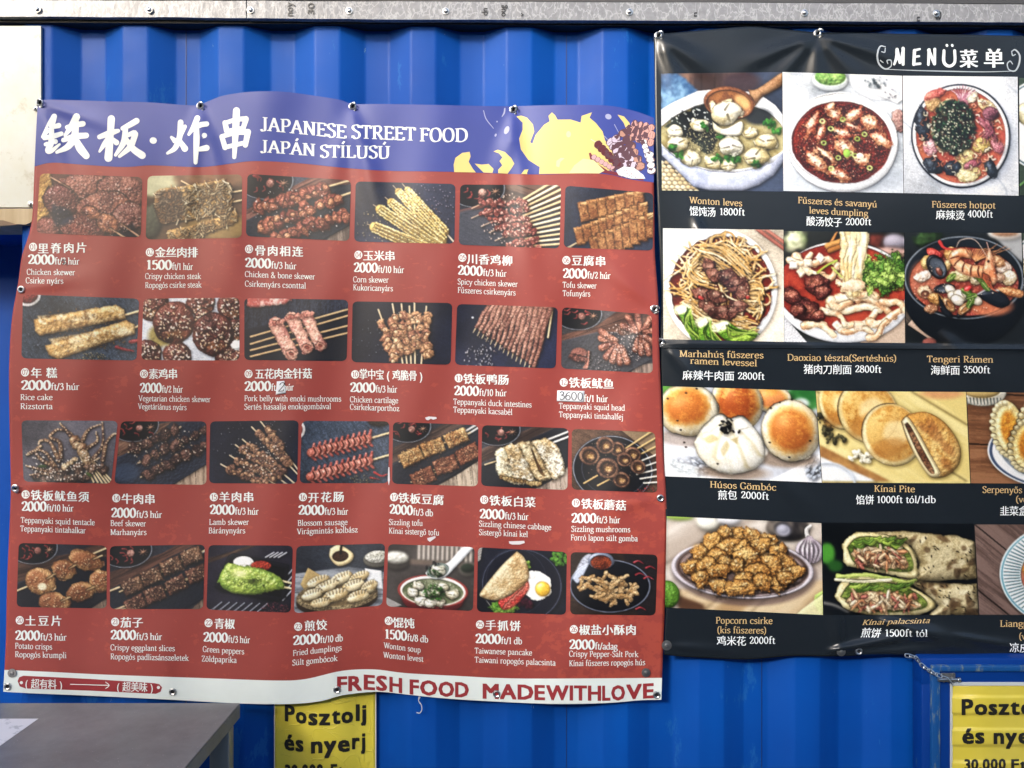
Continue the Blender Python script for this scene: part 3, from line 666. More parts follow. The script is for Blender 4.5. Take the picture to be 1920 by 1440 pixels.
@food(7)
def _(p):
    p.slate('475260', .95, .8); p.ell(4, 1, 11, 9, 'e6e2df', h=1, sp=.2); p.ell(4, 0, 9, 7.4, '9c3d38', c2='6e2a28', cn=2, bn=.4, bs=1)
    for pts, e in (([(10, 21), (45, 13), (80, 6), (88, 10), (89, 18), (60, 25), (16, 35), (11, 31)], (88, 15, 100, 11)),
                   ([(20, 43), (55, 31), (90, 19), (97, 23), (98, 31), (70, 41), (32, 55), (24, 51)], (95, 27, 102, 23))):
        p.skew(*e, 1.0); p.poly(pts, 'cfae78', h=5, bev=5, c2='ab824c', cn=5, en=.5, es=4, bn=.35, bs=1.8, sp=.3)
        q = np.array(pts); p.poly((q-q.mean(0))*[.92, .5]+q.mean(0)+[0, -2.5], 'dcc294', h=5.6, bev=5, c2='b78c52', cn=4, sh=0, soft=4, bn=.3, bs=1.5, sp=.2)
        p.seeds(90, *q.mean(0), 34, 9, '8b6230', .4, 1.6)
    p.curve([(82, 43), (90, 45), (97, 46)], 1.5, '7c2f33', .7, sp=.5); p.curve([(94, 38), (100, 37)], 1.6, '8d3a3a', sp=.5)
    p.seeds(150, 62, 54, 14, 6, 'a3946a', .35); p.seeds(70, 50, 30, 50, 30, '7d8896', .3)

@food(8)
def _(p):
    p.slate('c3c9d6', .5, .2); p.ell(20, 38, 14, 12, '9a8a52', soft=9, sh=0)
    for x, y, r in ((10, 6, 17), (60, 4, 15), (92, 8, 15), (95, 34, 12), (6, 58, 15), (36, 60, 15), (90, 60, 15), (62, 20, 9), (32, 25, 21.5), (73, 37, 21.5)):
        p.ell(x, y, r, r*1.02, '6a3a30', c2='42211e', cn=9, h=r*.3, en=.8, es=8, bn=.8, bs=5, sp=.65)
        p.ell(x+2, y+r*.55, r*.5, r*.18, '9a6a3c', sh=0, soft=6, op=.6, sp=.5)
        p.seeds(int(r*3.2), x, y, r*.85, r*.85, 'f5ebe0', .62, 1.8, 'd9b98f', h=1)
    p.ell(97, 48, 6, 5, 'eef0f2', en=1); p.seeds(20, 20, 45, 12, 10, 'b39a5c', .5)

@food(9)
def _(p):
    p.slate('363a48', 1.5, .8); p.poly([(0, 30), (55, 18), (100, 10), (100, 62), (0, 62)], '23252f', h=.8, bev=1)
    p.poly([(2, -3), (42, -3), (40, 5), (20, 8), (4, 8)], 'd9cfc4', h=3, smooth=True, en=.8, c2='a8544c', cn=10)
    for y0, y1 in ((37, 8), (44, 14), (50, 24), (56, 31)): p.skew(6, y0, 104, y1, .8, 'd0a878')
    for x0, y0, x1, y1, r in ((60, 17, 74, 45, 6), (46, 19, 61, 47, 6.6), (31, 25, 46, 53, 7.2)):
        p.line([(x0, y0), (x1, y1)], r, 'b8766a', r*.9, c2='e0a58e', cn=5, en=.9, es=5, bn=.6, bs=2.5, sp=.35)
        p.ell(x1, y1, r*.8, r*.55, 'dfae96', c2='b06a5a', cn=2, rot=25, en=.6, es=2); p.ell(x1, y1, r*.35, r*.22, '8f4c40', rot=25)
        p.chunks(x0-r, y0, x0+r, y0-3, 6, 2.3, 'a85e52', c2='d69580')

@food(10)
def _(p):
    p.slate('252836', .5, .1); p.seeds(26, 20, 40, 20, 22, '8d8a93', .3)
    for x0, y0, x1, y1 in ((26, 8, 46, 60), (40, 2, 52, 64), (49, 2, 56, 64), (57, 4, 60, 64), (62, 1, 64, 64), (74, 4, 70, 64)):
        p.skew(x0, y0, x1, y1, .8, 'd9bf96')
    for x0, y0, x1, y1, n in ((74, 10, 76, 56, 8), (66, 10, 66, 46, 6), (58, 14, 60, 50, 6), (49, 12, 55, 52, 6), (40, 12, 48, 56, 7), (29, 18, 44, 60, 8)):
        p.chunks(x0, y0, x1, y1, n, 5.0, 'b78a64', c2='8a5a48', sp=.35, j=.9); p.chunks(x0, y0, x1, y1, n, 2.4, 'd9b48a', c2='b07a56', j=2.6, sp=.4)
    p.seeds(40, 55, 32, 24, 24, 'f0ddc0', .4)

@food(11)
def _(p):
    p.slate('2c3045', .5, .1); p.seeds(70, 24, 52, 16, 14, 'cfc7c4', .35, 2, rot=110); p.ell(16, 13, 1.2, 1, 'd8dae2')
    for i in range(15):
        x0, y0, x1, y1 = 33+4.3*i, -2, 20+4.2*i, 22+2.6*i
        if i > 10: p.skew(x0+2, -2, x0-2, 30, .9, 'd8bf92')
        u, v = (x1-x0), (y1-y0); L = math.hypot(u, v); u, v = u/L, v/L
        p.line([(x1-u*5, y1-v*5), (x1+u*7, y1+v*7)], 1.0, 'e0c493', .25)
        p.line([(x0+(x1-x0)*t+.7*math.sin(9*t+i), y0+(y1-y0)*t) for t in np.linspace(0, 1, 8)], 2.7, '9a7060', 1.9, c2='6b463c', cn=4, en=.4, es=3, bn=.35, bs=1.5, sp=.35)
    p.seeds(90, 52, 26, 30, 24, 'd6b29c', .35, 1.6)

@food(12)
def _(p):
    p.slate('4b484a', .5, .3); p.wood([(0, 30), (40, 16), (60, 0), (100, 0), (100, 20), (40, 30), (0, 38)], '7c5a4c', '4c3730', -.4)
    p.wood([(70, 72), (84, 58), (100, 54), (100, 74)], 'a08d80', '6f6159', 1.5); p.spices()
    p.poly([(0, 36), (38, 24), (60, 22), (100, 50), (76, 64), (60, 74), (0, 74)], '46464b', h=.6, bev=1, bn=.2)
    p.ell(20, 50, 10, 8, '7a5148', bn=.7, bs=1.5); p.chunks(10, 52, 30, 56, 9, 3, '8b5a50', c2='5c3a34')
    for a in range(5): p.curve([(30, 46), (29, 56+a), (24+a, 64)], .9, 'b07868', .5)
    for cx, cy, ns in ((64, 34, (-170, -150, 160, 130, 110, 90, 70)), (88, 22, (-160, -130, -100, -60, -20, 110, 90, 70, 40))):
        for a in ns:
            t = math.radians(a); L = 20+5*p.r.random()
            p.curve([(cx+5*math.cos(t), cy+5*math.sin(t)), (cx+L*.6*math.cos(t), cy+L*.5*math.sin(t)), (cx+L*math.cos(t), cy+L*.95*math.sin(t))], 3.2, 'a5705c', 4, c2='6b4238', cn=3, bn=.4, bs=1.4, sp=.45, en=.4)
    p.seeds(260, 70, 34, 26, 22, 'ead6cc', .4); p.seeds(120, 40, 60, 24, 12, 'b9b0ae', .3)

@food(13)
def _(p):
    p.slate('5b5960', .3, .1)
    for i in range(6): p.skew(60+i*3, 34+i*1.5, 80+i*5, 66+i*.5, .9, 'd6bd90')
    T = [[(42, 40), (40, 24), (30, 18), (38, 10), (52, 14), (54, 24)], [(40, 44), (30, 24), (20, 22), (18, 26)], [(36, 50), (22, 44), (14, 34), (20, 28), (10, 36), (4, 38)],
         [(34, 48), (26, 36), (16, 32), (6, 36)], [(64, 22), (70, 10), (82, 4)], [(56, 22), (46, 10), (40, 3)], [(78, 40), (86, 26), (84, 2)], [(88, 42), (90, 24), (96, 15), (100, 14)],
         [(60, 50), (76, 44), (84, 40)], [(30, 56), (12, 52), (4, 50)], [(36, 60), (20, 58), (8, 60)], [(70, 30), (80, 22), (78, 12)]]
    for t in T:
        p.curve(t, 2.5, '8d6e52', .7, c2='4a3630', cn=3, bn=.4, bs=1, sp=.6)
        for q in p.sm(t, 4): p.ell(q[0]+p.r.random()-.5, q[1]+p.r.random()-.5, .8, .8, 'ceb28e', h=.8, sh=.2)
    p.chunks(34, 54, 92, 50, 12, 5, '7d6250', c2='3f302b', sp=.5, j=1.6); p.chunks(10, 64, 72, 62, 12, 4.4, '6b5446', c2='362c2a', sp=.5, j=1.2)
    p.chunks(54, 20, 74, 44, 5, 5.2, 'bca07c', c2='7c5a42', sp=.5); p.chunks(44, 52, 60, 40, 4, 3.2, 'd2bd96', c2='9a7a58', sp=.5)
    p.seeds(130, 46, 48, 40, 18, 'f0e4d2', .5, 1.5); p.ell(74, 58, 4, 1.5, '4f6232', rot=30); p.ell(22, 50, 5, 1.4, '3f5230')

@food(14)
def _(p):
    p.slate('3a3d45', .5, .2); p.wood([(0, 18), (40, 4), (60, 0), (20, 34), (0, 40)], '8a6b58', '4f3b32', -.5); p.wood([(64, 72), (80, 60), (100, 46), (100, 72)], 'a8937e', '6e5d50', 1.5); p.spices()
    p.poly([(0, 42), (56, 8), (76, 0), (100, 0), (100, 48), (62, 72), (0, 72)], '2d3340', h=.8, bev=1, bn=.25, bs=2, sp=.2)
    p.ell(12, 58, 14, 10, '3b4658', soft=7, sh=0)
    for a in ((14, 34, 70, 6, 5, 6.5), (26, 46, 104, 8, 7, 6.2), (30, 62, 104, 24, 7, 6.4)):
        p.skew(a[0]-2, a[1]+1, a[2], a[3], .8, 'cdb08a'); p.chunks(*a[:5], a[5], '6e5146', c2='3a2b2a', sp=.5, bn=.9, bs=1.4, j=.4)
    p.seeds(110, 55, 32, 44, 26, 'e8d9c4', .5, 1.7, 'b08f6e', clip=lambda x, y: abs((y-34)+.5*(x-50)) < 26)

@food(15)
def _(p):
    p.slate('262a3a', .6, .1); p.seeds(90, 50, 30, 48, 34, 'b9b4b6', .35)
    for x0, y0, x1, y1 in ((64, 6, 92, 52), (54, 12, 88, 50), (44, 26, 84, 58), (36, 32, 80, 62), (30, 44, 76, 66), (20, 54, 66, 70)):
        p.skew(x0-7, y0-5, x1+22, y1+20, .8, 'd5bd98')
        p.chunks(x0, y0, x1, y1, 11, 4.6, '8d6a54', c2='5a4038', sp=.4, bn=.6, bs=1.5, j=.7); p.chunks(x0, y0, x1, y1, 12, 2, 'b8906c', c2='7a5844', j=2.6)
    p.seeds(90, 58, 42, 26, 22, 'f0e2cc', .45, 1.3)

@food(16)
def _(p):
    p.slate('424c5b', .95, .9); p.ell(-4, 10, 8, 10, 'ddd6d2', h=1); p.ell(-5, 10, 6, 8, '8e302e'); p.ell(88, 1, 12, 5, '3b3128', bn=1, bs=1.5)
    for (x0, y0), (x1, y1), u in (((12, 36), (76, 20), -1), ((12, 63), (78, 45), 1)):
        p.skew(x1, y1, 104, y1-8, 1.1)
        for i in range(11):
            t = i/10; x = x0+(x1-x0)*t; y = y0+(y1-y0)*t
            for sgn in (-1, 1):
                p.curve([(x, y), (x+2, y+sgn*5), (x+4+sgn, y+sgn*9-1)], 2.6, 'b4665a', 1.4, c2='8e443c', sp=.5, bn=.25, bs=1.5)
        p.line([(x0, y0), (x1, y1)], 5.2, 'c47a6a', 4.6, c2='9c5244', cn=5, bn=.35, bs=2, sp=.55)
        for i in range(10):
            t = (i+.5)/10; x = x0+(x1-x0)*t; y = y0+(y1-y0)*t
            p.curve([(x-1, y-5), (x+1.5, y), (x, y+5)], .55, '6b241f', h=-.4, sh=0); p.curve([(x+1.5, y-4), (x+3.6, y), (x+2, y+4)], .7, 'e2a08c', h=.7, sh=0)
    p.curve([(84, 58), (92, 62), (99, 60)], 1.3, '9c2f2c', .5, sp=.5); p.curve([(80, 64), (90, 66)], 1.2, '86282a', .4); p.seeds(60, 70, 66, 14, 5, 'a8905c', .35)

def squares(p, cs, a, b, rot, col, c2, n, lt):
    for x, y in cs:
        p.skew(x-14, y+6, x+16, y-7, .7)
    for x, y in cs:
        p.quad(x, y, a, b, rot+(p.r.random()-.5)*8, col, c2=c2, h=4, bev=3, en=.7, es=3, bn=.7, bs=1.2, cn=4, sp=.25)
        p.seeds(n, x, y-.5, a*.5, b*.5, lt, .5, 1.5, c2)

@food(17)
def _(p):
    p.slate('3a3a40', .5, .2); p.wood([(0, 48), (0, 30), (50, 6), (60, 0), (86, 0), (34, 30)], '6f5a50', '443833', -.5); p.wood([(46, 76), (74, 60), (100, 42), (100, 76)], 'b0a08c', '766a5e', 1.45); p.spices()
    p.poly([(0, 50), (60, 12), (84, 0), (100, 0), (100, 40), (64, 64), (40, 76), (0, 76)], '30323a', h=.8, bev=1, bn=.2)
    p.skew(86, 12, 104, 0, 1, 'd8d4d0'); p.skew(84, 8, 100, -2, 1, 'd8d4d0')
    squares(p, [(74, 16), (47, 28), (22, 40)], 27, 17, -24, 'bd9a68', '94683f', 70, 'e6cd98')
    squares(p, [(88, 34), (62, 48), (36, 63)], 28, 18, -24, '9c6a50', '6a4030', 80, 'd6a884')
    p.seeds(110, 60, 40, 40, 26, '5c3a28', .4)

@food(18)
def _(p):
    p.slate('3b3b40', .5, .2); p.wood([(0, 44), (0, 28), (50, 4), (60, 0), (84, 0), (34, 28)], '6f5a50', '443833', -.5); p.wood([(54, 76), (80, 62), (100, 44), (100, 76)], 'a8988a', '70645a', 1.45); p.spices()
    p.poly([(0, 48), (60, 12), (84, 0), (100, 0), (100, 44), (60, 70), (36, 76), (0, 76)], '2a2c33', h=.8, bev=1)
    p.skew(76, 14, 104, 2, 1, 'd8d4d0'); p.skew(80, 18, 104, 8, 1, 'd8d4d0'); p.skew(4, 46, 20, 40)
    for pts, c in (([(74, 12), (88, 22), (97, 48), (92, 56), (80, 58), (62, 30), (56, 18)], 'dfd8c2'), ([(56, 17), (66, 30), (80, 56), (76, 60), (66, 62), (48, 40), (42, 20)], 'cdbb94'),
                   ([(42, 20), (50, 36), (62, 62), (54, 66), (38, 66), (28, 44), (26, 24)], 'e2dcc6'), ([(16, 30), (26, 26), (34, 50), (40, 66), (30, 64), (18, 54)], 'cfc6a6')):
        p.poly(pts, c, h=4, bev=5, smooth=True, c2='a98d62', cn=7, en=.9, es=3, bn=.6, bs=2, sp=.3)
    for i in range(7): p.curve([(58+i*.8, 26+i*2), (62+i, 36+i*2.6), (66+i*1.2, 44+i*2)], .7, '7c5636', sh=0, op=.7)
    p.seeds(320, 58, 42, 38, 26, '4f4030', .45, 1.3, '8a6d48', clip=lambda x, y: y > 14)
    p.chunks(22, 60, 70, 66, 14, 2.6, 'b7a070', c2='6f5636')

@food(19)
def _(p):
    p.slate('574438', .5, .5); p.poly([(60, 0), (100, 0), (100, 30)], '7d6a54', h=0); p.ell(48, 46, 47, 40, '15171f', h=.6, sp=.1); p.ring(48, 46, 46, 39, .5, '8a8e98', sh=0); p.ring(50, 46, 38, 32, .35, '4a4e59', sh=0)
    for i in range(8): p.skew(56+i*4, 26+i*5, 104+i*3, -6+i*9, .8, 'dcd4c4' if i > 2 else 'd2ac70')
    p.skew(30, 54, 14, 64, .8, 'd2ac70'); p.skew(44, 58, 30, 66, .8, 'd2ac70')
    for x, y, r in ((54, 22, 9), (72, 28, 10), (78, 42, 9), (40, 18, 11), (21, 31, 12), (62, 34, 9), (58, 58, 10), (42, 45, 13)):
        p.ell(x, y, r, r*.95, '5b3f34', c2='33231f', cn=3, h=r*.5, en=.5, bn=.4, bs=1.5, sp=.4); p.ring(x, y, r*.86, r*.8, r*.12, '8c6a54', h=1.2, c2='5a4034', cn=2, sh=.2)
        p.ell(x, y, r*.6, r*.56, '4a2f24', c2='7d5a3c', cn=3, h=-r*.3, bn=.4, bs=1.5, sh=0, sp=.5); p.ell(x+1, y+1, r*.28, r*.2, 'a8834e', soft=3, sh=0, sp=.6)
    p.seeds(60, 46, 36, 34, 26, 'cfae84', .35); p.seeds(30, 88, 70, 12, 6, '8a3430', .7)

@food(20)
def _(p):
    p.slate('33353f', .5, .2); p.wood([(0, 44), (0, 22), (60, 10), (84, 0), (100, 0), (100, 14), (30, 34)], '5e473c', '382b26', -.3); p.wood([(76, 76), (88, 68), (100, 60), (100, 76)], '9b8876', '64564b', 1.4); p.spices()
    p.poly([(0, 46), (30, 30), (100, 12), (100, 58), (78, 72), (0, 76)], '24262e', h=.6, bev=1)
    p.skew(-2, 54, 14, 47, .9); p.skew(60, 26, 74, 18, .8); p.skew(84, 10, 102, 2, .9)
    for x, y, a, b, r in ((76, 18, 20, 11, 15), (52, 29, 14, 11, 10), (26, 42, 17, 15, 20), (93, 40, 13, 13, 0), (71, 53, 16, 11, -10), (42, 66, 18, 12, 5)):
        p.ell(x, y, a, b, 'b08a5c', rot=r, h=5, c2='7a5236', cn=7, en=1.2, es=9, bn=.3, bs=1.4, sp=.4)
        p.ell(x-2, y-1, a*.7, b*.65, '8e5a3c', c2='6b4430', rot=r, h=5.6, sh=0, soft=6, op=.75, bn=.3, bs=1.2); p.seeds(34, x, y, a*.8, b*.8, 'ead2a4', .4)
        p.skew(x+a*.4, y-b*.2, x+a*.95, y-b*.6, .7)
    p.ell(28, 48, 5, 4, 'e0cfa8', soft=3, sh=0)

@food(21)
def _(p):
    p.slate('30323a', .5, .2); p.wood([(0, 46), (0, 28), (56, 8), (70, 0), (92, 0), (40, 26)], '6b4c40', '40302a', -.45); p.wood([(84, 70), (100, 56), (100, 70)], '9b8876', '64564b', 1.4); p.spices()
    p.poly([(0, 50), (60, 14), (90, 0), (100, 0), (100, 56), (76, 70), (0, 70)], '262a34', h=.8, bev=1, bn=.2)
    p.skew(0, 48, 10, 44, .9, 'd6b68a'); p.skew(94, 10, 102, 6, 1, 'd8d4d0'); p.skew(4, 69, 16, 64, .8, 'd6b68a')
    squares(p, [(86, 12), (65, 22), (44, 33), (24, 43)], 22, 16, -20, '86644c', '523a30', 60, 'd8bc9a'); squares(p, [(92, 31), (70, 42), (48, 52), (27, 62)], 22, 16, -22, '7a5546', '49322a', 60, 'cba88a')

@food(22)
def _(p):
    p.slate('2a2834', .6, .2); p.wood([(0, 22), (0, 16), (50, 0), (58, 0)], '6a5444', '43342b', -.4)
    for i in range(7): p.skew(2+i*9, 82, 18+i*9, 68, .45, 'aab0b8')
    for i in range(4): p.skew(68+i*5, 14, 78+i*5, 8, .6, 'd5d8de'); p.skew(90, 40+i*8, 102, 26+i*8, .6, 'c8ccd4')
    p.poly([(8, 50), (24, 12), (30, 9), (96, 22), (94, 60), (84, 66), (18, 56)], '17171f', h=2, bev=3, sp=.2); p.poly([(14, 48), (27, 16), (92, 27), (88, 60), (22, 52)], '0f1016', h=0, bev=2, sh=0)
    p.ell(42, 20, 12, 7, 'f2efe6', h=3, bn=.4); p.ell(63, 24, 12, 6, 'c05038', h=3, bn=.8, bs=1.5, c2='8a2c22')
    p.skew(84, 40, 102, 44, 1.2, 'e0c898'); p.skew(84, 47, 102, 50, 1.2, 'e0c898')
    p.poly([(12, 44), (17, 30), (25, 21), (38, 24), (58, 26), (78, 32), (89, 40), (90, 50), (74, 54), (58, 58), (40, 58), (22, 54)], '94a848', h=6, bev=9, smooth=True, c2='6a8436', cn=6, en=.8, bn=.5, bs=4, sp=.7)
    p.ell(38, 34, 8, 4, 'd6e08c', soft=7, sh=0); p.ell(54, 43, 6, 3.5, '4e5a26', soft=4, sh=0); p.seeds(40, 52, 44, 22, 8, '3f4a1e', .5); p.seeds(70, 82, 74, 18, 8, '7a4048', .6)

def dumpling(p, x, y, a, b, rot, col='d9c8a0', c2='b49a6c'):
    p.ell(x, y, a, b, col, rot=rot, h=b*.9, c2=c2, cn=6, en=b*.08, es=5, sp=.3)
    c, q = math.cos(math.radians(rot)), math.sin(math.radians(rot))
    for i in range(6):
        t = -.7+1.4*i/5; u, v = a*t, -b*(.95-.4*t*t)
        p.line([(x+u*c-v*q, y+u*q+v*c), (x+u*.85*c-v*.3*q, y+u*.85*q+v*.3*c)], b*.10, c2, b*.04, sh=.1, h=.5, op=.6)
        p.line([(x+(u+b*.2)*c-v*q, y+(u+b*.2)*q+v*c), (x+u*.9*c-v*.35*q, y+u*.9*q+v*.35*c)], b*.12, 'ecdfc0', b*.04, sh=0, h=.7, op=.8)

def wonton(p, x, y, r, col='ebe5d2', c2='cdc19c'):
    R = p.r; a0 = R.random()*6.3
    for i in range(3): a = a0+R.random()*6.3; p.ell(x+r*.85*math.cos(a), y+r*.62*math.sin(a), r*.5, r*.26, col, rot=math.degrees(a)+60, h=r*.2, c2=c2, cn=r*.5, en=r*.06, sp=.3)
    p.poly([(x+r*(.95+.25*R.random())*math.cos(a0+t), y+r*(.68+.22*R.random())*math.sin(a0+t)) for t in np.arange(9)*.698], col, h=r*.7, bev=r*.9, smooth=True, c2=c2, cn=r*1.1, en=r*.05, es=r*.8, bn=r*.05, bs=r*.7, sp=.35)
    p.ell(x-r*.15, y-r*.15, r*.5, r*.42, 'f6f2e6', soft=max(3, r*.9), sh=0, op=.6)
    for i in range(2):
        a = a0+2.4*i; p.curve([(x+r*.2*math.cos(a), y+r*.2*math.sin(a)), (x+r*.5*math.cos(a+.3), y+r*.42*math.sin(a+.3)), (x+r*.9*math.cos(a+.4), y+r*.7*math.sin(a+.4))], r*.07, c2, r*.04, sh=0, h=-.3, op=.55, soft=2)

@food(23)
def _(p):
    p.slate('363a42', .4, .2); p.poly([(0, 30), (60, 26), (100, 34), (100, 80), (0, 80)], '8b8f96', h=.3, c2='64686f', cn=12, soft=5); p.wood([(0, 30), (60, 26), (100, 34), (100, 80), (0, 80)], '8f949b', '5c6067', .1)
    p.ell(92, 18, 16, 10, '5f5c55', h=3); p.ell(92, 15, 14, 7, 'c8c6bb', bn=.9, bs=2.5, c2='8f8d80', cn=3)
    p.poly([(6, 42), (14, 24), (30, 34), (16, 54)], 'a78d5e', h=1); p.ell(48, 62, 46, 17, '3a2f25', h=2); p.ell(48, 57, 46, 17, '9a8a68', h=1.5, c2='5f5240', cn=2, bn=.7, bs=1.5); p.ell(48, 55, 41, 14, '6f5f44', h=.4, sh=0)
    p.poly([(78, 28), (97, 32), (100, 54), (84, 50)], 'c9ccd0', h=1.5)
    for x, y, a, b, r in ((26, 40, 13, 6, -15), (52, 38, 13, 6.5, -20), (72, 38, 12, 6, -20), (36, 46, 14, 6.5, -15), (66, 47, 13, 6.5, -15), (84, 50, 10, 7, -25), (20, 54, 12, 6, -10), (46, 57, 15, 7, -10), (72, 60, 13, 6.5, -12), (30, 64, 12, 5.5, -5)):
        dumpling(p, x, y, a, b, r)
    p.poly([(38, 4), (48, 0), (64, 10), (62, 20), (48, 24), (38, 14)], 'd6bf8e', h=4, bev=4, smooth=True); p.ell(50, 13, 9, 6, '4c3524', bn=.8, bs=1.2, h=1, sh=0); p.line([(51, -2), (50, 10)], 1.2, '17161a')

@food(24)
def _(p):
    p.slate('45413f', .3, .1)
    for i in range(12): p.line([(36+i*5.4, -2), (36+i*5.4, 16)], 1.6, 'b5aba0', sh=0)
    p.poly([(0, 16), (100, 18), (100, 24), (0, 22)], '6f6259', h=0, sh=0); p.ell(10, 20, 15, 10, '4a4541', h=2); p.ell(10, 15, 14, 7, 'c4c2b6', bn=1, bs=2.5); p.ell(92, 26, 10, 8, '5c5852', h=2); p.ell(92, 24, 8, 5, '2d352c'); p.soften(1.0)
    p.poly([(0, 62), (18, 70), (0, 76)], '8d8a87', h=0)
    p.ell(53, 60, 36, 20, '5f2426', h=4, sp=.3); p.ell(53, 52, 39, 18, 'e3dccf', h=2, sp=.3); p.ring(53, 52, 39, 18, .7, '8c3a36', sh=0); p.ell(53, 53, 35, 15, '5c6446', h=-1, sh=0, c2='8b8f74', cn=10, sp=.4)
    for x, y, r in ((36, 47, 6), (64, 47, 7), (30, 55, 6.5), (46, 56, 7), (76, 55, 7), (40, 64, 7), (60, 64, 7), (50, 66, 6), (56, 54, 6)): wonton(p, x, y, r, 'd8d2c0', 'a59c80')
    p.seeds(90, 54, 54, 12, 9, '3f6a2c', .7, 1.8); p.seeds(30, 52, 46, 26, 5, 'd8e0c0', .4)
    p.poly([(54, 24), (70, 18), (86, 0), (98, 0), (94, 6), (78, 24), (66, 36), (54, 38), (44, 32)], 'd9dde2', h=3, bev=4, smooth=True, sp=.6); p.ell(58, 28, 13, 8.5, '7f8c86', rot=-15, h=-1, sh=0); p.seeds(40, 52, 24, 10, 6, '2a2c30', .7); wonton(p, 58, 29, 8, 'd8d4c2', '93917c'); p.seeds(24, 54, 32, 8, 4, '3a5a34', .7, 1.6)

@food(25)
def _(p):
    p.slate('22242f', .3, .05); p.ell(50, 40, 46, 42, '20222e', h=1, sp=.2); p.ring(50, 40, 44, 40, .4, '565a6a', sh=0); p.ring(44, 36, 34, 36, .3, '3d4150', sh=0)
    p.seeds(40, 92, 8, 9, 8, '6c9a3e', 1.6, 1.3, '3f6a2a'); p.poly([(0, 0), (5, 0), (3, 14), (0, 16)], '8f8c88', h=0, bn=.4, bs=1)
    p.ell(30, 66, 15, 8, '8aa64a', en=1.5, es=3, bn=.9, bs=2, c2='4f7a2e', cn=3); p.seeds(24, 54, 60, 8, 5, '4a2030', 1.5, 1.5); p.seeds(16, 54, 20, 4, 8, '8db04c', 1.6, 1.4)
    p.ell(68, 40, 16, 16, 'f1ede4', h=2, en=1.2, es=9, sp=.4); p.ell(61, 28, 5, 5, 'f1ede4', h=1.5, sh=0)
    p.ell(73.5, 43, 8.5, 8.5, 'e0b03a', h=4, c2='c98e28', cn=9, sp=.8)
    p.poly([(56, 32), (58, 44), (44, 62), (30, 68), (24, 58), (40, 50)], 'a8342f', h=3, smooth=True, c2='d06a58', cn=3, bn=.6, bs=2, sp=.5)
    for i in range(5): p.curve([(30+i*5, 66-i*5), (33+i*5, 61-i*5), (37+i*4, 60-i*5)], .8, 'e08a78', sh=.3)
    p.poly([(44, 2), (53, 10), (58, 30), (50, 42), (36, 52), (22, 58), (8, 56), (3, 52), (12, 38), (28, 18)], 'cdb68c', h=5, bev=7, smooth=True, c2='a8875c', cn=5, bn=.35, bs=1.8, sp=.15); p.poly([(8, 56), (3, 52), (12, 60), (18, 67)], 'd9ccaa', h=1, smooth=True)

@food(26)
def _(p):
    p.slate('3a2e28', .4, .4); p.poly([(60, 0), (100, 0), (100, 74), (80, 74)], '2a2326', h=0, soft=6)
    p.ell(46, 38, 46, 30, '12141c', h=3, sp=.3); p.ring(46, 38, 46, 30, .6, '6a7080', sh=0); p.poly([(2, 30), (14, 6), (24, 4), (10, 34)], 'b9c2d6', h=1, smooth=True, soft=3, op=.8)
    p.ell(35, 9, 15, 10, '5a6070', h=3, sp=.6); p.ell(35, 11, 12, 8, '8c4428', bn=.8, bs=1.2, c2='5a2a1c', cn=2, h=1)
    for _ in range(46):
        a, q = p.r.random()*6.28, math.sqrt(p.r.random()); x, y = 42+32*q*math.cos(a), 40+17*q*math.sin(a)
        if y < 24+abs(x-42)*.12: y += 10
        t = p.r.random()*6.3; l = 5+4*p.r.random()
        p.curve([(x-l*math.cos(t), y-l*.7*math.sin(t)), (x+p.r.random()*3-1.5, y+p.r.random()*3-1.5), (x+l*math.cos(t+.5), y+l*.7*math.sin(t+.5))], 2.5, 'c4a57a', 1.9, c2='937046', cn=3, en=.7, es=2, bn=.5, bs=1.3, sp=.2)
    for x, y in ((78, 8), (92, 14), (80, 22), (90, 26), (82, 62)): p.curve([(x-5, y+2), (x, y), (x+6, y+3)], 1.1, '8c2c34', .4, sp=.6)
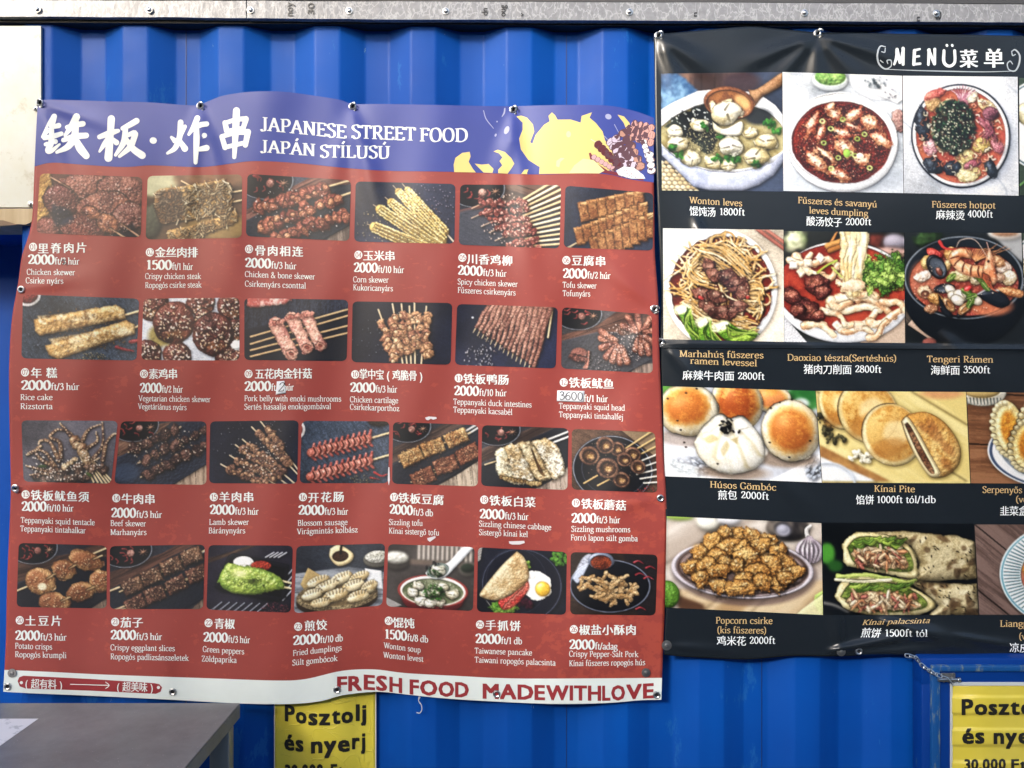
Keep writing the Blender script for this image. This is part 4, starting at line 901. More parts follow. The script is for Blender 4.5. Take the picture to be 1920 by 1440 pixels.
@food('wonton soup')
def _(p):
    p.slate('3a4356', .4, .1); p.wood([(12, 0), (70, 0), (60, 20), (20, 30)], '8a6a58', '4a3a38', 1.57, n=9); p.ell(66, 8, 16, 9, '4a3a40', soft=10, sh=0)
    p.poly([(0, 0), (14, 0), (30, 14), (20, 26), (0, 30)], '7fa6cc', h=2, en=1, bn=1.6, bs=5, c2='3f6088', cn=8, soft=4); p.soften(.6)
    p.poly([(0, 74), (30, 96), (0, 97)], 'd8c49c', h=.5)
    for i in range(7):
        for j in range(8): p.ell(i*4.4+(j % 2)*2.2, 74+j*3.4, 2.3, 1.7, 'e2d0aa', h=1.2, c2='c0a678', sh=.5, rot=20)
    p.poly([(0, 30), (10, 24), (30, 15), (50, 13), (80, 17), (94, 27), (101, 36), (101, 72), (92, 84), (80, 92), (66, 97), (40, 97), (26, 94), (0, 68)], 'b9c0d8', h=6, bev=8, c2='9aa3c2', cn=20, smooth=False)
    p.poly([(0, 30), (10, 24), (30, 15), (50, 13), (80, 17), (94, 27), (101, 36), (101, 64), (92, 73), (80, 78), (60, 82), (40, 81), (26, 77), (12, 70), (0, 60)], 'e8ebf2', h=1, bev=3, sh=0)
    p.poly([(0, 44), (14, 34), (34, 26), (60, 25), (84, 31), (98, 42), (101, 52), (101, 62), (90, 70), (76, 77), (50, 80), (30, 77), (14, 69), (0, 58)], '9b8a58', h=-1, bev=2, smooth=True, c2='b4a878', cn=14, sh=0)
    p.poly([(3, 44), (14, 34), (34, 26), (48, 28), (44, 60), (38, 68), (28, 58), (10, 46)], '23272a', h=0, smooth=True, soft=5, sh=0, c2='39423c', en=1.5); p.ell(80, 36, 12, 7, '33373a', soft=8, sh=0); p.seeds(240, 36, 54, 16, 15, 'e0cf9a', .35, 1); p.seeds(40, 24, 38, 20, 9, 'dfe4df', .5, 2)
    for x, y, r in ((32, 43, 7), (11, 48, 6.5), (14, 59, 8), (25, 71, 7.5), (43, 74, 7.5), (55, 76, 6), (73, 50, 5.5), (86, 57, 8.5), (78, 69, 10), (58, 61, 9)): wonton(p, x, y, r, 'e9e3c8', 'b9a672')
    for x, y in ((8, 62), (14, 68), (56, 69), (48, 52), (90, 42), (95, 47), (88, 40), (36, 44), (62, 71), (78, 76), (46, 71)): p.seeds(7, x, y, 4, 2.5, '4f8f3a', 1.2, 1.8, '2c6a2c')
    p.poly([(72, 14), (80, 13), (101, 0), (101, 10), (84, 20), (76, 28)], 'a07a58', h=4, bev=4, smooth=True, c2='7e5a3e', cn=4)
    p.ell(56, 25, 21, 13.5, '8a5a3c', rot=8, h=4, c2='6b432c', cn=5); p.ell(56, 26, 18.5, 11.5, '7a4c30', rot=8, h=-2, sh=0, c2='a86e40', cn=7, sp=.4); p.ell(67, 24, 7, 5, 'd8a468', rot=40, soft=6, sh=0)
    wonton(p, 53, 33, 12, 'efe9d2', 'c4b488'); p.poly([(42, 40), (52, 46), (66, 40), (66, 50), (56, 52), (44, 48)], 'ece8d4', h=3, smooth=True, c2='d0c6a0'); wonton(p, 57, 60, 9, 'eceadc', 'b8b294')

@food('red dumpling soup')
def _(p):
    p.slate('c3ccd8', .3, .1); p.ell(75, 8, 20, 12, 'd5dbe6', h=1, rot=20); p.poly([(58, 4), (80, 2), (101, 20), (96, 24), (62, 10)], 'e6eaf2', h=1.5, bev=2)
    p.ell(74, 5, 11, 7, 'cfd6de', h=2, rot=20); p.line([(78, 6), (98, 20)], 1.8, 'e9ecf0'); p.seeds(40, 78, 6, 10, 5, '4a565c', .6); p.seeds(14, 90, 15, 8, 4, '3a3a44', .5)
    p.ell(40, 6, 15, 9, 'd3dbe2', h=4); p.ell(40, 3, 13, 7, '9cc06a', bn=.8, bs=2, c2='5f9446', cn=2.5); p.soften(.35)
    p.ell(97, 38, 7, 10, 'b08c82', en=1, bn=.8, c2='8a5f5a', cn=4); p.ell(60, 86, 52, 10, '8f98a8', soft=14, sh=0, op=.5)
    p.ell(49, 57, 47, 42, 'dde2ea', h=8, en=.6, es=30); p.ell(49, 54, 46, 38, 'eaedf2', h=1.5, sh=.1, en=.6, es=30); p.ell(49, 57, 41.5, 34, '7f2a22', h=-1, sh=.15, c2='5a1a1a', cn=9, sp=.3, en=.5, es=20)
    p.ell(49, 57, 40, 32.5, '94321f', h=-1, sh=0, c2='4a1516', cn=6, sp=.5, bn=.3, bs=1.2); p.seeds(1500, 49, 57, 39, 31, 'c85a44', .45, 1.1, '3a0e10'); p.seeds(260, 49, 57, 38, 30, 'eec6a8', .35)
    for x, y, a, b, r in ((25, 42, 11, 5, -60), (32, 50, 9, 3.5, -70), (44, 34, 7, 5.5, 40), (60, 34, 10, 5, -30), (73, 40, 9, 6, 20), (82, 54, 10, 5.5, 35), (52, 62, 10, 7, 50), (28, 74, 12, 6, 45), (36, 68, 10, 3, 40), (47, 84, 10, 4.5, 20), (40, 28, 6, 3, -40), (66, 72, 8, 5, 0), (50, 50, 9, 5, 10), (58, 44, 9, 3, 20)):
        p.ell(x, y, a, b, 'c89468', rot=r, h=2, c2='a24a2e', cn=4, en=1.6, es=4, bn=.4, sp=.7, op=.85); p.ell(x-1, y-1, a*.62, b*.42, 'ecdcc0', rot=r, sh=0, soft=4, op=.75, sp=.5)
    p.seeds(240, 49, 57, 39, 31, 'a83826', .5, 1.1, '5a1614')
    for x, y in ((50, 38), (34, 58), (40, 46), (68, 50), (56, 66), (40, 79), (60, 68), (72, 78), (33, 40), (62, 54), (46, 70)): p.ring(x, y, 1.8, 1.6, .7, 'cfd98c', h=.6, c2='8aa04c')
    p.ell(53, 66, 3, 3.5, '8fc04a', h=1.4); p.ell(64, 68, 3, 2.6, 'e8d6bc', h=1)

@food('hotpot')
def _(p):
    p.slate('c9cfda', .3, .1)
    for t in ([(0, 40), (8, 48), (6, 60)], [(80, 86), (88, 96), (90, 104)], [(20, 92), (30, 98), (32, 104)], [(92, 8), (100, 14)]): p.curve(t, .7, '9aa2ae', sh=0, soft=3, h=0)
    p.ell(54, 56, 44, 44, '8f98aa', soft=14, sh=0, op=.6); p.ell(50, 52, 43, 45, 'e7eaf0', h=5, sh=.2); p.ring(50, 52, 42.6, 44.6, .75, '1c2434', h=.4, sh=0); p.ell(50, 52, 39, 41, 'c06a48', h=-1, sh=.2, c2='a8483a', cn=14, sp=.4); p.seeds(160, 50, 52, 38, 40, 'e6b48c', .45, 1.2)
    for x, y, a, b, r, c, c2 in ((26, 24, 7, 7, 0, 'dcb888', 'b08a5c'), (40, 28, 9, 8, 0, 'e0d0a4', 'b8a070'), (60, 18, 5, 6, 20, 'efe6d4', 'd8c4a4'), (72, 25, 8, 5, 25, 'efd9ae', 'd4b47c'), (28, 16, 10, 4, -20, 'cc7464', 'a04a44'), (24, 62, 7, 7, 0, 'd49aa0', 'a8626c'), (24, 60, 4, 4, 0, 'f0c4c4', 'd49aa0'),
                               (82, 60, 7, 4.5, 60, 'd08a90', 'a05a64'), (36, 58, 9, 8, 0, 'e6d4b0', 'c0a480'), (68, 60, 8, 7, 0, 'd6bc74', 'ae9250'), (54, 72, 8, 10, 0, 'd8c68a', 'b0965c'), (56, 84, 11, 8, 0, 'e9dca8', 'cdb878'), (60, 76, 8, 3.5, -20, 'c07a84', '96505c'), (30, 48, 6, 8, 0, 'cdb890', 'a8906a')):
        p.ell(x, y, a, b, c, rot=r, h=3, c2=c2, cn=4, en=.8, bn=.5, bs=2, sp=.4)
    for x, y, a, b, r in ((17, 42, 6.5, 15, -8), (26, 78, 9, 7, 30), (42, 80, 8, 6, -20), (76, 80, 5, 9, -20)): p.ell(x, y, a, b, '20242c', rot=r, h=4, c2='343c48', cn=3, sp=.5, en=.9, es=4, bn=.35, bs=3); p.ell(x-a*.3, y-b*.25, a*.25, b*.4, '6a7684', rot=r, soft=3, sh=0, op=.6)
    for _ in range(110): a_, q_ = p.r.random()*6.3, 36*math.sqrt(p.r.random()); x_, y_ = 50+q_*math.cos(a_), 52+q_*math.sin(a_); u_ = p.r.random()*6.3; p.curve([(x_, y_), (x_+2.4*math.cos(u_), y_+2.4*math.sin(u_)), (x_+4*math.cos(u_+.8), y_+4*math.sin(u_+.8))], .7, ('e8d8b4', 'd89a80', 'c87a5c', 'f0e8d0')[p.r.integers(4)], .4, h=.8, sh=.35)
    for i in range(9): p.curve([(50, 24), (47+i*1.3, 16), (42+i*2.6, 8+abs(i-4))], .8, 'dfc0c4', .5, c2='a05a70', cn=2, h=1)
    p.ell(52, 24, 5, 5, 'b87a88', h=2, c2='5c3040', cn=2)
    for i in range(16): p.curve([(66+p.r.random()*10, 36+p.r.random()*6), (72+p.r.random()*6, 42+p.r.random()*8), (64+p.r.random()*18, 50+p.r.random()*10)], 1.1, 'c07a80', .4, c2='7c3c4c', cn=2, h=1, sp=.3)
    p.ell(76, 32, 7, 6, '9a6470', c2='5a3440', cn=3, bn=.7)
    for _ in range(560):
        a, q = p.r.random()*6.3, p.r.random()**.6; x, y = 44+19*q*math.cos(a), 44+24*q*math.sin(a)
        p.ell(x, y, 1.4, .6, hexc('1c3328')+(hexc('4f7a5a')-hexc('1c3328'))*p.r.random(), rot=p.r.random()*180, h=1.3, sh=.4)
    p.seeds(130, 44, 46, 18, 22, 'e6dfc0', .5, 1.4)

@food('beef ramen')
def _(p):
    p.slate('dccdb6', .3, .1); p.ell(20, 6, 40, 16, 'e6ebf4', soft=12, sh=0); p.poly([(76, 0), (82, 0), (101, 14), (101, 18)], '9a5c50', h=1.5, bev=2); p.poly([(83, 0), (88, 0), (101, 9), (101, 13)], 'a8685a', h=1.5, bev=2)
    p.ell(50, 52, 47, 52, 'a89c8c', soft=16, sh=0, op=.5); p.ell(48, 50, 47, 50, 'eeeff0', h=5, sh=.2); p.ell(48, 50, 42, 44, '7c2a1e', h=-1, sh=.3, c2='5c1c18', cn=10, sp=.4, en=1, es=14); p.seeds(120, 48, 50, 42, 43, 'd8844a', .5)
    R = p.r; nc = ('ecc894', 'dcb47c', 'f4dcb0')
    def noodle(pts, r=.85): p.curve(pts, r, nc[R.integers(3)], c2='c0904c', cn=8, h=.9, sh=.42, sp=.25)
    for _ in range(44):
        a = R.random()*6.3; q = .62+.34*R.random(); x, y = 48+40*q*math.cos(a), 48+42*q*math.sin(a)
        if y < 72: t = np.linspace(0, 4+2*R.random(), 8)+R.random()*6; rr = 3+3*R.random(); noodle([(x+rr*math.cos(u)+u*.5, y+rr*math.sin(u)) for u in t], .75)
    for _ in range(120):
        a = R.random()*6.3; q = .95*math.sqrt(R.random()); x, y = 48+38*q*math.cos(a), 46+38*q*math.sin(a); u = R.random()*6.3; L = 8+8*R.random()
        if y < 76: noodle([(x-L*math.cos(u), y-L*math.sin(u)*.8), (x+R.random()*6-3, y+R.random()*6-3), (x+L*math.cos(u+.5), y+L*math.sin(u+.5)*.8)], .8)
    for i in range(30): o = R.random()*22-11; J = lambda: R.random()*5-2.5; noodle([(32+o*.5+J()*2, 16-o*.3+J()), (46+o*.6, 19-o*.8+J()), (60+o*.4, 29-o*.9+J()), (70+o*.3+J(), 39-o+J()*2)], .7)
    for i in range(26): o = R.random()*26; noodle([(30+J(), 18+o+J()), (22+J(), 28+o), (30+J(), 37+o*.9+J()), (42+J()*2, 41+o*.7+J())], .7)
    for i in range(34): o = R.random()*30; noodle([(66+J()*2, 46+o*.7+J()), (75+J(), 41+o), (81+J(), 43+o*.9), (80-o*.1+J()*2, 52+o*.8)], .7)
    for i in range(30): o = R.random()*18-6; noodle([(20+J()*2, 62+o*.6+J()), (36, 70+o+J()), (54, 75+o*.8+J()), (72+J()*3, 78+o*.5+J())], .7)
    for x, y, r in ((39, 33, 6), (43, 39, 5), (55, 41, 7), (61, 46, 7), (66, 51, 5), (33, 55, 6.5), (44, 56, 6), (36, 64, 6), (40, 68, 6), (50, 69, 6.5), (62, 64, 6), (58, 69, 4)):
        p.rock(x, y, r*1.6, r*1.15, '7f5244', c2='4f2f2a', sp=.4, bn=r*.16, n=6, bev=r*.35, h=r*.45); p.ell(x-1, y-2, r*.5, r*.35, 'a07868', soft=5, sh=0, h=r*.75, bn=.4)
    p.ell(31, 57, 2.6, 1.6, 'd8504a', rot=20); p.ell(70, 56, 1.8, 1.8, 'c84a44'); p.seeds(50, 50, 60, 30, 26, 'f0dcb8', .5)
    for pts, st in (([(10, 68), (18, 64), (24, 72), (32, 94), (26, 96), (18, 82)], [(12, 68), (20, 66)]), ([(28, 78), (36, 74), (40, 84), (48, 96), (32, 96)], [(30, 78), (37, 76)]), ([(42, 80), (52, 76), (62, 82), (78, 86), (70, 94), (56, 94), (46, 88)], [(44, 82), (52, 79)])):
        p.poly(pts, '8cae3e', h=4, bev=4, smooth=True, c2='4f7a22', cn=5, bn=.6, bs=2, sp=.4); p.line(st, 4, 'eaf0bc', 3.2, sh=0, soft=5, h=.8)
        q = np.array(pts); m = q.mean(0)
        for i in range(7): p.curve([np.array(st[1])+R.random(2)*3, m+R.random(2)*7-3, q[3]+R.random(2)*9-5], .5, '446c20' if i % 2 else 'b4d060', sh=0, h=.6)

@food('cut noodles')
def _(p):
    p.slate('2c2e2c', .4, .1); p.ell(10, 8, 10, 10, 'd9d4b4', en=2, bn=1, c2='8a9a6a', cn=3); p.ell(78, 10, 24, 8, '7a3a30', bn=.8, c2='3a2420'); p.ell(92, 8, 10, 7, '8f8a98'); p.ell(86, 17, 18, 5, 'b08a80'); p.soften(1.2); p.poly([(0, 70), (20, 93), (0, 93)], 'c6c8d0', h=0, bn=.3, bs=1); p.poly([(60, 93), (101, 70), (101, 93)], 'b8a08c', h=0)
    p.ell(50, 50, 57, 42, 'e6eaf2', h=6); p.ell(48, 46, 54, 36, 'a8402c', h=-1, sh=.3, c2='84281e', cn=12, sp=.5)
    R = p.r
    def ribbon(x, y, L, wd, rot, col='ecd6b0', c2='cf9a70'):
        c, q = math.cos(rot), math.sin(rot); p.curve([(x+c*L*t-q*(3*math.sin(5*t+x)), y+q*L*t+c*(3*math.sin(5*t+x))) for t in (-.5, -.25, 0, .25, .5)], wd, col, wd*.7, c2=c2, cn=5, h=.7, sp=.5, en=.5)
    for x, y, L, w, r in ((20, 30, 26, 4, .5), (14, 24, 18, 3, -.3), (36, 26, 20, 3, .2), (60, 64, 40, 4, .1), (74, 60, 40, 3.6, .4), (64, 74, 30, 3.6, -.5), (84, 72, 26, 4, -.3), (50, 56, 24, 5, -.6), (42, 70, 22, 3, .6), (30, 80, 26, 3.6, .3), (60, 82, 26, 3, .2), (78, 82, 20, 3, -.6), (92, 60, 20, 3.4, .5), (56, 46, 24, 4, .9), (46, 60, 16, 4, .2), (66, 52, 22, 4, .3), (40, 34, 16, 3, -.6)): ribbon(x, y, L, w, r)
    for x, y in ((20, 26), (14, 34), (30, 22), (44, 78), (62, 78), (34, 66), (8, 28)): p.quad(x, y, 7, 6, R.random()*60, 'f2e8d8', h=2, bev=2, en=.6, c2='dcbc9a')
    for x, y, r in ((26, 44, 10), (32, 50, 8), (6, 54, 9), (20, 66, 10), (28, 70, 7), (12, 66, 7)):
        p.rock(x, y, r*1.3, r*.95, '63302a', rot=R.random()*60-30, c2='42201e', bn=r*.12, sp=.6, n=6, bev=r*.35, h=r*.45); p.ell(x-1, y-2, r*.6, r*.3, '9a5c4a', sh=0, soft=5, h=r*.8, sp=.6)
    for _ in range(150):
        x, y = 84+15*R.standard_normal()*.55, 34+9*R.standard_normal()*.7; p.ell(x, y, 4.5*(.5+R.random()), 2.4*(.5+R.random()), hexc('3a6a22')+(hexc('b4d268')-hexc('3a6a22'))*R.random(), rot=R.random()*180, h=1.2, sh=.4, sp=.4, en=1.6, es=2, bn=.5, bs=2)
    p.curve([(28, 34), (36, 28), (44, 24)], .9, '9fb848', h=1); p.curve([(40, 30), (50, 38), (56, 30)], .9, 'b2c060', h=1)
    p.poly([(42, 2), (46, -2), (40, 12), (34, 16)], 'b87a44', h=2, bev=2); p.line([(36, 12), (62, 3)], 2.4, 'b98046'); p.line([(38, 16), (64, 6)], 2.2, '9a6434')
    for i in range(5): p.curve([(50+i*4.2, -3), (51+i*3.8+2*(i % 2), 12), (49.5+i*3.4, 26), (51+i*2.6, 38), (50+i*3.0+(i % 3)*2, 47+i % 2*4)], 3.6, 'ead6a4', 2.8, c2='d2b074', cn=6, h=.45, sp=.5, en=1.2, es=7, op=.93)
    for x, y, a, b, r in ((55, 14, 1.3, 10, 3), (63, 22, 1.5, 12, -4), (58, 34, 1.2, 8, 6), (67, 8, 1.3, 8, 0)): p.ell(x, y, a, b, 'fbf3da', rot=r, sh=0, soft=3, op=.75)
    p.ell(60, 24, 2, 9, 'a88a58', sh=0, soft=4, op=.4); p.ell(53, 26, 1.4, 8, 'b09460', sh=0, soft=4, op=.35)
    p.ell(56, 44, 12, 5, 'ecd8b4', h=1.5, en=1.5, c2='d8a880', cn=4, sp=.5)

@food('seafood ramen')
def _(p):
    p.slate('23282c', .4, .1); p.ell(20, 6, 12, 8, '3f5a34', bn=1, en=2, c2='22301f', cn=3); p.poly([(72, 0), (101, 0), (101, 26)], '9a9c9e', h=0); p.ell(86, 0, 15, 6, 'd4cfc8', h=2); p.ell(86, -1, 12, 4, 'b08466', bn=.8, bs=1.5); p.soften(.9)
    p.wood([(0, 60), (10, 70), (0, 78)], '5a5048', '2a2624', .8); p.poly([(2, 78), (10, 68), (30, 86), (24, 93)], 'b89c88', h=1, bn=.2); p.ell(20, 93, 6, 4, '7c4a42')
    p.ell(50, 50, 52, 46, '161c24', h=5, sp=.2); p.ell(50, 38, 50.5, 35, '1d242c', h=1, sp=.2); p.ring(50, 38, 50, 34.5, .6, '747c86', sh=0); p.ell(50, 41, 46, 29, 'a8503a', h=-1, sh=.2, c2='8a3a30', cn=12, sp=.5, bn=.2); p.ell(72, 62, 18, 8, 'd07a54', soft=8, sh=0, op=.8); p.ell(16, 40, 12, 16, 'cc8468', soft=10, sh=0, op=.6)
    for x, y, a, b, r, c, c2 in ((22, 24, 9, 6, -20, 'd8b878', 'a8844c'), (15, 37, 8, 4.5, -15, 'eadccc', 'c8a890'), (17, 50, 6.5, 5.5, 0, 'd6b08c', 'a07858'), (26, 56, 8, 5, 20, 'cfa46c', 'a0703c'), (36, 28, 3, 6, 20, 'ead0a0', 'c8a068'), (48, 36, 10, 5, 0, 'd8c48c', 'ae965a'), (40, 18, 7, 6, 0, 'd2a060', 'a87440'), (84, 30, 7, 5.5, 0, 'e2cdbc', 'c0a08c'), (88, 38, 7, 6.5, 0, 'ecdcbc', 'c4a880'), (78, 24, 8, 5, 20, 'c89468', '9a6444'), (80, 38, 5, 4, 0, 'd8b498', 'b08468'), (22, 64, 6, 4, 0, 'c49470', '8a5a40'), (90, 50, 12, 4, 10, 'd09060', 'a8663c'), (26, 18, 8, 4, 20, 'c04a40', '8a2a2c'), (60, 40, 6, 4, 0, 'e0d0b0', 'b09870')):
        p.ell(x, y, a, b, c, rot=r, h=3.4, c2=c2, cn=4, en=.7, bn=.5, bs=2, sp=.6)
    p.ring(17, 52, 2.4, 2, .9, '7a4a3c', sh=0)
    for x, y, a, b, r in ((27, 29, 7.5, 11, -32), (33, 47, 9, 4, -8)): p.ell(x, y, a, b, '22262e', rot=r, h=2, sp=.5); p.ell(x+.6, y, a*.82, b*.82, '3c4450', rot=r, h=-1.5, sh=0, c2='59626e', cn=4, sp=.7)
    p.ell(29, 33, 2.4, 4, 'a86a54', rot=-30, c2='6a3c34', sp=.6)
    p.poly([(61, 52), (68, 48), (78, 48), (86, 54), (88, 60), (80, 63), (68, 58)], '1e242e', h=3, bev=5, smooth=True, sp=.5); p.curve([(61, 52), (69, 48), (79, 48.5)], .6, 'aab2ba', sh=0)
    for x, y, r in ((38, 48, 4.2), (41, 54, 5), (47, 53, 5.5), (60, 57, 4.6), (44, 57, 5), (52, 51, 4)): p.ell(x, y, r*1.15, r*.85, 'e6dcc8', rot=30, h=r*.8, c2='c4b498', sp=.6)
    for pts in ([(28, 52), (33, 60), (40, 70), (36, 72), (30, 66)], [(42, 71), (48, 62), (56, 58), (54, 64), (46, 72)]): p.poly(pts, '1b2028', h=2, bev=2, smooth=True, sp=.5)
    for x, y, r in ((37, 61, 55), (50, 64, -40)): p.ell(x, y, 7, 3.6, 'd8b07c', rot=r, h=3, c2='8a5c3c', cn=3, sp=.8); p.ell(x+.4, y+.3, 4, 1.5, 'a8744a', rot=r, sh=.2)
    for x, y, r in ((39, 38, -40), (65, 40, 40), (68, 45, 50), (62, 37, 20), (52, 50, 30), (56, 54, -20), (55, 59, -60)):
        p.ell(x, y, 5.2, 2.8, '7c9a44', rot=r, h=1.6, c2='486a28', cn=3, bn=.3, bs=1.5); c, q = math.cos(math.radians(r)), math.sin(math.radians(r)); p.line([(x-4.5*c, y-4.5*q), (x+4.5*c, y+4.5*q)], .35, 'c0d088', sh=0)
    p.ell(53, 47, 3.6, 2, 'd83a3a', rot=-25, sp=.7); p.curve([(30, 8), (34, 13), (44, 14)], 1.6, 'c83e3c', .5)
    p.curve([(66, 33), (56, 32), (47, 28), (42, 21), (48, 17), (54, 18)], 5.6, 'd88458', 3.6, c2='eab48c', cn=6, h=.9, sp=.6)
    for x, y, x2, y2 in ((58, 26, 56, 36), (52, 24, 49, 33), (48, 22, 42, 28), (46, 20, 39, 22), (63, 28, 63, 37)): p.curve([(x, y), ((x+x2)/2-1, (y+y2)/2), (x2, y2)], .4, 'a84a32', sh=0, h=-.6)
    for i in range(12): p.curve([(60, 24), (54+i*2, 14+abs(i-5)*.6), (52+i*3.4, 9+p.r.random()*6)], .45, 'd8905c', .2, h=1)
    p.poly([(66, 32), (70, 18), (73, 14), (76, 26), (78, 40), (72, 44)], 'd4764c', h=4, bev=3, smooth=True, c2='ecac84', cn=4, sp=.5); p.curve([(70, 20), (60, 6), (48, 6), (44, 12)], .35, 'c8b0a0', sh=.2); p.curve([(72, 15), (70, 8)], .4, 'c8988a')
    for i in range(5): p.curve([(66, 34+i), (72, 38+i*2), (70+i*2, 46+i)], .6, 'cc6a48', .3)
    p.ell(71, 24, .9, .9, '16161a'); p.seeds(60, 46, 44, 42, 24, 'f2d0b4', .4)

def bun(p, x, y, a, b, rot, top=(0, -.08, .8), dark='b0642c'):
    p.ell(x, y, a, b, 'efe6cc', rot=rot, h=b*.75, c2='dcc9a0', cn=12, en=.5, es=9, sp=.15)
    p.ell(x+top[0]*a, y+top[1]*b, a*top[2], b*top[2], 'd8a050', rot=rot, h=b*.8, sh=0, soft=b*.55, c2='e2bc7c', cn=6, en=1, es=4)
    p.ell(x+top[0]*a, y+top[1]*b-.3, a*top[2]*.88, b*top[2]*.84, dark, rot=rot, h=b*.85, sh=0, soft=b*.7, c2='cc843c', cn=5, bn=.25, bs=3, sp=.3)

@food('steamed buns')
def _(p):
    p.slate('dfe4f0', .3, .05); p.ell(92, 5, 12, 8, '4f8f4a', soft=5, sh=0, c2='2c6a34'); p.ell(2, 2, 6, 4, '6aa84a', soft=4, sh=0); p.ell(90, 8, 5, 3, 'd6e4e0', soft=4, sh=0); p.soften(.8)
    p.poly([(0, 44), (20, 54), (60, 62), (101, 40), (101, 62), (0, 62)], 'e9edf6', h=.4, bn=.1); p.seeds(120, 22, 50, 20, 6, 'c4ccdc', .6, 2, rot=25); p.seeds(70, 95, 48, 6, 8, 'b4bece', .6, 1.8, rot=-50); p.poly([(0, 46), (22, 52), (20, 60), (0, 60)], 'cfd8dc', h=.3, soft=3, op=.7)
    p.ell(16, 33, 22, 6, '94847a', soft=8, sh=0, op=.8); p.ell(44, 54, 22, 5, '8c7a6a', soft=7, sh=0, op=.9); p.ell(78, 44, 20, 6, '8c7a6a', soft=8, sh=0, op=.9)
    bun(p, 70, 6, 14, 9, 0, (0, -.05, .8), 'cc7a48'); bun(p, 48, 9, 17, 18, 0, (0, 0, .86), 'a04e22'); bun(p, 16, 15, 20, 17, -8, (-.05, -.12, .78)); bun(p, 82, 26, 19, 20, 25, (0, -.02, .82))
    p.poly([(19, 36), (24, 27), (32, 19), (38, 17), (42, 19), (47, 18), (52, 18), (58, 24), (64, 34), (64, 44), (58, 51), (46, 55), (32, 53), (23, 46)], 'f0ede2', h=9, bev=15, smooth=True, c2='dcd4bc', cn=14, en=.4, es=8, sp=.1)
    for pts in ([(38, 22), (30, 30), (26, 32)], [(40, 24), (36, 34), (34, 44)], [(42, 24), (48, 34), (54, 48)], [(44, 22), (56, 32), (62, 40)]): p.curve(pts, 1.2, 'c9b88c', 3.4, h=.2, sh=0, soft=6, op=.7); p.curve([(a+1.8, b+.3) for a, b in pts], .8, 'f6f3ea', 2.4, h=.7, sh=0, soft=4, op=.8)
    p.poly([(25, 33), (31, 30), (35, 33), (29, 36)], 'a8925c', h=0, sh=0, soft=4, smooth=True, op=.75); p.poly([(36, 40), (40, 34), (42, 38), (38, 44)], 'b09a66', h=0, sh=0, soft=4, smooth=True, op=.7); p.poly([(43, 33), (48, 31), (47, 36)], 'a08a58', h=0, sh=0, soft=3, op=.75)
    p.seeds(22, 40, 25, 4, 4, '17161a', .7, 1.7); p.seeds(7, 46, 24, 8, 6, '17161a', .6, 1.7)
    for x, y in ((9, 22), (11, 28), (13, 36), (68, 34), (80, 43), (94, 32), (84, 6), (76, 8), (70, 12), (22, 1), (3, 8), (14, 39), (34, 49), (15, 4)): p.ell(x, y, .8, .6, '2a1c18', sh=0, z0=1)

@food('flat bread')
def _(p):
    p.slate('d8c078', .5, .1); p.wood([(0, 0), (101, 0), (101, 60), (40, 60), (0, 36)], 'dcc682', 'cdb46c', .55, n=3); p.poly([(0, 36), (0, 44), (36, 60), (46, 60)], 'a87c48', h=0, c2='8a6038'); p.poly([(0, 44), (36, 60), (0, 60)], 'd5dce6', h=0); p.ring(4, 62, 18, 14, .6, 'aab4c4'); p.ell(84, 1, 14, 4, 'c08a5c', soft=6, sh=0); p.soften(.6)
    for x, y, n in ((3, 18, 22), (5, 26, 24), (8, 33, 10), (14, 32, 12)): p.seeds(n, x, y, 3.4, 4, '3d3a2a', .9, 1.4, '5e5a40')
    p.seeds(26, 26, 44, 8, 4, 'f0e8c8', 1.2, 1.8)
    for x, y, a, b, r in ((14, 10, 12, 16, -20), (34, 14, 20, 21, -30), (49, 29, 20, 21, -15)):
        p.ell(x, y, a, b, 'e6d29c', rot=r, h=6, c2='d2b87c', cn=10); p.ell(x+.8, y-1, a*.9, b*.9, 'c99a54', rot=r, h=5.6, sh=0, soft=5, c2='a8702e', cn=8, bn=.3, bs=2, sp=.15); p.ell(x+3, y-1, a*.45, b*.4, 'e0c088', rot=r, sh=0, soft=9, op=.75, h=5.8, bn=.3); p.ell(x-3, y+9, a*.6, b*.3, 'a06a30', rot=r, sh=0, soft=8, op=.6, h=5)
    p.poly([(56, 20), (62, 15), (74, 14), (86, 22), (94, 36), (93, 48), (85, 56), (76, 57), (70, 52)], 'd2aa68', h=6, bev=8, smooth=True, c2='b07c3c', cn=7, bn=.35, bs=2)
    for x, y, r in ((78, 28, 7), (86, 38, 6), (76, 22, 5), (84, 48, 5), (70, 24, 4)): p.ell(x, y, r, r*.55, '8e5a30', rot=50, sh=0, soft=6, op=.6, h=5.6)
    p.poly([(56, 20), (60, 17), (66, 26), (74, 42), (80, 55), (74, 57), (68, 50), (60, 34)], 'e8d4a0', h=4, bev=3, smooth=True); p.poly([(58, 22), (61, 22), (68, 36), (76, 53), (73, 54), (66, 42)], '7a5038', h=-1, smooth=True, bn=.8, bs=1.4, c2='c4926a', cn=1.8, sh=0)

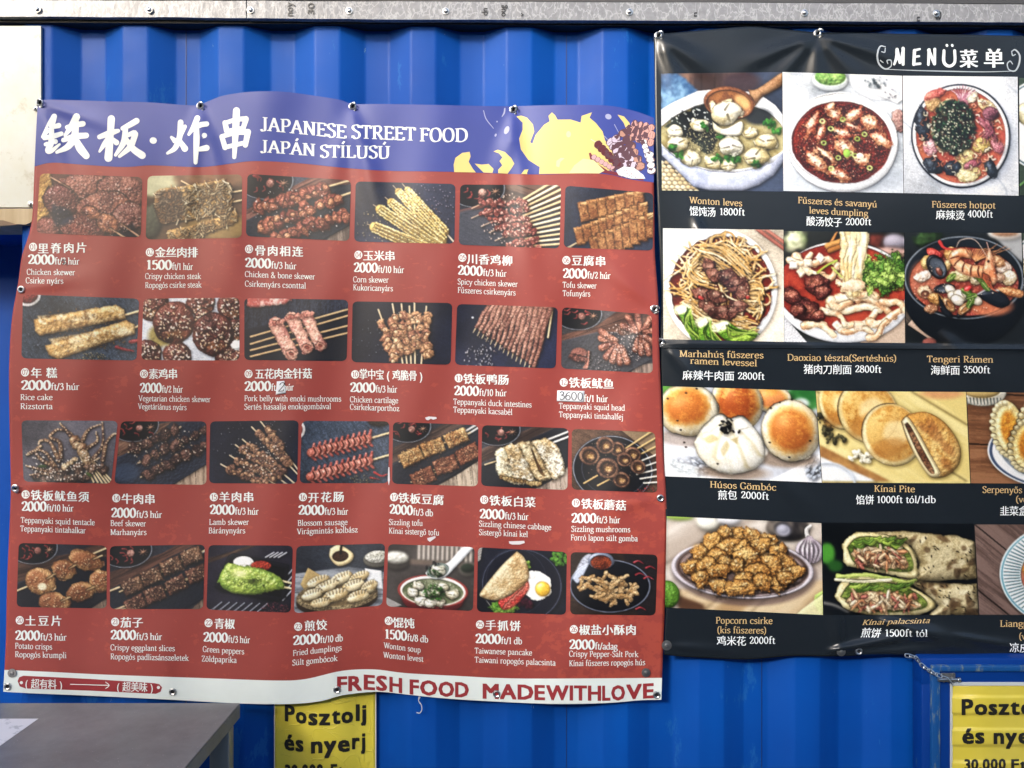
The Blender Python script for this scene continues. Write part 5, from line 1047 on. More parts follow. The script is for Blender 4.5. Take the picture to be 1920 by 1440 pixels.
@food('leek pastry')
def _(p):
    p.wood([(0, 0), (101, 0), (101, 60), (0, 60)], '8d6548', '68462f', .05, n=3); p.ell(10, 0, 16, 9, 'd5d0c0', h=3); p.ell(10, -2, 13, 6, 'c0a468')
    for i in range(12): p.line([(-2+i*2.2, 4), (-1.6+i*2.2, 8)], .3, '6a7a78', sh=0)
    p.ell(66, 38, 54, 26, 'e0e6e8', h=3); p.ring(66, 38, 52, 24.5, .5, '3a4a66', sh=0); p.ring(66, 38, 44, 20, .4, '8c98a8', sh=0)
    for x, y, a, b, r in ((26, 24, 11, 19, -6), (44, 22, 12, 18, 10), (60, 16, 14, 18, -10), (38, 34, 12, 18, 14), (56, 36, 14, 17, -12), (76, 30, 15, 17, 8)):
        p.ell(x, y, a, b, 'e6d294', rot=r, h=7, c2='cfae68', cn=8, bn=.3, sp=.2); p.ell(x+1, y-1, a*.55, b*.6, 'cc9038', rot=r, h=6.6, sh=0, soft=8, c2='a8651e', cn=4)
        for i in range(14):
            t = 1.4+3.4*i/13; c, q = math.cos(math.radians(r)), math.sin(math.radians(r)); u, v = a*.92*math.cos(t), b*.92*math.sin(t); p.ell(x+u*c-v*q, y+u*q+v*c, 2, 1.6, 'ead9a4', h=1.6, sh=.3)

@food('popcorn chicken')
def _(p):
    p.wood([(0, 0), (101, 0), (101, 62), (0, 62)], 'cfc4b8', 'a8998c', -.6, n=4); p.wood([(8, 46), (40, 44), (101, 36), (101, 62), (22, 62), (8, 52)], 'cbb18c', 'a5855f', -.75, n=5); p.poly([(8, 50), (24, 55), (26, 62), (8, 58)], '5c4232', h=0); p.poly([(0, 58), (24, 62), (0, 62)], '2a211c', h=0)
    p.ell(27, 2, 8, 6, 'dfdccb'); p.ell(40, 0, 8, 4, 'cfcfd4'); p.ell(78, 4, 14, 8, '6a625a', c2='2c2a2e', cn=4); p.ell(75, 5, 5, 4, '9a9aa8'); p.ell(8, 0, 9, 2, '8fb04c'); p.soften(.9)
    p.ell(92, 18, 9, 8, 'd6cfd4', h=6, c2='b0a4b0', cn=4); p.curve([(92, 12), (90, 5), (93, 2)], 1.6, 'dcd8d4', 1)
    for i in range(5): p.curve([(91+i*.6, 9), (86+i*3, 17), (88+i*2, 25)], .5, 'a898a4', sh=0)
    p.ell(1, 50, 8, 9, '5f8a34', h=4, c2='3f6624', cn=4, bn=.4, sp=.4); p.poly([(101, 42), (95, 46), (94, 52), (99, 58), (101, 56)], '9ab85c', h=1); p.poly([(101, 44), (86, 56), (80, 62), (101, 62)], 'd0cc94', h=1, op=.8)
    p.ell(50, 34, 46, 21, '50434a', soft=6, sh=0, op=.6); p.ell(49, 32, 44.5, 18.6, '8c7f80', h=3, sp=.4); p.ell(49, 31, 43, 17, '6e5c58', h=.5, sh=0, sp=.3)
    for i in range(7): p.ring(49, 31+i*.15, 41-i*2.4, 16-i*1.0, .28, '9a8680' if i % 2 else '54443f', sh=0, h=.3)
    p.ring(49, 31.6, 44, 18.2, .6, 'b4acb4', sh=0)
    for x, y, a, b, r in ((46, 11, 7, 6, 20), (38, 9, 5, 5, 0), (56, 10, 7, 5, 30), (66, 13, 6, 5, 40), (30, 16, 9, 6, -40), (40, 18, 10, 6, -30), (60, 16, 8, 6, 0), (72, 20, 7, 6, 30), (22, 22, 6, 6, 0), (48, 20, 9, 5, -40), (77, 26, 9, 5, 30), (52, 24, 9, 7, 10), (17, 31, 8, 4.5, -25), (32, 26, 9, 6, -10), (26, 30, 7, 6, 0), (68, 28, 9, 7, 40), (80, 33, 10, 5, -20),
                          (38, 28, 6, 5, 20), (33, 33, 8, 5, -10), (22, 39, 6, 6, 0), (46, 29, 5, 5, 0), (58, 33, 8, 6, 0), (35, 43, 8, 5, 10), (50, 38, 6, 5, 0), (62, 39, 6, 5, 20), (48, 44, 10, 5, -5), (72, 40, 5.5, 6, 0), (76, 36, 6, 4, 0)):
        p.rock(x, y, a*1.02, b*1.08, 'd29a56', rot=r, smooth=True, n=8, h=b*1.1, bev=b*.9, c2='bc8244', cn=5, en=1.1, es=2.2, bn=1.3, bs=1.2, sp=.1, sh=.75); p.ell(x-1, y-b*.35, a*.7, b*.5, 'e8bc7a', rot=r, h=b*.95, sh=0, soft=5, c2='cc9450', cn=2, bn=.5, bs=1.3, op=.8)
        p.seeds(12, x, y, a*.8, b*.8, 'f6dcaa', .45, 1.3, 'd8a860')

@food('wraps')
def _(p):
    p.slate('14191f', .4, .1); p.ell(3, 20, 5, 7, '4a8a34', soft=4, sh=0); p.ell(8, 28, 5, 4, '2c5a28', soft=4, sh=0); p.curve([(0, 52), (8, 54), (16, 58)], .5, 'c8c0b4', sh=0); p.soften(.8)
    R = p.r
    def wrap(out, body, fill):
        p.poly(body, 'b4a680', h=8, bev=9, smooth=False, c2='8c7c58', cn=5, bn=.25, bs=4, en=.4)
        b = np.array(body); lo, hi = b.min(0), b.max(0)
        w = p.win(*lo, *hi); d = p.dpoly(body, w)
        for _ in range(90):
            x, y = lo+(hi-lo)*R.random(2); i, j = int(y*p.k)-w[0].start, int(x*p.k)-w[1].start
            if 0 <= i < d.shape[0] and 0 <= j < d.shape[1] and d[i, j] < -1.5:
                if R.random() < .6: p.ell(x, y, .5+R.random(), .4, '2c2419', rot=R.random()*90, sh=0, z0=1, h=.3)
                else: p.ell(x, y, 1.8+3.2*R.random(), 1.2+1.4*R.random(), '523f2c' if R.random() < .6 else 'c8bc98', rot=R.random()*180, sh=0, z0=1, h=.2, soft=3, op=.7)
        p.poly(out, 'dccf9c', h=4, bev=2.5, smooth=True, c2='c2b078', cn=5, en=.5); p.poly(fill, '8a9a4a', h=1, smooth=True, c2='5a7030', cn=5, bn=.6)
        f = np.array(fill); c = f.mean(0)
        q = (f-c)*[.86, .62]+c+[0, 3]; p.poly(q, 'c89a70', h=3, smooth=True, c2='e2c49a', cn=3, en=.8, bn=.8, bs=1.8, sp=.2)
        for _ in range(50):
            x, y = c+[0, 3]+(R.random(2)-.5)*(f.max(0)-f.min(0))*[.74, .5]
            p.ell(x, y, 2+3*R.random(), .7+.7*R.random(), ('e8d0a8', 'c88a62', 'dcb48a', 'b0685a')[R.integers(4)], rot=R.random()*180, h=2, en=.4, bn=.3, sp=.3)
        for _ in range(18): x, y = c+[0, -7]+(R.random(2)-.5)*[(f.max(0)-f.min(0))[0]*.7, 5]; p.curve([(x-3, y), (x, y+1.5*R.random()), (x+3, y-1)], .9, '9cb84c' if R.random() < .5 else '5c7c30', h=1, sp=.3)
    wrap([(7, 48), (12, 38), (22, 34), (46, 38), (62, 44), (72, 52), (68, 58), (50, 61), (30, 60), (14, 56)], [(50, 36), (66, 38), (100, 40), (101, 62), (66, 62), (74, 54), (64, 44)], [(11, 48), (17, 40), (30, 37), (50, 41), (64, 48), (66, 55), (48, 58), (28, 57)])
    wrap([(13, 14), (18, 8), (28, 6), (46, 9), (58, 16), (62, 28), (60, 36), (44, 34), (24, 30), (14, 26)], [(30, 6), (54, 5), (90, 8), (100, 12), (101, 36), (72, 38), (60, 38), (63, 26), (58, 15)], [(16, 16), (22, 10), (34, 9), (48, 13), (57, 20), (58, 31), (42, 31), (22, 27)])
    p.curve([(10, 35), (30, 34), (52, 38), (60, 37)], 1.6, 'a8b860', .8, h=1, en=.4); p.curve([(8, 37), (24, 38), (44, 37)], 1, 'e2d8b0', h=1)

@food('cold noodles')
def _(p):
    p.wood([(0, 0), (101, 0), (101, 60), (0, 60)], '77635c', '574640', .7, n=3); p.ell(64, 34, 49, 36, 'cfe0e4', h=4); p.ring(64, 34, 47.5, 34.6, .5, '5a8a9a', sh=0)
    for i in range(90):
        t = 6.283*i/90; p.line([(64+46*math.cos(t), 34+33.5*math.sin(t)), (64+36*math.cos(t), 34+25*math.sin(t))], .35, '6f9aa8', sh=0)
    p.ell(64, 34, 35, 24, 'c87a5c', h=-.5, sh=.2, c2='a84a3a', cn=8, sp=.4)
    for _ in range(34): a, q = p.r.random()*6.3, math.sqrt(p.r.random()); p.quad(64+32*q*math.cos(a), 32+22*q*math.sin(a), 9+5*p.r.random(), 5+3*p.r.random(), p.r.random()*180, 'ece6e0', h=2.5, bev=2.5, c2='d0b4a4', cn=5, sp=.5)
    for x, y in ((40, 18), (36, 30), (46, 42), (70, 16), (80, 40)): p.ell(x, y, 6, 5, 'c8863c', bn=.7, bs=1.5, c2='8a4a24', cn=3)
    p.seeds(60, 64, 34, 32, 22, 'b03a30', .8, 1.4)

@food('dumpling plate')
def _(p):
    p.slate('3c4a3c', .4, .1); p.ell(40, 40, 60, 44, 'd9dde0', h=3); p.ring(40, 40, 58, 42, .6, '48606a', sh=0)
    for x, y in ((10, 30), (30, 24), (22, 48), (50, 36), (46, 56), (70, 44), (66, 24), (84, 60)): wonton(p, x, y, 13, 'e8e2cc', 'b8ac80')
    for x in range(0, 90, 9): p.curve([(x, 92), (x+12, 84), (x+26, 88)], 1, '5f8a4c', .4)
# ---------------------------------------------------------------- printed banners
PAPER = 1.0
def surf_left(px, py):
    """depth of the red banner: it hangs off four hooks, bellies out and creases towards them"""
    x, y = np.asarray(px, float), np.asarray(py, float); v = np.clip((y-190)/1120, 0, 1); g = lambda c, w: np.exp(-((x-c)/w)**2)
    top = np.clip(1-v*2.4, 0, 1)**1.4; bot = np.clip((v-.45)/.55, 0, 1)**1.5
    d = .022+.006*np.sin(v*3.1)
    d = d+top*(.020*g(505, 75)+.008*g(200, 70)+.007*g(815, 80)+.012*g(1110, 80)-.006*g(376, 30)-.006*g(661, 26)-.006*g(962, 30))
    d = d+bot*(.022*g(530, 95)+.018*g(1040, 130)+.008*g(250, 110)-.008*g(695, 60))
    mid = 1-.6*top-.5*bot
    d = d+mid*(.0075*np.sin(x/58.+1.2*np.sin(y/170.)+.4)+.004*np.sin(x/33.+y/210.)+.0012*np.sin(x/17.+y/60.)+.003*np.sin(y/95.+x/300.))
    for hx, hy, ex, ey, a, w in ((661, 200, 735, 500, .012, 20), (376, 199, 320, 520, .011, 22), (376, 199, 455, 560, .010, 22), (962, 206, 1000, 560, .011, 20), (962, 206, 900, 480, .008, 22), (75, 193, 150, 420, .009, 18), (661, 200, 600, 420, .008, 22), (1226, 580, 1120, 480, .008, 14), (1226, 580, 1150, 700, .007, 16), (376, 199, 372, 320, .006, 10), (661, 200, 668, 330, .006, 10), (962, 206, 950, 330, .006, 10), (40, 543, 150, 520, .006, 12), (29, 915, 160, 900, .006, 12), (29, 915, 130, 985, .006, 12), (1238, 934, 1120, 960, .006, 12), (75, 193, 220, 240, .006, 12), (632, 1293, 600, 1190, .006, 14), (931, 1301, 905, 1200, .006, 14), (324, 1297, 300, 1200, .006, 14)):
        L = math.hypot(ex-hx, ey-hy); ux, uy = (ex-hx)/L, (ey-hy)/L; s = (x-hx)*ux+(y-hy)*uy; q = -(x-hx)*uy+(y-hy)*ux
        d = d+a*np.exp(-(q/(w*(.55+np.clip(s/L, 0, 2))))**2)*np.clip(s/60, 0, 1)*np.exp(-np.clip(s/L, 0, 9)**2*1.2)
    return -np.maximum(d, .006)
def surf_right(px, py):
    """depth of the black banner, glossy with sharp creases round its hook and along its lower hem"""
    x, y = np.asarray(px, float), np.asarray(py, float); d = .030+.0045*np.sin(x/95.+.8*np.sin(y/160.)+1.)+.003*np.sin(y/80.+x/190.)+.002*np.sin(x/41.-y/120.)
    for hx, hy, ex, ey, a, w in ((1532, 66, 1400, 118, .012, 14), (1532, 66, 1455, 150, .011, 14), (1532, 66, 1530, 200, .010, 20), (1532, 66, 1610, 150, .010, 16), (1532, 66, 1680, 110, .011, 14), (1235, 67, 1330, 130, .013, 18), (1235, 67, 1290, 200, .012, 18), (1300, 400, 1390, 640, .011, 20), (1240, 641, 1370, 790, .008, 20), (1500, 640, 1640, 740, .006, 24), (1440, 880, 1560, 990, .006, 22), (1760, 620, 1860, 720, .006, 20),
                                 (1545, 1222, 1720, 1190, .015, 10), (1600, 1225, 1780, 1215, .008, 8), (1640, 1160, 1800, 1205, .015, 14), (1577, 1222, 1560, 1120, .010, 16), (1250, 1210, 1380, 1222, .006, 10), (1780, 1190, 1960, 1222, .007, 10)):
        L = math.hypot(ex-hx, ey-hy); ux, uy = (ex-hx)/L, (ey-hy)/L; s = (x-hx)*ux+(y-hy)*uy; q = -(x-hx)*uy+(y-hy)*ux
        d = d+a*np.exp(-(q/(w*(.4+np.clip(s/L, 0, 1.5))))**2)*np.clip(s/30, 0, 1)*np.exp(-np.clip(s/L, 0, 9)**4)
    d = d+.004*np.exp(-((y-645-(x-1240)*.012)/5)**2)
    d = d-.016*np.clip((1290-x)/60, 0, 1)*np.exp(-((y-600)/160)**2)   # tucked back beside the red banner
    return -np.maximum(d, .007)

def interp(pts, t): p = np.array(pts, float); return np.interp(t, p[:, 0], p[:, 1])
def cloth(name, top, bot, left, right, nx, ny, surf, lift, mats, parent, thick=.0009, wob=0):
    """sheet bounded by top / bottom (x -> y) and left / right (y -> x) curves"""
    u = np.linspace(0, 1, nx+1); v = np.linspace(0, 1, ny+1); U, V = np.meshgrid(u, v)
    tx0, tx1, bx0, bx1 = top[0][0], top[-1][0], bot[0][0], bot[-1][0]
    tY = interp(top, tx0+(tx1-tx0)*U); bY = interp(bot, bx0+(bx1-bx0)*U); ker = np.ones(9)/9
    Y = tY*(1-V)+bY*V; X = interp(left, Y.ravel()).reshape(Y.shape)*(1-U)+interp(right, Y.ravel()).reshape(Y.shape)*U
    P = at(X, Y, surf(X, Y)-lift).reshape(-1, 3); n = nx+1
    F = [(j*n+i, (j+1)*n+i, (j+1)*n+i+1, j*n+i+1) for j in range(ny) for i in range(nx)]
    o = mesh(name, P, F, mats, parent, smooth=True)
    if thick:
        md = o.modifiers.new('thickness', 'SOLIDIFY'); md.thickness = thick; md.offset = -1
    return o
def smooth_pts(pts, n=5): return [tuple(p) for p in _smooth(pts, n)]

TOP_L = smooth_pts([(70, 192), (84, 187), (140, 188), (200, 190), (280, 192), (345, 197), (372, 197), (392, 189), (420, 179), (470, 172), (530, 172), (600, 181), (640, 188), (662, 195), (720, 195), (830, 197), (920, 199), (965, 199), (1050, 197), (1140, 198), (1190, 208), (1227, 221)])
BOT_L = smooth_pts([(6, 1297), (60, 1300), (180, 1305), (320, 1312), (450, 1319), (540, 1320), (600, 1315), (640, 1304), (705, 1297), (760, 1302), (840, 1310), (960, 1317), (1050, 1320), (1140, 1318), (1200, 1313), (1240, 1312)])
LEF_L = smooth_pts([(187, 71), (260, 67), (330, 64), (400, 61), (440, 54), (480, 41), (530, 34), (600, 22), (690, 17), (800, 18), (900, 20), (960, 19), (1100, 13), (1200, 11), (1297, 6)])
RIG_L = smooth_pts([(200, 1226), (340, 1226), (420, 1227), (480, 1228), (560, 1234), (650, 1236), (750, 1240), (850, 1244), (930, 1249), (1000, 1250), (1150, 1246), (1250, 1242), (1312, 1240)])
MID_L = smooth_pts([(67, 312), (100, 305), (160, 309), (233, 313), (283, 310), (333, 312), (383, 313), (433, 307), (477, 302), (550, 305), (640, 314), (723, 320), (840, 322), (1000, 327), (1090, 325), (1140, 327), (1180, 336), (1226, 342)])
FOO_L = smooth_pts([(9, 1256), (100, 1260), (200, 1265), (400, 1272), (520, 1276), (575, 1273), (640, 1258), (700, 1255), (760, 1262), (850, 1267), (960, 1272), (1100, 1272), (1241, 1271)])

m_red, t = vinyl('red banner vinyl', (.30, .050, .040))
n1 = t.noise(42, 5, .6, t.co(.5, 1, 1.3)); f = t.ramp(n1, .645, .665)      # printed rust coloured flecks
gx = t.n('SeparateXYZ'); t.l(t.co(), gx.inputs[0])
dn = t.n('MapRange'); dn.inputs[1].default_value = -.2; dn.inputs[2].default_value = .45; t.l(gx.outputs[0], dn.inputs[0])
dz = t.n('MapRange'); dz.inputs[1].default_value = 1.9; dz.inputs[2].default_value = 1.0; t.l(gx.outputs[2], dz.inputs[0])
mu = t.n('Math', operation='MULTIPLY'); t.l(dn.outputs[0], mu.inputs[0]); t.l(dz.outputs[0], mu.inputs[1])
n2 = t.noise(30, 6, .65, t.co(.8, 1, 1)); ad = t.n('Math', operation='MULTIPLY_ADD'); t.l(mu.outputs[0], ad.inputs[0]); ad.inputs[1].default_value = .16; t.l(n2, ad.inputs[2])
f2 = t.ramp(ad.outputs[0], .60, .63)
mx = t.n('Math', operation='MAXIMUM'); t.l(f, mx.inputs[0]); t.l(f2, mx.inputs[1]); m5 = t.n('Math', operation='MULTIPLY'); t.l(mx.outputs[0], m5.inputs[0]); m5.inputs[1].default_value = .4
old = t.b.inputs['Base Color'].links[0].from_socket; t.base(t.mix(m5.outputs[0], old, (.46, .085, .05)))
m_head, _ = vinyl('violet blue banner print', (.040, .060, .29)); m_white, t = vinyl('white banner vinyl', (.74, .80, .77), dirt=.05)
zz = t.n('SeparateXYZ'); t.l(t.co(), zz.inputs[0])
m_txt, _ = mat('white print', (.80, .83, .80), VR, spec=VS); m_rink, _ = mat('dark red print', (.30, .03, .035), VR, spec=VS)
m_yel, _ = mat('pale yellow print', (.76, .58, .20), VR, spec=VS); m_yel2, _ = mat('lighter yellow print', (.82, .68, .34), VR, spec=VS)
m_grey, _ = mat('pale lilac print', (.36, .38, .56), VR, spec=VS)

m_photo = {}
def photo_mat(key, gloss):
    if key not in m_photo:
        m, t = mat('printed photograph '+key, (.5, .5, .5), gloss, spec=VS); a = t.n('VertexColor', layer_name='print'); t.l(a.outputs['Color'], t.b.inputs['Base Color']); t.bump(t.noise(900, 2, .5), .04, .0004); m_photo[key] = m
    return m_photo[key]
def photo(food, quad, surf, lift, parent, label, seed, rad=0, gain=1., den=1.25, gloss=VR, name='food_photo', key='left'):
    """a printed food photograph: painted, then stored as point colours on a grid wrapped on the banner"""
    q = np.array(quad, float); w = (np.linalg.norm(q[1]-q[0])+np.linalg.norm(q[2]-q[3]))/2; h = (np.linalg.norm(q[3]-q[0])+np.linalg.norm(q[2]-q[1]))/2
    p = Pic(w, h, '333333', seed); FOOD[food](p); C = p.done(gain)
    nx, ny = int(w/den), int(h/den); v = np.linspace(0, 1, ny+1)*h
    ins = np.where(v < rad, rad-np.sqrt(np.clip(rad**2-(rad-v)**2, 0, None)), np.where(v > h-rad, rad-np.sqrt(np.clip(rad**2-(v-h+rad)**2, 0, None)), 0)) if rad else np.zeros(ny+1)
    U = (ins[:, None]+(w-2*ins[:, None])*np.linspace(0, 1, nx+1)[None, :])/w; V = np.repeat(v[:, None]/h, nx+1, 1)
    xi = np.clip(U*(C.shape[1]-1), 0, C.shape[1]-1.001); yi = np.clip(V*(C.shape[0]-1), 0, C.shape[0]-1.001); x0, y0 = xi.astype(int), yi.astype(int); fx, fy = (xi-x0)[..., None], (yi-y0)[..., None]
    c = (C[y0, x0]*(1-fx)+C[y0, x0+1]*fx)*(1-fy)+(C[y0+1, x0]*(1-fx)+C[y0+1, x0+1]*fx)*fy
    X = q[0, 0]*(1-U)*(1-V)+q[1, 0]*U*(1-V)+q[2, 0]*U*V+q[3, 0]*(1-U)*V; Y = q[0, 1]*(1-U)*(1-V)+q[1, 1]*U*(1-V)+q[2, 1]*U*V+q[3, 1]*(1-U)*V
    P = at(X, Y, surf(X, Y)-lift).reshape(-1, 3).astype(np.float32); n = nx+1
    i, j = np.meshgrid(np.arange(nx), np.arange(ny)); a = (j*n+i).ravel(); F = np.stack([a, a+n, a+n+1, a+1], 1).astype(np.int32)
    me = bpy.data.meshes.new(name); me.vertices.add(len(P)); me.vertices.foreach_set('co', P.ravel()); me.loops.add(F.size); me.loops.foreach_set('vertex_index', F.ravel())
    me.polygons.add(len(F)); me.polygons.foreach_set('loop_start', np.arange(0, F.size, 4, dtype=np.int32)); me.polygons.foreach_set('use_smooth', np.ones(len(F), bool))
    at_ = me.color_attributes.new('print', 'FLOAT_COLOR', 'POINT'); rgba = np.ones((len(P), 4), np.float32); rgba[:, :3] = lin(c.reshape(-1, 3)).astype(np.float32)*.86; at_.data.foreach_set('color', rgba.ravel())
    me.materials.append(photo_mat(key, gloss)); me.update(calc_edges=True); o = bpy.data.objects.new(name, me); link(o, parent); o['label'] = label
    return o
def grommet(parent, px, py, surf, r=.0105):
    y = float(surf(np.array([px]), np.array([py]))[0]); c = at(px, py, y-.0012); b = MB()
    b.lathe(c, [(r*.55, 0), (r*.5, .0022), (r*.72, .0034), (r*.95, .0026), (r*1.05, 0)], 20)
    o = b.build('grommet', m_steel, parent, smooth=True); b = MB(); b.lathe(at(px, py, y-.0014), [(r*.56, 0), (0, .0001)], 16); b.build('hole', m_hole, o)

red = empty('menu_banner', tuple(at(620, 1310, -.03)), 'large red and violet vinyl menu of numbered grilled skewers, hung by hooks', 'menu banner')
cloth('sheet', TOP_L, BOT_L, LEF_L, RIG_L, 220, 210, surf_left, 0, m_red, red)
cloth('header_band', TOP_L, MID_L, LEF_L, RIG_L, 260, 60, surf_left, .0006, m_head, red, thick=0)
cloth('footer_band', FOO_L, BOT_L, LEF_L, RIG_L, 220, 14, surf_left, .0006, m_white, red, thick=0)
# ---------------------------------------------------------------- red banner: title, pictures, captions
TITLE = [[(305, 655, 14), (285, 700, 18), (240, 770, 8)], [(290, 716, 10), (330, 706, 13)], [(250, 776, 11), (300, 766, 13), (345, 752, 11)], [(257, 812, 10), (312, 796, 12)], [(290, 722, 12), (288, 800, 15), (268, 846, 13), (290, 848, 11), (335, 812, 6)],
 [(430, 658, 18), (402, 710, 15), (366, 762, 8)], [(378, 716, 11), (430, 702, 13), (466, 696, 14)], [(356, 788, 11), (420, 768, 15), (485, 762, 14)], [(426, 662, 15), (420, 760, 17), (385, 822, 16), (320, 856, 8)], [(426, 782, 13), (450, 832, 20), (485, 876, 17)],
 [(560, 770, 12), (620, 748, 15), (664, 736, 10)], [(626, 668, 18), (620, 760, 17), (610, 888, 20)], [(614, 768, 11), (586, 812, 12), (560, 852, 6)], [(628, 778, 9), (655, 802, 14)], [(690, 722, 11), (730, 702, 14), (768, 680, 15)], [(706, 722, 13), (696, 800, 15), (650, 872, 8)],
 [(702, 768, 9), (758, 748, 14), (752, 790, 13)], [(758, 758, 13), (735, 822, 15), (672, 880, 8)], [(706, 778, 11), (750, 838, 16), (800, 874, 18)], [(860, 790, 16), (864, 791, 16)],
 [(964, 772, 7), (984, 792, 13)], [(1040, 712, 10), (1015, 762, 11)], [(1016, 688, 14), (1010, 770, 14), (985, 832, 13), (942, 862, 7)], [(1012, 792, 10), (1040, 836, 16)], [(1110, 664, 14), (1090, 712, 13), (1062, 756, 7)], [(1086, 722, 11), (1130, 702, 13), (1162, 697, 13)],
 [(1105, 722, 13), (1105, 800, 15), (1100, 914, 10)], [(1107, 772, 9), (1150, 762, 13)], [(1107, 842, 10), (1162, 832, 15)],
 [(1265, 690, 12), (1276, 736, 14)], [(1272, 690, 11), (1330, 672, 11), (1384, 668, 13)], [(1384, 672, 13), (1366, 726, 12)], [(1282, 736, 10), (1366, 720, 10)], [(1248, 768, 12), (1266, 830, 13)], [(1252, 766, 11), (1330, 746, 12), (1395, 742, 15)], [(1394, 746, 15), (1380, 816, 13)], [(1268, 828, 11), (1380, 802, 11)], [(1330, 622, 17), (1326, 720, 17), (1318, 884, 10)]]
for i0, i1 in ((0, 10), (10, 19), (19, 20), (20, 29), (29, 38)):
    p = Print()
    for i, s in enumerate(TITLE[i0:i1]): p.brush([(x/3, y/3, r/2.6) for x, y, r in s], h=.07*(i % 7))
    p.build('brush_character', m_txt, surf_left, .0014, red)
for w, x0, x1, y0, y1 in (('JAPANESE', 489, 650, 244, 260), ('STREET', 659, 780, 259, 264), ('FOOD', 787, 877, 265, 266), ('JAPÁN', 489, 592, 285, 293), ('STÍLUSÚ', 600, 732, 295, 297)):
    p = Print(); p.serif(w, x0, x1, y0, y1, cap=25 if y0 < 270 else 23, T=16, t=6, gap=2); p.build('title_word', m_txt, surf_left, .0011, red)

# pale yellow tentacle drawing with grilled skewers in a boat
Z2 = lambda pts: [(640+a/3, b/3) for a, b in pts]
rnd = random.Random(4)
p = Print()
p.poly(Z2([(985, 655), (1012, 650), (1045, 662), (1078, 700), (1085, 740), (1062, 800), (1075, 808), (1092, 760), (1140, 702), (1172, 682), (1165, 652), (1185, 632), (1204, 650), (1216, 673), (1290, 672), (1346, 690), (1352, 652), (1410, 632), (1396, 662), (1432, 692), (1470, 740), (1484, 790), (1530, 850), (1540, 950), (1440, 974), (1112, 978), (1116, 940), (1052, 900), (1010, 840), (1000, 780), (1020, 730), (1020, 690)]))
p.poly(Z2([(635, 968), (632, 925), (642, 888), (680, 860), (722, 854), (727, 880), (716, 910), (740, 950), (757, 970)]), h=.05); p.poly(Z2([(750, 920), (790, 926), (828, 922), (856, 950), (850, 972), (800, 970), (772, 942)]), h=.1)
p.poly(Z2([(856, 852), (880, 842), (920, 855), (955, 888), (973, 920), (960, 942), (935, 977), (882, 974), (882, 955), (905, 930), (890, 906), (906, 885), (886, 862)]), h=.15); p.poly(Z2([(1012, 978), (1030, 955), (1053, 952), (1045, 970), (1045, 980)]), h=.2); p.poly(Z2([(1554, 645), (1590, 655), (1620, 690), (1628, 712), (1600, 720), (1588, 690), (1568, 665)]), h=.2)
p.poly(Z2([(1280, 974), (1310, 930), (1360, 892), (1420, 900), (1480, 960), (1450, 976)]), h=.3, m=1); p.poly(Z2([(1208, 935), (1210, 905), (1235, 887), (1256, 890), (1232, 912), (1226, 942)]), h=.3, m=1); p.disc(*Z2([(1278, 755)])[0], 4.5, 6, h=.3, m=1)
for a, b, rx, ry in ((930, 732, 4.5, 8), (1502, 656, 6, 5), (868, 760, 1.8, 3), (876, 684, 1.5, 1.5)): p.disc(*Z2([(a, b)])[0], rx, ry, h=.1, m=2, rot=.4)
for pts in ([(800, 622, 4), (815, 670, 5), (856, 722, 3)], [(920, 610, 7), (916, 635, 9), (904, 656, 4)], [(1536, 700, 4), (1560, 746, 3)], [(1480, 765, 4), (1506, 795, 3)]): p.brush([(640+a/3, b/3, r/6) for a, b, r in pts], h=.1, m=2)
p.build('tentacle_drawing', [m_yel, m_yel2, m_grey], surf_left, .0011, red)
inks = [mat('drawing ink '+k, lt(c), VR, spec=VS)[0] for k, c in (('outline', '5a3a44'), ('maroon', '7a2c38'), ('dark red', '5e2028'), ('lilac', 'cdbfd0'), ('brown', 'b88a78'), ('salmon', 'cc9a90'), ('white', 'd9dee2'), ('rose', 'cfa3a6'))]
p = Print()
p.poly(Z2([(1392, 862), (1402, 858), (1440, 920), (1500, 960), (1640, 985), (1700, 1000), (1700, 1016), (1560, 990), (1440, 965), (1404, 915)]), m=1)
k = [0]
def row(x0, y0, x1, y1, n, r, m, asp=.8, jit=.25):
    for i in range(n):
        a, b = Z2([(x0+(x1-x0)*i/(n-1), y0+(y1-y0)*i/(n-1))])[0]; rt = math.atan2(y1-y0, x1-x0)+1.57; k[0] += 1; h = .15+.012*k[0]
        p.disc(a, b, r*1.04, r*asp*1.05, h=h, m=0, rot=rt, n=14, jit=jit, rnd=rnd); p.disc(a-.3, b-.3, r*.92, r*asp*.88, h=h+.006, m=m, rot=rt, n=14, jit=jit, rnd=rnd)
        if m in (3, 4, 5):
            for q in (-.3, .25): p.brush([(a+q*r-r*.5*math.cos(rt), b-r*.5*math.sin(rt), .3), (a+q*r+r*.5*math.cos(rt), b+r*.5*math.sin(rt), .3)], h=h+.01, m=0, n=2)
p.brush([(640+1404/3, 783/3, .35), (640+1450/3, 812/3, .35)], h=.1, m=6, n=2)
row(1650, 700, 1745, 720, 4, 8, 5); row(1620, 730, 1745, 760, 5, 9, 5); row(1640, 770, 1740, 800, 4, 8, 5); row(1590, 750, 1680, 935, 6, 10, 4); row(1520, 800, 1600, 925, 6, 10, 3); row(1545, 780, 1640, 930, 6, 9, 3); row(1445, 815, 1565, 935, 7, 8, 2, .9)
row(1702, 800, 1730, 900, 5, 6, 6, 1); row(1422, 885, 1530, 950, 6, 5.2, 7, 1, .1)
p.poly(Z2([(1545, 960), (1590, 935), (1650, 945), (1700, 985), (1710, 1005), (1630, 1005), (1560, 985)]), h=1.0, m=6); row(1735, 870, 1745, 960, 4, 8, 6)
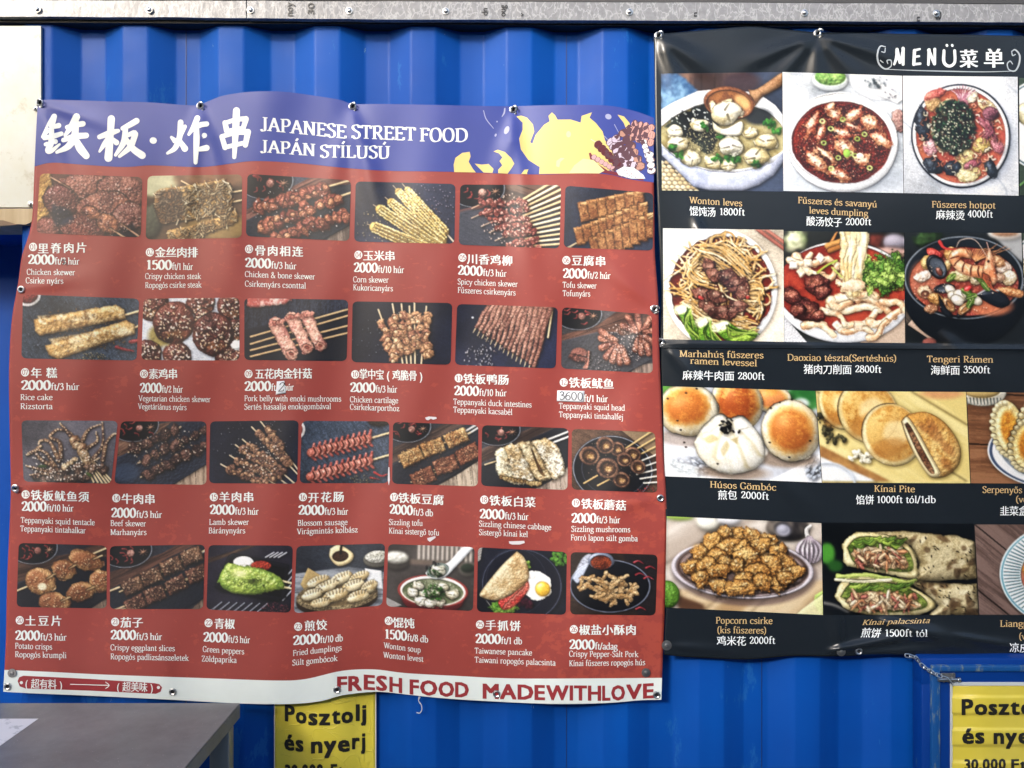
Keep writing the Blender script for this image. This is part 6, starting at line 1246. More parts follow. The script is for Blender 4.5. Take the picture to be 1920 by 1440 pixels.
for _ in range(60): a, b = rnd.uniform(1560, 1700), rnd.uniform(945, 1000); p.disc(*Z2([(a, b)])[0], .9, .6, h=1.05+.001*_, m=0 if rnd.random() < .5 else 7, n=6)
p.build('skewer_drawing', inks, surf_left, .0013, red)

QUADS = {1: ((75, 325), (267, 332), (264, 445), (68, 437)), 2: ((277, 330), (454, 327), (453, 446), (273, 449)), 3: ((464, 326), (658, 338), (655, 452), (461, 443)), 4: ((667, 340), (854, 345), (852, 457), (664, 453)), 5: ((863, 346), (1052, 347), (1049, 466), (860, 459)), 6: ((1060, 348), (1225, 362), (1224, 470), (1057, 464)),
 7: ((43, 552), (261, 560), (256, 676), (40, 672)), 8: ((269, 560), (449, 558), (449, 676), (265, 675)), 9: ((458, 559), (653, 562), (650, 677), (458, 675)), 10: ((661, 565), (848, 568), (845, 684), (659, 679)), 11: ((857, 570), (1046, 576), (1042, 691), (853, 684)), 12: ((1054, 576), (1222, 590), (1224, 700), (1052, 691)),
 13: ((40, 788), (221, 789), (208, 907), (44, 903)), 14: ((227, 790), (387, 790), (387, 909), (214, 907)), 15: ((394, 790), (560, 788), (557, 907), (392, 906)), 16: ((566, 789), (730, 790), (728, 906), (562, 906)), 17: ((737, 791), (897, 797), (896, 912), (735, 907)), 18: ((904, 797), (1066, 803), (1064, 919), (902, 911)), 19: ((1072, 804), (1228, 810), (1233, 924), (1072, 918)),
 20: ((35, 1018), (200, 1023), (200, 1141), (31, 1138)), 21: ((206, 1024), (384, 1021), (381, 1142), (206, 1142)), 22: ((391, 1022), (549, 1023), (545, 1149), (387, 1143)), 23: ((556, 1024), (722, 1019), (717, 1135), (551, 1150)), 24: ((728, 1020), (890, 1026), (887, 1146), (724, 1137)), 25: ((896, 1026), (1063, 1035), (1061, 1153), (894, 1147)), 26: ((1070, 1035), (1233, 1040), (1229, 1154), (1069, 1152))}
# number: badge, characters (x0, x1, y0, y1), price (digits x0, x1, end, base0, base1, unit), English, Hungarian (text, x0, x1, base0, base1)
ITEMS = {
1: ((62, 463), '里脊肉片', 71, 163, 466, 464, ('2000', 52, 102, 149, 495, 496, 'ft/3 húr'), ('Chicken skewer', 50, 141, 515, 516), ('Csirke nyárs', 48, 119, 531, 532)),
2: ((281, 473), '金丝肉排', 291, 371, 473, 473, ('1500', 274, 322, 362, 505, 506, 'ft/1 húr'), ('Crispy chicken steak', 272, 377, 523, 523), ('Ropogós csirke steak', 272, 378, 540, 539)),
3: ((467, 467), '骨肉相连', 478, 568, 469, 472, ('2000', 459, 508, 556, 501, 505, 'ft/3 húr'), ('Chicken & bone skewer', 459, 591, 519, 524), ('Csirkenyárs csonttal', 459, 574, 537, 541)),
4: ((672, 478), '玉米串', 681, 741, 479, 480, ('2000', 663, 708, 758, 510, 512, 'ft/10 húr'), ('Corn skewer', 662, 729, 529, 530), ('Kukoricanyárs', 662, 737, 544, 546)),
5: ((867, 483), '川香鸡柳', 876, 961, 485, 489, ('2000', 858, 905, 950, 515, 519, 'ft/3 húr'), ('Spicy chicken skewer', 858, 971, 533, 538), ('Fűszeres csirkenyárs', 858, 967, 549, 554)),
6: ((1062, 488), '豆腐串', 1072, 1136, 488, 490, ('2000', 1055, 1101, 1145, 521, 523, 'ft/2 húr'), ('Tofu skewer', 1055, 1119, 539, 541), ('Tofunyárs', 1055, 1107, 555, 556)),
7: ((47, 698), '年糕', 58, 107, 699, 699, ('2000', 39, 95, 149, 731, 731, 'ft/3 húr'), ('Rice cake', 38, 99, 750, 750), ('Rizstorta', 38, 99, 767, 767)),
8: ((270, 701), '素鸡串', 279, 333, 701, 701, ('2000', 262, 303, 343, 736, 736, 'ft/2 húr'), ('Vegetarian chicken skewer', 260, 395, 752, 754), ('Vegetáriánus nyárs', 259, 350, 767, 769)),
9: ((466, 701), '五花肉金针菇', 478, 585, 701, 700, ('2000', 458, 508, 551, 733, 732, 'ft/3 húr'), ('Pork belly with enoki mushrooms', 458, 640, 752, 753), ('Sertés hasaalja enokigombával', 458, 621, 768, 767)),
10: ((666, 702), '掌中宝(鸡脆骨)', 674, 797, 701, 705, ('2000', 656, 704, 745, 735, 736, 'ft/3 húr'), ('Chicken cartilage', 656, 747, 754, 756), ('Csirkekarporthoz', 656, 749, 768, 771)),
11: ((860, 709), '铁板鸭肠', 869, 954, 710, 712, ('2000', 851, 898, 950, 741, 743, 'ft/10 húr'), ('Teppanyaki duck intestines', 850, 997, 758, 764), ('Teppanyaki kacsabél', 850, 961, 773, 778)),
12: ((1057, 717), '铁板鱿鱼', 1067, 1151, 717, 720, ('', 1048, 1094, 1140, 752, 754, 'ft/1 húr'), ('Teppanyaki squid head', 1048, 1172, 766, 770), ('Teppanyaki tintahalfej', 1048, 1169, 782, 787)),
13: ((48, 927), '铁板鱿鱼须', 58, 167, 928, 932, ('2000', 40, 87, 138, 958, 959, 'ft/10 húr'), ('Teppanyaki squid tentacle', 39, 178, 980, 985), ('Teppanyaki tintahalkar', 38, 161, 996, 1000)),
14: ((218, 934), '牛肉串', 228, 291, 935, 936, ('2000', 208, 255, 304, 970, 971, 'ft/3 húr'), ('Beef skewer', 207, 274, 986, 987), ('Marhanyárs', 207, 275, 1003, 1003)),
15: ((401, 932), '羊肉串', 411, 476, 932, 932, ('2000', 393, 440, 485, 964, 965, 'ft/3 húr'), ('Lamb skewer', 392, 467, 984, 984), ('Báránynyárs', 391, 460, 1000, 1000)),
16: ((568, 932), '开花肠', 578, 645, 933, 931, ('2000', 559, 608, 653, 965, 965, 'ft/3 húr'), ('Blossom sausage', 558, 652, 986, 984), ('Virágmintás kolbász', 557, 671, 1002, 998)),
17: ((739, 932), '铁板豆腐', 747, 832, 933, 938, ('2000', 730, 774, 812, 963, 968, 'ft/3 db'), ('Sizzling tofu', 729, 793, 984, 986), ('Kínai sistergő tofu', 729, 824, 1000, 1004)),
18: ((908, 937), '铁板白菜', 918, 1004, 938, 942, ('2000', 899, 946, 991, 972, 975, 'ft/3 húr'), ('Sizzling chinese cabbage', 898, 1034, 987, 994), ('Sistergő kínai kel', 898, 990, 1003, 1007)),
19: ((1080, 943), '铁板蘑菇', 1090, 1174, 944, 948, ('2000', 1071, 1118, 1163, 980, 981, 'ft/3 húr'), ('Sizzling mushrooms', 1071, 1182, 997, 998), ('Forró lapon sült gomba', 1070, 1196, 1013, 1015)),
20: ((37, 1163), '土豆片', 47, 116, 1164, 1164, ('2000', 28, 75, 125, 1200, 1201, 'ft/3 húr'), ('Potato crisps', 28, 98, 1216, 1218), ('Ropogós krumpli', 28, 125, 1232, 1234)),
21: ((216, 1166), '茄子', 226, 268, 1167, 1167, ('2000', 207, 255, 304, 1199, 1200, 'ft/3 húr'), ('Crispy eggplant slices', 207, 328, 1219, 1221), ('Ropogós padlizsánszeletek', 207, 354, 1236, 1239)),
22: ((391, 1168), '青椒', 402, 440, 1169, 1170, ('2000', 381, 427, 469, 1203, 1206, 'ft/3 húr'), ('Green peppers', 380, 458, 1222, 1227), ('Zöldpaprika', 378, 444, 1240, 1243)),
23: ((559, 1175), '煎饺', 571, 613, 1174, 1171, ('2000', 549, 600, 643, 1210, 1202, 'ft/10 db'), ('Fried dumplings', 549, 641, 1230, 1219), ('Sült gombócok', 548, 633, 1248, 1239)),
24: ((729, 1164), '馄饨', 737, 777, 1167, 1169, ('1500', 721, 763, 803, 1197, 1205, 'ft/8 db'), ('Wonton soup', 720, 789, 1215, 1224), ('Wonton levest', 719, 794, 1233, 1241)),
25: ((900, 1171), '手抓饼', 910, 976, 1172, 1174, ('2000', 891, 939, 979, 1206, 1208, 'ft/1 db'), ('Taiwanese pancake', 890, 998, 1225, 1229), ('Taiwani ropogós palacsinta', 890, 1042, 1242, 1248)),
26: ((1076, 1180), '椒盐小酥肉', 1086, 1193, 1181, 1181, ('2000', 1067, 1115, 1158, 1217, 1218, 'ft/adag'), ('Crispy Pepper-Salt Pork', 1067, 1197, 1231, 1232), ('Kínai fűszeres ropogós hús', 1067, 1210, 1249, 1247))}
text_mesh(''.join(it[1] for it in ITEMS.values()))
for k, it in ITEMS.items():
    b, cn, x0, x1, y0, y1, pr, en, hu = it
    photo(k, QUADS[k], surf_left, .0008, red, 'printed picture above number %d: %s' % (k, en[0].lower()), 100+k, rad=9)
    p = Print(); p.disc(b[0], b[1], 7.6, 8.0, n=24)
    p.serif('%02d' % k, b[0]-5.6, b[0]+5.4, b[1]+4.6, cap=9.4, T=10, t=8, h=.15, m=1, gap=-2); p.build('number_badge', [m_txt, m_rink], surf_left, .0012, red, 'white disc numbered %02d' % k)
    p = Print(); p.han(cn, x0, x1, y0, y1, size=20, bold=.03)
    d, a, m, e, u0, u1, unit = pr; um = u0+(u1-u0)*(m-a)/(e-a)
    if d: p.serif(d, a, m, u0, um, cap=17.5, T=19, t=6, gap=0)
    p.serif(unit, m+.5, e, um, u1, cap=12.2, T=15, t=7, gap=2)
    for tx in (en, hu): p.serif(tx[0], tx[1], tx[2], tx[3], tx[4], cap=10.6, T=12, t=7, gap=3)
    p.build('caption', m_txt, surf_left, .0012, red, en[0].lower()+' caption in white print')
# footer
p = Print(); p.poly([(33, 1277), (36, 1270), (44, 1267), (170, 1273), (290, 1281), (299, 1283), (304, 1289), (301, 1297), (292, 1301), (170, 1295), (48, 1291), (37, 1287)], smooth=False); p.build('slogan_pill', m_rink, surf_left, .0011, red)
p = Print(); p.disc(40, 1280, 3); p.disc(297, 1289, 3)
p.han('(超有料)', 42, 122, 1281, 1284, size=19, bold=.015); p.han('(超美味)', 214, 292, 1287, 1289, size=19, bold=.015); p.brush([(132, 1283, .7), (204, 1285, .7)], n=8); p.brush([(198, 1279, .6), (205, 1285, .7), (198, 1291, .6)], n=2); p.build('slogan_lettering', m_txt, surf_left, .0016, red)
for w, x0, x1, y0, y1, c in (('FR', 632, 679, 1296, 1294, 28), ('ES', 682, 726, 1292, 1295, 28), ('H', 730, 754, 1296, 1299, 28), ('FO', 768, 820, 1301, 1304, 28), ('OD', 822, 879, 1305, 1307, 28), ('MADE', 905, 1022, 1309, 1312, 28), ('WITH', 1024, 1127, 1312, 1313, 28), ('LO', 1129, 1172, 1313, 1312, 28), ('VE', 1174, 1226, 1311, 1308, 28)):
    p = Print(); p.sans(w, x0, x1, y0, y1, cap=c); p.build('slogan_print', m_rink, surf_left, .0012, red)
# old repair patches of the print near the sleeve edges, eyelets
for x, y in ((40, 543), (15, 1287), (324, 1297), (632, 1293), (931, 1301), (1231, 1303), (1238, 934)): grommet(red, x, y, surf_left)
# ---------------------------------------------------------------- black banner
m_blk, t = vinyl('black banner vinyl', (.010, .014, .019), .27, .45)
m_gold, _ = mat('gold print', (.60, .42, .20), .3); m_wht2, _ = mat('bright white print', (.80, .84, .86), .3)
TOP_R = smooth_pts([(1226, 63), (1280, 60), (1400, 50), (1450, 53), (1532, 60), (1640, 62), (1760, 64), (1920, 67), (2100, 72), (2330, 70)])
BOT_R = smooth_pts([(1245, 1228), (1300, 1233), (1390, 1237), (1440, 1234), (1490, 1230), (1560, 1231), (1640, 1229), (1700, 1230), (1800, 1231), (1920, 1232), (2330, 1236)])
LEF_R = smooth_pts([(50, 1225), (120, 1227), (240, 1229), (360, 1232), (480, 1237), (560, 1240), (640, 1237), (700, 1239), (860, 1243), (1000, 1250), (1100, 1250), (1180, 1247), (1240, 1245)])
RIG_R = [(0, 2330), (1300, 2330)]
blk = empty('menu_banner', tuple(at(1600, 1230, -.03)), 'glossy black vinyl menu of soups, noodles and buns with gold captions', 'menu banner')
cloth('sheet', TOP_R, BOT_R, LEF_R, RIG_R, 260, 270, surf_right, 0, m_blk, blk)
RP = [('wonton soup', ((1239, 138), (1466, 135), (1469, 359), (1241, 357)), 'wonton soup in a white bowl with a wooden spoon'), ('red dumpling soup', ((1467, 135), (1691, 142), (1694, 362), (1469, 358)), 'dumplings in red chilli soup'), ('hotpot', ((1692.5, 142), (1908, 144), (1910, 367), (1695, 362)), 'hotpot in a dark rimmed bowl on marble'), ('dumpling plate', ((1911, 146), (2130, 150), (2132, 370), (1912, 366)), 'pale plate cut by the picture edge'),
      ('beef ramen', ((1243, 428), (1469, 431), (1470, 641), (1244, 636)), 'beef noodles with green cabbage'), ('cut noodles', ((1470, 433), (1695, 436), (1697, 643), (1470, 641)), 'broad noodles lifted from a bowl'), ('seafood ramen', ((1696, 436), (1915, 437), (1922, 645), (1698, 643)), 'seafood noodles with a prawn in a black pot'), ('dumpling plate', ((1917, 437), (2130, 440), (2134, 650), (1924, 645)), 'pale plate beside the seafood noodles'),
      ('steamed buns', ((1243, 724), (1529, 733), (1541, 905), (1246, 893)), 'steamed bun with fried buns'), ('flat bread', ((1529.6, 733), (1811, 735), (1819, 906), (1542, 905)), 'filled flat breads on a board'), ('leek pastry', ((1812, 735), (2100, 738), (2110, 908), (1820, 906)), 'half moon pastries on a plate'),
      ('popcorn chicken', ((1250, 968), (1540, 981), (1543, 1153), (1247, 1139)), 'fried chicken pieces on a plate'), ('wraps', ((1542, 980), (1826, 982), (1835, 1153), (1545, 1153)), 'stacked rolled pancakes'), ('cold noodles', ((1827, 983), (2110, 984), (2118, 1154), (1836, 1153)), 'noodle salad on a blue striped plate')]
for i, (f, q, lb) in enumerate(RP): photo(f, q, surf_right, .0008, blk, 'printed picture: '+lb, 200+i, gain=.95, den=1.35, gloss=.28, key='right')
R = [  # gold lines, then white line (characters, price)
 ((('Wonton leves', 1293, 1392, 381, 387),), ('馄饨汤', 1293, 1342, 395, 398, '1800ft', 1349, 1397, 403, 404)),
 ((('Fűszeres és savanyú', 1496, 1645, 381, 389), ('leves dumpling', 1517, 1628, 400, 406)), ('酸汤饺子', 1512, 1579, 414, 417, '2000ft', 1585, 1634, 422, 422)),
 ((('Fűszeres hotpot', 1747, 1867, 389, 391),), ('麻辣烫', 1755, 1809, 402, 404, '4000ft', 1814, 1862, 407, 408)),
 ((('Marhahús fűszeres', 1274, 1432, 669, 672), ('ramen levessel', 1294, 1420, 682, 687)), ('麻辣牛肉面', 1280, 1377, 703, 705, '2800ft', 1383, 1434, 711, 712)),
 ((('Daoxiao tészta(Sertéshús)', 1476, 1681, 676, 678),), ('猪肉刀削面', 1507, 1597, 692, 693, '2800ft', 1603, 1653, 698, 699)),
 ((('Tengeri Rámen', 1738, 1863, 679, 680),), ('海鲜面', 1745, 1800, 694, 694, '3500ft', 1806, 1857, 699, 700)),
 ((('Húsos Gömbóc', 1331, 1456, 914, 920),), ('煎包', 1346, 1382, 928, 928, '2000ft', 1389, 1442, 934, 937)),
 ((('Kínai Pite', 1639, 1716, 922, 923),), ('馅饼', 1605, 1639, 937, 937, '1000ft tól/1db', 1644, 1755, 943, 943)),
 ((('Serpenyős tészta', 1842, 1964, 924, 925), ('(vegetáriánus)', 1905, 2010, 942, 943)), ('韭菜盒子', 1875, 1945, 958, 958, '1500ft', 1952, 2000, 964, 964)),
 ((('Popcorn csirke', 1342, 1449, 1169, 1170), ('(kis fűszeres)', 1345, 1437, 1187, 1188)), ('鸡米花', 1344, 1399, 1201, 1202, '2000ft', 1405, 1454, 1207, 1207)),
 ((('Kínai palacsinta', 1616, 1743, 1172, 1168),), ('煎饼', 1615, 1652, 1186, 1187, '1500ft tól', 1659, 1740, 1193, 1194)),
 ((('Liangpi tészta', 1875, 1985, 1175, 1176), ('(vegetáriánus)', 1911, 2010, 1199, 1200)), ('凉皮', 1893, 1930, 1214, 1215, '2000ft', 1938, 1990, 1221, 1222))]
text_mesh(''.join(w[0] for _, w in R)+'菜单')
for gold, w in R:
    p = Print(); sl = .25 if gold[0][0] == 'Kínai palacsinta' else 0
    for tx, x0, x1, y0, y1 in gold: p.serif(tx, x0, x1, y0, y1, cap=12 if not sl else 9.5, T=12.5, t=7, gap=3, m=0, slant=sl)
    p.han(w[0], w[1], w[2], w[3], w[4], size=18.5, m=1, bold=.012, slant=sl); p.serif(w[5], w[6], w[7], w[8], w[9], cap=12.8, T=12.5, t=7, gap=3, m=1)
    p.build('caption', [m_gold, m_wht2], surf_right, .0012, blk, gold[0][0].lower()+' caption in gold and white')
p = Print(); Z3 = lambda pts: [(1280+a/3, b/3, r/3) for a, b, r in pts]
for i, s in enumerate(([(1206, 278, 9), (1204, 320, 9), (1190, 362, 6)], [(1206, 280, 9), (1222, 352, 8)], [(1226, 350, 7), (1240, 282, 8)], [(1240, 272, 9), (1240, 362, 8)],
          [(1304, 284, 9), (1300, 362, 9)], [(1302, 284, 7), (1334, 276, 6)], [(1302, 320, 6), (1330, 316, 6)], [(1300, 362, 7), (1336, 358, 7)], [(1386, 280, 9), (1382, 364, 7)], [(1384, 282, 9), (1416, 360, 8)], [(1418, 276, 8), (1418, 360, 7)],
          [(1470, 285, 8), (1470, 350, 9), (1500, 372, 8), (1530, 350, 8), (1530, 285, 8)], [(1486, 254, 7), (1487, 257, 7)], [(1516, 254, 7), (1517, 257, 7)])): p.brush(Z3(s), h=.06*(i % 6))
p.han('菜', 1800, 1834, 110, size=35, bold=.035); p.han('单', 1845, 1884, 109, size=37, bold=.035); p.build('menu_title', m_wht2, surf_right, .0012, blk)
m_fl, _ = mat('grey flourish print', (.42, .46, .50), .3)
p = Print()
for pts in ([(1140, 262, 3), (1110, 262, 5), (1095, 310, 6), (1105, 360, 6), (1140, 388, 5), (1172, 372, 4), (1172, 340, 4), (1150, 340, 4), (1154, 358, 3)], [(1140, 270, 3), (1136, 294, 4), (1118, 290, 3)], [(1112, 340, 4), (1128, 352, 3)], [(1850, 290, 3), (1870, 280, 5), (1895, 310, 6), (1892, 360, 6), (1870, 398, 5), (1836, 392, 4), (1826, 360, 4), (1842, 344, 4), (1856, 360, 3)], [(1850, 288, 3), (1856, 312, 4), (1872, 306, 3)],
            [(1150, 390, 2), (1300, 396, 3), (1500, 401, 4), (1700, 404, 3), (1850, 400, 2)]): p.brush(Z3([(a, b, r*.8) for a, b, r in pts]))
p.build('flourish', m_fl, surf_right, .0012, blk)
for x, y in ((1610, 1221), (2180, 1222)): grommet(blk, x, y, surf_right)
b = MB()   # welded overlap seam across the sheet
X = np.linspace(1242, 2325, 120); Yv = 652+.004*(X-1242); A = at(X, Yv-5, surf_right(X, Yv-5)-.0004); B = at(X, Yv, surf_right(X, Yv)-.0022); C = at(X, Yv+1.5, surf_right(X, Yv+1.5)-.0003)
n = len(X); b.add(list(map(tuple, A))+list(map(tuple, B))+list(map(tuple, C)), [(i, n+i, n+i+1, i+1) for i in range(n-1)]+[(n+i, 2*n+i, 2*n+i+1, n+i+1) for i in range(n-1)]); b.build('seam', m_blk, blk, smooth=True)

# ---------------------------------------------------------------- hooks and fixing screws
def sy(surf, x, y): return float(surf(np.array([float(x)]), np.array([float(y)]))[0])
def hook(px, py, surf, label):
    """screw hook through an eyelet: eyelet ring, bent hook, tail going into the wall"""
    y = sy(surf, px, py); c = np.array(at(px, py, y)); o = empty('screw_hook', tuple(c), label, 'hook', 'screw hooks holding up the banners')
    b = MB(); R = .0098; t = np.linspace(.5, 6.0, 24); k = (px*7+py) % 5*.25-.5
    b.tube([c+[.004+R*math.cos(a+k)*.85, -.007-.006*math.sin(a+k)-.004*math.cos(a+k), -.003+R*math.sin(a+k)] for a in t], .0026, 8)
    b.tube([c+[.001, -.008, .007], c+[-.003, -.001, .006], c+[-.005, .024, .008]], .0030, 8); b.build('bent_hook', m_steel, o, smooth=True)
    b = MB(); b.lathe(c+[0, -.0012, 0], [(.0062, 0), (.0058, .0022), (.008, .0034), (.0104, .0026), (.0114, 0)], 18); b.build('eyelet_ring', m_steel, o, smooth=True)
    b = MB(); b.lathe(c+[0, -.0016, 0], [(.0063, 0), (0, .0001)], 14); b.build('hole', m_hole, o)
for x, y, s, lab in ((75, 193, surf_left, 'steel screw hook at the upper left corner of the red banner'), (376, 199, surf_left, 'steel screw hook above the third brush character of the title'), (661, 200, surf_left, 'steel screw hook above the word STREET'), (962, 206, surf_left, 'steel screw hook beside the yellow drawing'), (29, 915, surf_left, 'steel hook on the left edge of the red banner, above number 13'),
                     (1226, 579, surf_left, 'steel hook where the red banner meets the black one, beside the squid head picture'), (1237, 641, surf_right, 'steel hook below the beef noodle picture, on the left edge of the black banner'), (1234, 67, surf_right, 'steel hook at the upper left corner of the black banner'), (1532, 63, surf_right, 'steel hook in the top hem of the black banner, left of MENÜ')): hook(x, y, s, lab)
def washer(px, py, surf, label, m=m_dsteel, r=.0125):
    y = sy(surf, px, py)-.002; c = at(px, py, y); o = empty('washer_screw', tuple(c), label, 'screw', 'washer screws pinning the banners'); b = MB(); b.lathe(c, [(r, 0), (r, .0014), (r*.5, .002)], 24); b.build('washer', m, o, smooth=True)
    b = MB(); b.lathe(c-np.array([0, .0016, 0]), [(r*.5, 0), (r*.46, .0022), (r*.2, .003), (r*.17, .002), (0, .002)], 16); b.build('head', m, o, smooth=True)
washer(23, 1262, surf_left, 'dull washer screw at the lower left corner of the red banner'); washer(1211, 1261, surf_left, 'dull washer screw right of the pepper salt pork caption'); washer(1577, 1222, surf_right, 'washer screw in the bottom hem of the black banner'); washer(1250, 1210, surf_right, 'plain grey disc screw at the lower left corner of the black banner', r=.014)
screw(None, 66, 204, -.014, .006, 'bolt'); bo = bpy.data.objects['bolt']; tag(bo, 'tiny bolt just under the top left hook, on the cream sheet', 'bolt')

# ---------------------------------------------------------------- paper price stickers, torn tape
m_stk, _ = mat('white paper sticker', (.74, .76, .80), .6); m_pen, _ = mat('black pen', (.03, .03, .04), .5); m_tape, t = mat('scrap of white tape', (.70, .66, .68), .5)
def sticker(quad, txt, x0, x1, base, cap, surf, label, slant=0):
    q = np.array(quad, float); c = q.mean(0); o = empty('price_sticker', tuple(at(c[0], c[1], sy(surf, *c))), label, 'sticker', 'hand written price stickers')
    n = 6; V = [q[0]*(1-u)*(1-v)+q[1]*u*(1-v)+q[2]*u*v+q[3]*(1-u)*v for v in np.linspace(0, 1, n+1) for u in np.linspace(0, 1, n+1)]; V = np.array(V)
    mesh('paper', at(V[:, 0], V[:, 1], surf(V[:, 0], V[:, 1])-.0024), [(j*(n+1)+i, (j+1)*(n+1)+i, (j+1)*(n+1)+i+1, j*(n+1)+i+1) for j in range(n) for i in range(n)], m_stk, o, smooth=True).modifiers.new('t', 'SOLIDIFY').thickness = .0003
    p = Print(); p.serif(txt, x0, x1, *base, cap=cap, T=8, t=8, serif=False, slant=slant); p.build('handwriting', m_pen, surf, .0030, o)
sticker([(1045, 732), (1096, 733), (1094, 754), (1044, 752)], '3600', 1048, 1094, (749, 751), 15, surf_left, 'white paper slip with 3600 written by hand, over the squid head price')
sticker([(519, 715), (533, 714), (536, 737), (517, 740)], '2', 520, 532, (735, 734), 17, surf_left, 'small white paper slip with a 2 written by hand, over the pork belly price', slant=.15)
p = Print(); p.brush([(117, 486, .5), (121, 490, .7), (118, 496, .6), (124, 492, .5), (126, 500, .4)], m=0); p.brush([(114, 490, .5), (123, 487, .6)], h=.1); p.build('pen_mark', m_pen, surf_left, .0016, red)
def scrap(pts, label, surf=surf_left):
    c = np.mean(pts, 0); p = Print(); p.poly(pts); o = p.build('tape_scrap', m_tape, surf, .0026, None); tag(o, label, 'tape', 'scraps of torn white tape'); o.modifiers.new('t', 'SOLIDIFY').thickness = .0003
scrap([(797, 783), (804, 781), (818, 782), (819, 785), (812, 787), (808, 785), (803, 788), (799, 787)], 'torn white tape between the chicken cartilage and sizzling tofu pictures')
scrap([(801, 1009), (816, 1005), (817, 1008), (806, 1016), (802, 1013)], 'folded white tape scrap under the sizzling tofu caption')
scrap([(954, 1015), (983, 1014), (984, 1018), (975, 1021), (960, 1021), (955, 1019)], 'long white tape scrap above the pancake picture')
scrap([(728, 876), (730, 876), (731, 900), (729, 910), (727, 900)], 'thin white peel along the blossom sausage picture edge')
# ---------------------------------------------------------------- yellow poster pasted on the corrugations
m_poster, t = mat('yellow poster paper', (.50, .40, .045), .34, spec=.5); n = t.noise(7, 6, .65); t.base(t.mix(t.ramp(n, .3, .75), (.70, .58, .05), (.78, .66, .09)))
w = t.n('TexVoronoi', feature='DISTANCE_TO_EDGE', i_Scale=9.0); ds = t.n('VectorMath', operation='MULTIPLY_ADD'); nn = t.n('TexNoise', i_Scale=5.0); t.l(t.co(), nn.inputs['Vector']); ds.inputs[1].default_value = (.6, .6, .6); t.l(nn.outputs['Color'], ds.inputs[0]); t.l(t.co(), ds.inputs[2]); t.l(ds.outputs[0], w.inputs['Vector'])
bb = t.n('Bump', i_Strength=.35, i_Distance=.004); t.l(t.ramp(w.outputs['Distance'], .0, .03, (1, 1, 1, 1), (0, 0, 0, 1)), bb.inputs['Height']); t.l(bb.outputs[0], t.b.inputs['Normal'])
m_pblk, _ = mat('black poster print', (.015, .015, .014), .4); m_pwht, _ = mat('white poster edge', (.72, .72, .66), .5)
def surf_poster(px, py):
    x = (np.asarray(px, float)-960)*S; return np.mean([wall_profile(x+q) for q in np.linspace(-.022, .022, 9)], 0)*.75-.004+0*np.asarray(py, float)
def surf_poster_flat(px, py): return surf_poster(px, py)
o = empty('poster', tuple(at(610, 1650, 0)), 'creased yellow lottery poster pasted on the blue wall, half hidden under the red banner', 'poster')
def sheet(name, x0, x1, y0, y1, surf, lift, m, parent, nx=40, ny=12, th=.0006):
    u, v = np.meshgrid(np.linspace(x0, x1, nx+1), np.linspace(y0, y1, ny+1)); P = at(u, v, surf(u, v)-lift).reshape(-1, 3); k = nx+1
    ob = mesh(name, P, [(j*k+i, (j+1)*k+i, (j+1)*k+i+1, j*k+i+1) for j in range(ny) for i in range(nx)], m, parent, smooth=True); ob.modifiers.new('t', 'SOLIDIFY').thickness = th; return ob
sheet('paper', 515.5, 703.5, 1270, 1680, surf_poster, 0, m_poster, o)
sheet('white_border', 703.5, 705.5, 1270, 1680, surf_poster, .0, m_pwht, o, 2); sheet('white_border', 513.8, 515.5, 1270, 1680, surf_poster, .0, m_pwht, o, 2)
p = Print()
for w_, x0, x1, y0, y1, c in (('Po', 534, 575, 1351, 1357, 31), ('sz', 578, 619, 1359, 1359, 32), ('to', 622, 662, 1357, 1354, 31), ('lj', 667, 687, 1351, 1350, 31),
                              ('és', 533, 569, 1405, 1409, 31), ('nye', 583, 656, 1412, 1408, 32), ('rj', 660, 685, 1404, 1403, 31), ('30.000', 534, 606, 1460, 1459, 27), ('Ft-os', 620, 683, 1459, 1458, 27)): p = Print(); p.sans(w_, x0, x1, y0, y1, cap=c); p.build('lettering', m_pblk, surf_poster, .0014, o, sub=8)

# ---------------------------------------------------------------- blue display flap with the second yellow poster
m_flap, t = mat('blue flap paint', (.0008, .035, .22), .4, spec=.25, coat=.06, coat_r=.15)
sc = t.noise(30, 8, .75, t.co(1, 1, .3)); c = t.mix(t.ramp(sc, .64, .67), (.0008, .035, .22), (.05, .12, .2)); t.base(c)
m_flap2, t = mat('worn blue flap paint', (.006, .09, .27), .4, coat=.3); sc = t.noise(40, 8, .75, t.co(1, 1, .25)); t.base(t.mix(t.ramp(sc, .52, .6), (.003, .065, .24), (.12, .17, .2))); t.bump(sc, .3, .002)
m_gask, _ = mat('grey sealing strip', (.52, .56, .56), .5)
m_yel3, t = mat('yellow slatted panel print', (.56, .45, .05), .3, spec=.5); t.base(t.mix(t.ramp(t.noise(6, 5, .6), .3, .75), (.60, .50, .05), (.68, .57, .09)))
YF = -.085
o = empty('display_flap', tuple(at(1900, 1700, YF)), 'blue steel flap with worn rim and a yellow slatted lottery poster at the lower right', 'flap')
def rail(b, x0, y0, x1, y1, ya, yb, bev=.003):
    A, B = at(x0, y1, ya), at(x1, y0, ya); b.box((A[0], ya, A[2]), (B[0], yb, B[2]), bev=bev)
b = MB(); rail(b, 1728, 1234, 2420, 1286, YF+.012, YF+.07, .006); rail(b, 1728, 1280, 1786, 1800, YF+.0125, YF+.069, .006); b.build('frame', m_flap, o, smooth=True)
b = MB(); rail(b, 1747, 1248, 2420, 1260, YF+.003, YF+.03, .004); rail(b, 1747, 1255, 1764, 1800, YF+.002, YF+.03, .004); b.build('raised_rim', m_flap2, o, smooth=True)
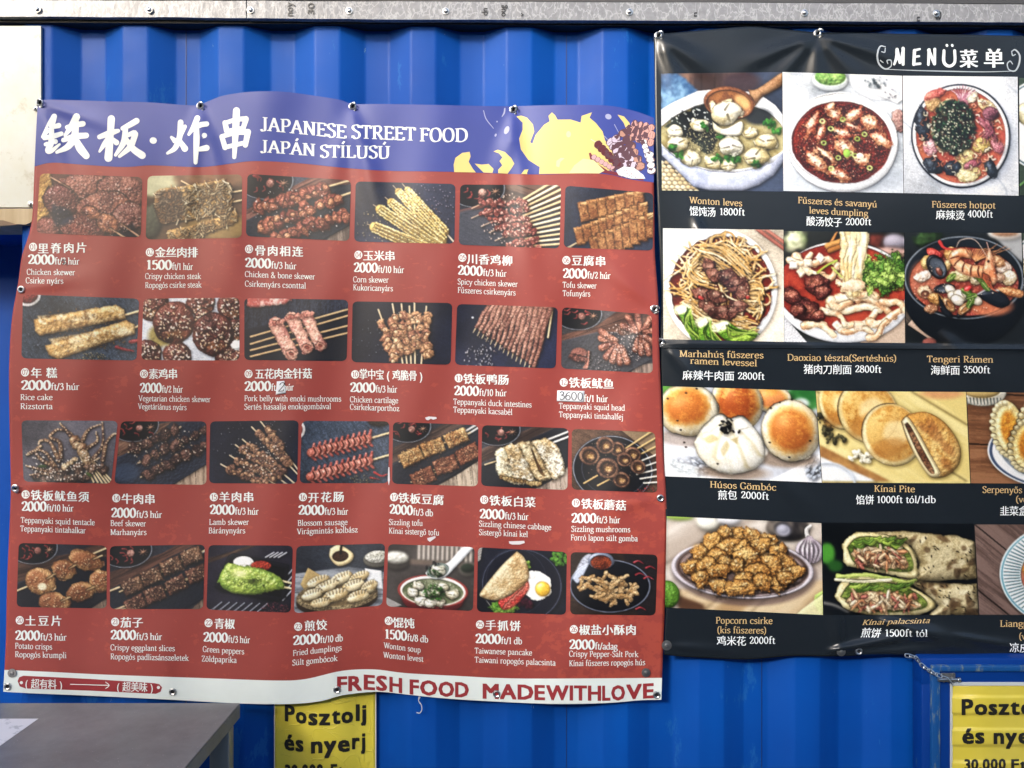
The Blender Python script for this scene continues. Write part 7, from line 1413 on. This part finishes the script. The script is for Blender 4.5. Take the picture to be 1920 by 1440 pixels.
b = MB(); rail(b, 1782, 1279.5, 2420, 1286, YF+.009, YF+.03, .001); rail(b, 1782, 1284, 1786.5, 1800, YF+.010, YF+.03, .001); b.build('sealing_strip', m_gask, o)
STEPS = (1306, 1339, 1367, 1398, 1428, 1460, 1492, 1524, 1560)
def surf_slat(px, py):
    y = np.asarray(py, float); d = 0
    for s, sg in zip(STEPS, (1, -1)*5): d = d+sg*.005/(1+np.exp(np.clip(-(y-s)/1.1, -30, 30)))
    return YF+.012-d+0*np.asarray(px, float)
sheet('slatted_panel', 1786, 2400, 1286, 1780, surf_slat, 0, m_yel3, o, 8, 260, .002)
p = Print()
for w_, x0, x1, y0, c in (('Posztolj', 1803, 1960, 1340, 30), ('és', 1804, 1846, 1394, 30), ('nyerj', 1863, 1962, 1394, 30), ('30.000', 1808, 1886, 1443, 20), ('Ft-os', 1896, 1972, 1443, 20)): p = Print(); p.sans(w_, x0, x1, y0, y0-1, cap=c); p.build('lettering', m_pblk, surf_slat, .0022, o, sub=3)
yl = YF+.0005
c = at(1778, 1270, yl); b = MB(); u = S*(D+yl)/D
b.box((c[0]-13*u, yl-.001, c[2]-8*u), (c[0]+13*u, yl+.003, c[2]+8*u), bev=.0008)
for a in (-9, 9):
    for q in (-6.5, 6.5): b.lathe((c[0]+a*u, yl-.001, c[2]+q*u), [(.004, 0), (.0035, .002), (0, .0026)], 12)
lat = b.build('latch_plate', m_dsteel, o, smooth=True)
b = MB(); b.tube([(c[0]-22*u, yl-.006, c[2]-3*u), (c[0]+16*u, yl-.006, c[2]-3*u)], .0045, 10); b.lathe((c[0]+16*u, yl-.006, c[2]-3*u), [(.0062, 0), (.0062, .006), (0, .0065)], 12, ax=(1, 0, 0)); b.box((c[0]-4*u, yl-.010, c[2]-7*u), (c[0]+3*u, yl-.001, c[2]+1*u), bev=.001)
b.box((c[0]+5*u, yl-.009, c[2]-7*u), (c[0]+10*u, yl-.001, c[2]+1*u), bev=.001); b.build('latch_bolt', m_steel, lat, smooth=True)

# chain from the wall to the latch
pts = np.array(_smooth([(1699, 1229), (1716, 1233), (1727, 1246), (1739, 1255), (1752, 1263), (1764, 1268)], 8)); seg = np.r_[0, np.cumsum(np.linalg.norm(np.diff(pts, axis=0), axis=1))]
o = empty('chain', tuple(at(1735, 1250, -.06)), 'bright steel link chain holding up the corner of the blue flap', 'chain'); N = 9
for i in range(N):
    s = (i+.5)/N*seg[-1]; px, py = np.interp(s, seg, pts[:, 0]), np.interp(s, seg, pts[:, 1]); q = min(s+2, seg[-1]); r_ = max(s-2, 0)
    a = math.atan2(-(np.interp(q, seg, pts[:, 1])-np.interp(r_, seg, pts[:, 1])), np.interp(q, seg, pts[:, 0])-np.interp(r_, seg, pts[:, 0])); yy = -.052-.055*i/N; c = np.array(at(px, py, yy)); dx = np.array([math.cos(a), 0, math.sin(a)]); w_ = np.array([-math.sin(a), 0, math.cos(a)]) if i % 2 == 0 else np.array([0, 1, 0])
    w_ = w_*.8+np.array([0, .35, 0]) if i % 2 == 0 else w_*.6+.5*np.array([-math.sin(a), 0, math.cos(a)])
    b = MB(); T = np.linspace(0, 2*math.pi, 17)[:-1]; b.tube([c+dx*(math.cos(t_)*.0045+np.sign(math.cos(t_))*.0055*min(1, abs(math.cos(t_))*3))+w_*math.sin(t_)*.0055 for t_ in T], .0018, 6, closed=True); b.build('chain_link', m_steel, o, smooth=True)
b = MB(); L = [(1763, 1267), (1772, 1269), (1779, 1274), (1786, 1284)]; b.tube([at(x, y, yl-.012) for x, y in _smooth(L, 4)], .0018, 6); b.build('wire_tail', m_steel, o, smooth=True)

# white string under the red banner
m_str, _ = mat('white string', (.55, .55, .58), .8)
b = MB(); b.tube([at(x, y, -.022+.0002*i) for i, (x, y) in enumerate(_smooth([(786, 1306), (785, 1314), (790, 1322), (791, 1331), (787, 1337), (781, 1336)], 4))], .0014, 6)
b.tube([at(x, y, -.021) for x, y in _smooth([(788, 1307), (785, 1313), (787, 1319)], 4)], .0011, 6); tag(b.build('string', m_str, None, smooth=True), 'short curled white string dangling below FOOD on the red banner', 'string')

# ---------------------------------------------------------------- steel table with a sheet of paper
m_tab, t = mat('brushed steel table', (.24, .25, .27), .45, metal=.35); t.l(t.ramp(t.noise(3, 6, .6), .3, .7, (.36, .36, .36, 1), (.52, .52, .52, 1)), t.b.inputs['Roughness']); n = t.noise(150, 5, .7); c = t.mix(t.ramp(t.noise(4, 7, .7), .35, .7), (.17, .185, .19), (.27, .29, .30)); sc = t.noise(9, 9, .8, t.co(1, 4, 1)); c = t.mix(t.ramp(sc, .66, .69), c, (.12, .12, .12)); t.base(t.mix(t.ramp(n, .66, .70), c, (.5, .5, .5))); t.bump(t.noise(8, 4), .1, .003)
m_tab2, t = mat('galvanised table frame', (.34, .36, .37), .45, metal=.8)
YB, YFr = -.10, -.85; A = at(450, 1318, YB); zt_ = A[2]; xr = A[0]; xl = xr-1.7
o = empty('steel_table', ((xl+xr)/2, (YB+YFr)/2, 0), 'grey steel work table in the lower left corner in front of the red banner', 'table')
b = MB(); b.box((xl, YFr, zt_-.004), (xr, YB, zt_), bev=.0015); b.box((xl, YFr, zt_-.040), (xr, YFr+.02, zt_-.0045)); b.box((xr-.02, YFr+.021, zt_-.040), (xr, YB, zt_-.0045)); b.box((xl, YFr+.021, zt_-.040), (xl+.02, YB, zt_-.0045)); b.build('tabletop', m_tab, o)
b = MB(); b.box((xl+.021, YB-.03, zt_-.04), (xr-.021, YB-.005, zt_-.005)); b.build('apron', m_tab2, o)
lx = at(418, 1400, YB-.06)[0]
for x in (lx, xl+.06):
    for y in (YB-.07, YFr+.06): b = MB(); b.box((x-.026, y-.02, .01), (x+.026, y+.02, zt_-.0415), bev=.003); b.lathe((x, y, 0), [(.022, 0), (.018, .012)], 14, ax=(0, 0, 1)); b.build('leg', m_tab2, o, smooth=True)
m_pap, t = mat('white paper mat', (.72, .73, .76), .6); t.base(t.mix(t.ramp(t.noise(25, 6, .7), .56, .62), (.74, .75, .78), (.5, .52, .55)))
k = (ZC-zt_)/((1348-720)*S); yb = D*k-D; xr2 = at(72, 1348, yb)[0]
tag(mesh('paper_sheet', [(xr2-.42, yb-.34, zt_+.0008), (xr2, yb-.34, zt_+.0008), (xr2, yb, zt_+.0008), (xr2-.42, yb, zt_+.0008), (xr2-.42, yb-.34, zt_+.0004), (xr2, yb-.34, zt_+.0004), (xr2, yb, zt_+.0004), (xr2-.42, yb, zt_+.0004)], [(0, 1, 2, 3), (7, 6, 5, 4), (0, 4, 5, 1), (1, 5, 6, 2), (2, 6, 7, 3), (3, 7, 4, 0)], m_pap), 'white paper sheet lying on the steel table', 'paper')
